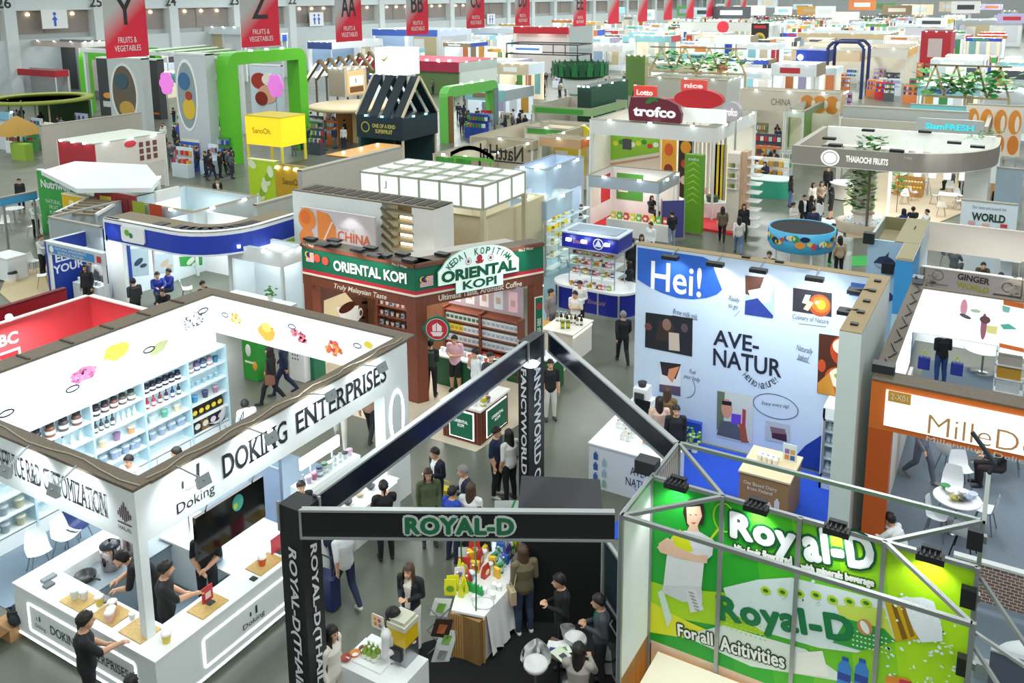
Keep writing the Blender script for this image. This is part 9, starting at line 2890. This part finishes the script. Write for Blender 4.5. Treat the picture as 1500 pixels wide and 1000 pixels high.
# ---------------------------------------------------------------- visitors and stand staff
BKC,NV2,WT2,GY,BR,TN,GRN,JN,BG='1d1e22','232c48','e6e8ea','6b6f76','4a3a30','b79f84','5a6a4a','3a4a6a','cfc5b4'
P=[(176,809,'h','bend',-40,BKC,BKC,'person in black polo bending over the front counter by the urns',dict(k=1.13,z=.013,sleeve=False)),(243,823,'h','reach',140,BKC,BKC,'person in black polo seen from behind at the corner post',dict(k=1.13,z=.013,sleeve=False)),(305,788,'h','fold',35,BKC,BKC,'person in black polo whose head is behind the black screen',dict(k=1.05,xyz=(-12.3,9.72,.013),sleeve=False)),(125,898,'h','reach',150,BKC,BKC,'person in black polo standing outside the white counter at bottom left',dict(k=1.13,sleeve=False)),(190,992,'h','stand',30,BKC,BKC,'person at the bottom edge below the white counter, only dark hair showing',{}),(187,668,'h','stand',15,WT2,NV2,'person in white shirt facing out under the fascia corner of the shelf booth',dict(z=.013)),(257,656,'h','stand',-50,WT2,NV2,'person in white shirt half hidden behind the brown fascia top',dict(z=.013)),(358,586,'h','bend',240,WT2,GY,'person in white leaning beside the shelf wall end with a dark bag',dict(z=.013,bag=('3a2f4a','side'))),(400,592,'f','walk',-60,BKC,BKC,'person in black walking past the back lightbox with brown bag',dict(hair='long',bag=('8a5a4a','side'))),(418,578,'f','walk',-55,NV2,NV2,'person in long navy coat walking beside the one in black',{}),(500,655,'f','walk',40,'d9d4ca','d8d4c8','person in pale wide trousers under the side fascia',dict(hair='long',shoes='d9d0c0')),(543,646,'f','walk',200,'b98f7a','23262c','person in dark patterned trousers behind the sample counter',dict(hair='long',sleeve=False)),(566,818,'f','reach',230,BKC,BKC,'person in black with tied hair looking at the sample counter',dict(hair='bun',sleeve=False)),(482,730,'h','bend',215,'26304a',NV2,'person in navy bending at the near end of the sample counter',dict(hairm=HAIRG)),(441,706,'h','stand',60,BKC,BKC,'person behind the slanted black beam, only dark crown of hair showing',dict(k=.95)),(508,888,'f','walk',250,'e2e6e9','1f2a48','person in white T-shirt and navy trousers behind the ROYAL-D pillar',dict(sleeve=False,shoes='dcd6c6')),(604,952,'f','hold',10,'202226','e6e2da','person in black blazer and wide white trousers on the open floor',dict(hair='long',hairm=HAIRB,shirt='efe9e2')),(577,892,'h','hold',110,'e6e6e6',BKC,'person with long black hair behind the juice dispenser',dict(k=1.08,hair='long')),(768,926,'f','hold',230,'6a6048','2f3d55','person in long olive coat at the draped table, seen from behind',dict(hair='long',hairm=HAIRB,shoes='d9d6d0',bag=('b9a888','side'))),(818,842,'h','hold',-50,'151619',BKC,'person dressed in black in the dark corner with pale hands',dict(z=.015)),(876,872,'h','hold',-60,'4b4f57','26282d','person in grey jacket writing beside the white side panel',dict(z=.015,shirt='1f6a55')),(848,943,'h','sit',195,'aaa49c','2c2e33','seated person in grey top seen from behind at the leaflet table',dict(z=.3,hair='long')),(486,918,'h','stand',100,'e3ddd2','d9d2c6','person in pale coat right of the lettered ROYAL-D pillar',dict(hair='long')),(636,657,'h','hold',-20,'1d2233','2a2c30','person in navy jacket over white T-shirt in the group on the floor',dict(shirt='e8eaec')),(627,688,'h','stand',40,'5f6d4f',BKC,'person with long brown hair and green coat in the group',dict(hair='long',hairm=HAIRB)),(677,683,'h','hold',-40,'1f2840',NV2,'person in dark blue suit with hands raised in the group',dict(hairm=HAIRG,shirt='cfc8c0')),(663,713,'h','stand',170,'2746b0',NV2,'short person in bright blue jacket with back turned in the group',dict(k=.95)),(690,708,'h','stand',190,'e9e9ea',BKC,'person with long dark hair and white shirt in the group',dict(hair='long',hairm=HAIRB)),(702,745,'h','stand',180,BKC,BKC,'person behind the ROYAL-D beam, only black hair showing',{}),(728,727,'f','stand',95,'1e2a4a','15161a','person in navy polo standing left of the FANCYWORLD pillar',dict(sleeve=False,shoes='b9b4ac')),(747,732,'f','stand',250,'e6e6e4','16171b','person with long black hair and white shirt beside the FANCYWORLD pillar',dict(hair='long',sleeve=False)),(806,614,'f','stand',40,'1b1c20','dcdad2','person in black top and white trousers right of the FANCYWORLD pillar',dict(sleeve=False)),(843,707,'h','stand',20,BKC,BKC,'person behind the black storage cubicle, only hair showing',{}),(665,492,'h','hold',15,'e6b9c8',BKC,'person in pink shirt and black shorts at the coffee shop',dict(sleeve=False,shin='skin',z=.01)),(632,580,'f','hold',205,'21382f','17181b','person in black and green jacket beside the brown corner post',dict(z=.01,bag=('24302c','back'))),(695,512,'h','phone',-30,'e3e7ea',NV2,'person in white shirt with hand at mouth in the coffee shop',dict(z=.01,sleeve=False)),(719,517,'h','stand',60,'3a3d42',BKC,'person in dark grey beside the white shirted one in the coffee shop',dict(z=.01)),(594,499,'h','stand',-20,'23252b','2a3a58','person in dark jacket left of the brown corner post',dict(z=.01)),(849,412,'h','fold',10,'e9e9e6',BKC,'person in white shirt standing behind the other at the tasting podium',{}),(842,427,'h','hold',0,'f0f0ee','2a2c30','person in white shirt pouring at the tasting podium',dict(sleeve=False)),(808,424,'h','stand',80,'8d8a8c',GY,'person in grey print top beside the wooden stand',dict(hair='bun')),(912,533,'f','walk',215,'23252c','1d1f24','person in dark suit with grey hair walking beside the white wall',dict(hairm=HAIRG,shirt='23252c')),(921,383,'h','reach',-70,'1f2126','2f3a70','person in black leaning on the right end of the blue kiosk',dict(hair='long')),(926,349,'h','stand',200,BKC,BKC,'person in black behind the blue kiosk beside the white wall',{}),(966,582,'h','stand',210,'d9b9a8',JN,'person in beige pink top at the far tasting counter',dict(hair='long')),(978,567,'h','stand',190,'7a6238','4a5a7a','person in olive brown jacket facing the tasting wall',dict(hair='long',hairm=HAIRB)),(991,595,'h','stand',30,BKC,BKC,'person in black right of the olive jacket at the tasting wall',{}),(1057,356,'f','walk',195,'6a5a48','17181c','person in brown top walking on the aisle right of the red platform',dict(hair='long',sleeve=False)),(1088,351,'f','walk',20,'1d1e22','1d1e22','person in black with shoulder bag near the stepped shelf',dict(hair='long',bag=('17181c','side'))),(1081,373,'f','walk',200,'d9d4cc','5a7aa8','person in white top and light jeans before the white wall top',dict(hair='long')),(984,309,'h','hold',230,'1f2026','8a94a8','person in black jacket before the green totem',{}),(955,287,'h','sit',60,'1c1d21',BKC,'seated person in black on the red seat of the grey fascia booth',dict(hair='long',z=.1)),(953,326,'h','stand',-20,'e9ecee','3a3d44','person in white shirt beside the purple banner',{}),(940,344,'h','stand',30,'cfd6d2',GY,'person in pale grey between kiosk and white wall',dict(hair='long')),(1157,303,'f','stand',120,'2a2c34','5f7fb0','person in dark top and light blue skirt on the aisle',dict(hair='long')),(1214,244,'h','stand',10,'1b1c20','1b1c20','person in black facing the group on the aisle',{}),(1192,268,'h','stand',60,'dcd6cc',BKC,'person in cream top in the aisle group',dict(hair='long')),(1204,266,'h','fold',30,'9a8a74',BKC,'person in tan top in the aisle group',dict(hair='long')),(1179,286,'h','stand',40,'1c1d22','23252a','person in black suit with white shirt in the aisle group',dict(shirt='f0f0f0')),(1190,287,'h','stand',100,'1f2126',BKC,'person in dark cardigan in the middle of the aisle group',dict(shirt='e9e9e6',hair='long')),(1201,289,'h','stand',250,'e6e9ec',GY,'person in white with back half turned in the aisle group',dict(hair='long')),(1216,321,'f','stand',260,'202228','202228','person in black dress at the right of the aisle group',dict(hair='long',shin='skin')),(1192,303,'h','stand',190,'2a3350','2a3350','person in navy suit with back turned before the printed drum',{}),(1163,297,'h','hold',90,'e3ded4',BG,'person in cream clothes seated left of the printed drum',dict(hair='bun')),(1222,328,'h','stand',60,'4a2f8a',BKC,'person in purple top right of the printed drum',{}),(1231,346,'h','stand',210,'b9a58a',BKC,'person in beige top above the clear showcase',dict(hair='long')),(1324,306,'h','sit',240,'25408f',NV2,'seated person in bright blue left of the olive roof',dict(hair='long',z=.05)),(1338,303,'h','sit',200,'2a2c34',NV2,'seated person in dark top beside the one in blue',dict(z=.05)),(1358,307,'h','sit',-60,'e3e6ea',NV2,'seated person in white behind the olive roof',dict(z=.05)),(1396,248,'h','sit',-100,'5f6068',BKC,'seated person in grey at the white square table',dict(z=.05)),(1410,244,'h','stand',-60,'8a8f98',BKC,'person in grey behind the white square table',dict(z=.05)),(1463,273,'h','stand',180,BKC,BKC,'person behind the wooden counter left',{}),(1472,273,'h','stand',180,'3a3a40',BKC,'person behind the wooden counter right',{}),(1441,385,'h','sitlean',10,'4a4438',BKC,'seated person in brown above the GINGER letters',dict(z=.013)),(1467,400,'h','sit',20,'23252a',BKC,'seated person in black right of the GINGER letters',dict(z=.013)),(1400,362,'h','sit',160,'5a6068',GY,'seated person in grey with back turned at the long white desk',dict(z=.013)),(1376,563,'f','hold',210,'16171b','2f4a86','person in black T-shirt and blue jeans carrying bags in the orange booth',dict(sleeve=False,z=.011)),(1346,703,'f','walk',60,'6a7080','5c6474','person in grey trousers below the orange sign, head hidden',dict(z=.011,shoes='8a8278')),(1455,712,'f','sit',-70,'23242a','2a2226','seated person in black below the orange sign',dict(z=.011)),(1303,752,'h','sitlean',-110,'e9edf0','3a3f58','person in white shirt bending beside the orange post',dict(z=.011)),(64,402,'f','reach',120,'dfe6ea','1f2126','person in white blouse on the wooden platform',dict(hairm=HAIRB,z=.061)),(50,297,'h','reach',100,'e3e8ea',BKC,'person in white at the left meeting table',dict(hair='bun')),(27,262,'h','stand',40,'23252a',BKC,'person in black behind the light blue fascia at the left',{}),(131,381,'h','bend',-50,'b9bcbc',GY,'person in grey shirt bending before the ELEVATE wall',dict(sleeve=False)),(124,388,'h','stand',20,'23242c',BKC,'person in black before the ELEVATE wall',dict(hair='long')),(194,408,'h','hold',255,'3a3d42',BKC,'person in dark grey with backpack at the blue banded booth',dict(bag=('2a2c30','back'))),(230,399,'h','sit',60,'2b3f9f',NV2,'left one of two seated people in royal blue',dict(hair='bun')),(246,394,'h','sit',-10,'2b3f9f',NV2,'right one of two seated people in royal blue',{}),(237,424,'h','sitlean',30,'1d1e22',BKC,'seated person in black in front of the two in royal blue',dict()),(297,412,'h','sit',100,BKC,BKC,'person in black beside the green dado',{}),(243,291,'h','stand',20,'e3e9ec',NV2,'person in white inside the grey walled lit booth',dict(hair='bun')),(262,295,'h','stand',40,'22242a',BKC,'person in black inside the grey walled lit booth',dict(hair='long')),(289,296,'h','stand',-30,'c9d6e6',NV2,'person in pale blue inside the grey walled lit booth',dict(hair='long')),(318,262,'h','hold',60,'2a2622',BKC,'person in black and white print above the grey walled booth',dict(shirt='e9e4da')),(1127,369,'h','stand',10,'1d1e22',BKC,'person left of the printed drum, dark hair',{}),(745,395,'h','stand',30,'e2e2de',BKC,'person left of the white wall behind the brown roof',{}),(697,344,'h','stand',20,'1f3a2a',BKC,'person in dark green behind the arched sign',{}),]
for px,py,kd,pose,fa,tc_,bc_,lab,ex in P:
 person(px,py,pose,fa,tc_,bc_,lab,head=(kd=='h'),**ex)
RC=random.Random(77)
CROWDS=[(470,205,18,40,24,'behind the yellow lantern booth'),(262,215,14,25,40,'in front of the oval picture pillar'),(128,152,7,8,14,'beside the narrow green arch'),(690,170,18,30,28,'behind the green timber portal'),(795,125,20,50,18,'below the black steel frame'),(1215,182,8,22,18,'right of the CHINA pavilion'),(318,262,10,30,10,'left of the yellow lantern tower'),(1120,262,6,14,18,'beside the teal counter'),(760,195,8,30,10,'in the beige shell booths'),(1150,215,6,14,12,'left of the taupe canopy'),(925,215,8,35,14,'under the trofco canopy'),(1340,132,12,70,16,'in the upper right aisles'),(575,128,10,60,10,'near the dark red roof'),(1040,105,14,90,14,'around the pale grey walled block'),(215,165,8,18,14,'between the oval picture pillars'),(60,200,8,45,20,'under the olive ring roof'),(1190,120,12,80,14,'behind the CHINA pavilion'),(900,135,8,40,8,'beside the lotus dish')]
for cx_,cy_,n,dx,dy,where in CROWDS:
 for i in range(n):
  tc_,nm=(('1d1e22','black'),('2a3048','navy'),('e3e6e6','white'),('5a5f66','grey'),('1b1c20','black'),('8a7a68','tan'))[RC.randrange(6)]
  px,py=cx_+RC.uniform(-dx,dx),cy_+RC.uniform(-dy,dy)
  hs=RC.choice(('short','long','short'))
  person(px,py,RC.choice(('stand','walk','hold','fold')),RC.uniform(0,360),tc_,RC.choice((BKC,NV2,GY)),'far visitor in %s, %s of the small crowd %s'%(nm,ORD[i],where),hair=hs,group='visitors in the far aisles')
p=at(482,888)
t=thing('suitcase','navy suitcase standing beside the lettered ROYAL-D pillar','suitcase',p)
b=MB();b.prism([(q[0]+p.x,q[1]+p.y)for q in poly_round(-.22,.22,-.13,.13,.05)],.04,.68,m('1f2a5e',.5));b.build('shell',t)
b=MB();b.tube((p.x-.12,p.y,.68),(p.x-.12,p.y,1.05),.012,BLACK);b.tube((p.x+.12,p.y,.68),(p.x+.12,p.y,1.05),.012,BLACK);b.tube((p.x-.12,p.y,1.05),(p.x+.12,p.y,1.05),.015,BLACK);b.build('handle',t)
for dx in(-.17,.17):
 b=MB();b.ball((p.x+dx,p.y,.03),.03,BLACK,8);b.build('wheel',t)
p=at(655,748)
t=thing('shopping_bag','yellow shopping bag in the middle of the group','bag',p)
b=MB();b.prism([(q[0]+p.x,q[1]+p.y)for q in poly_round(-.2,.2,-.1,.1,.04)],.0,.55,m('e2cf1f',.5));b.build('bag_body',t)
b=MB();b.path([(p.x-.1,p.y,.55),(p.x-.06,p.y,.72),(p.x+.06,p.y,.72),(p.x+.1,p.y,.55)],.012,m('e2cf1f',.5));b.build('handle',t)
for dx,l in((-.45,'left'),(.42,'right')):
 q=at(1376,563)
 t=thing('tote_bag',l+' one of two blue tote bags carried in the orange booth','bag',(q.x+dx,q.y-.05,.35))
 b=MB();b.prism([(v[0]+q.x+dx,v[1]+q.y-.05)for v in poly_round(-.16,.16,-.08,.08,.04)],.42,.78,m('2a3aa0',.6));b.build('bag_body',t)
 b=MB();b.path([(q.x+dx-.08,q.y-.05,.78),(q.x+dx,q.y-.05,1.0),(q.x+dx+.08,q.y-.05,.78)],.015,m('b9e03a',.5));b.build('handle',t)
finish_texts()
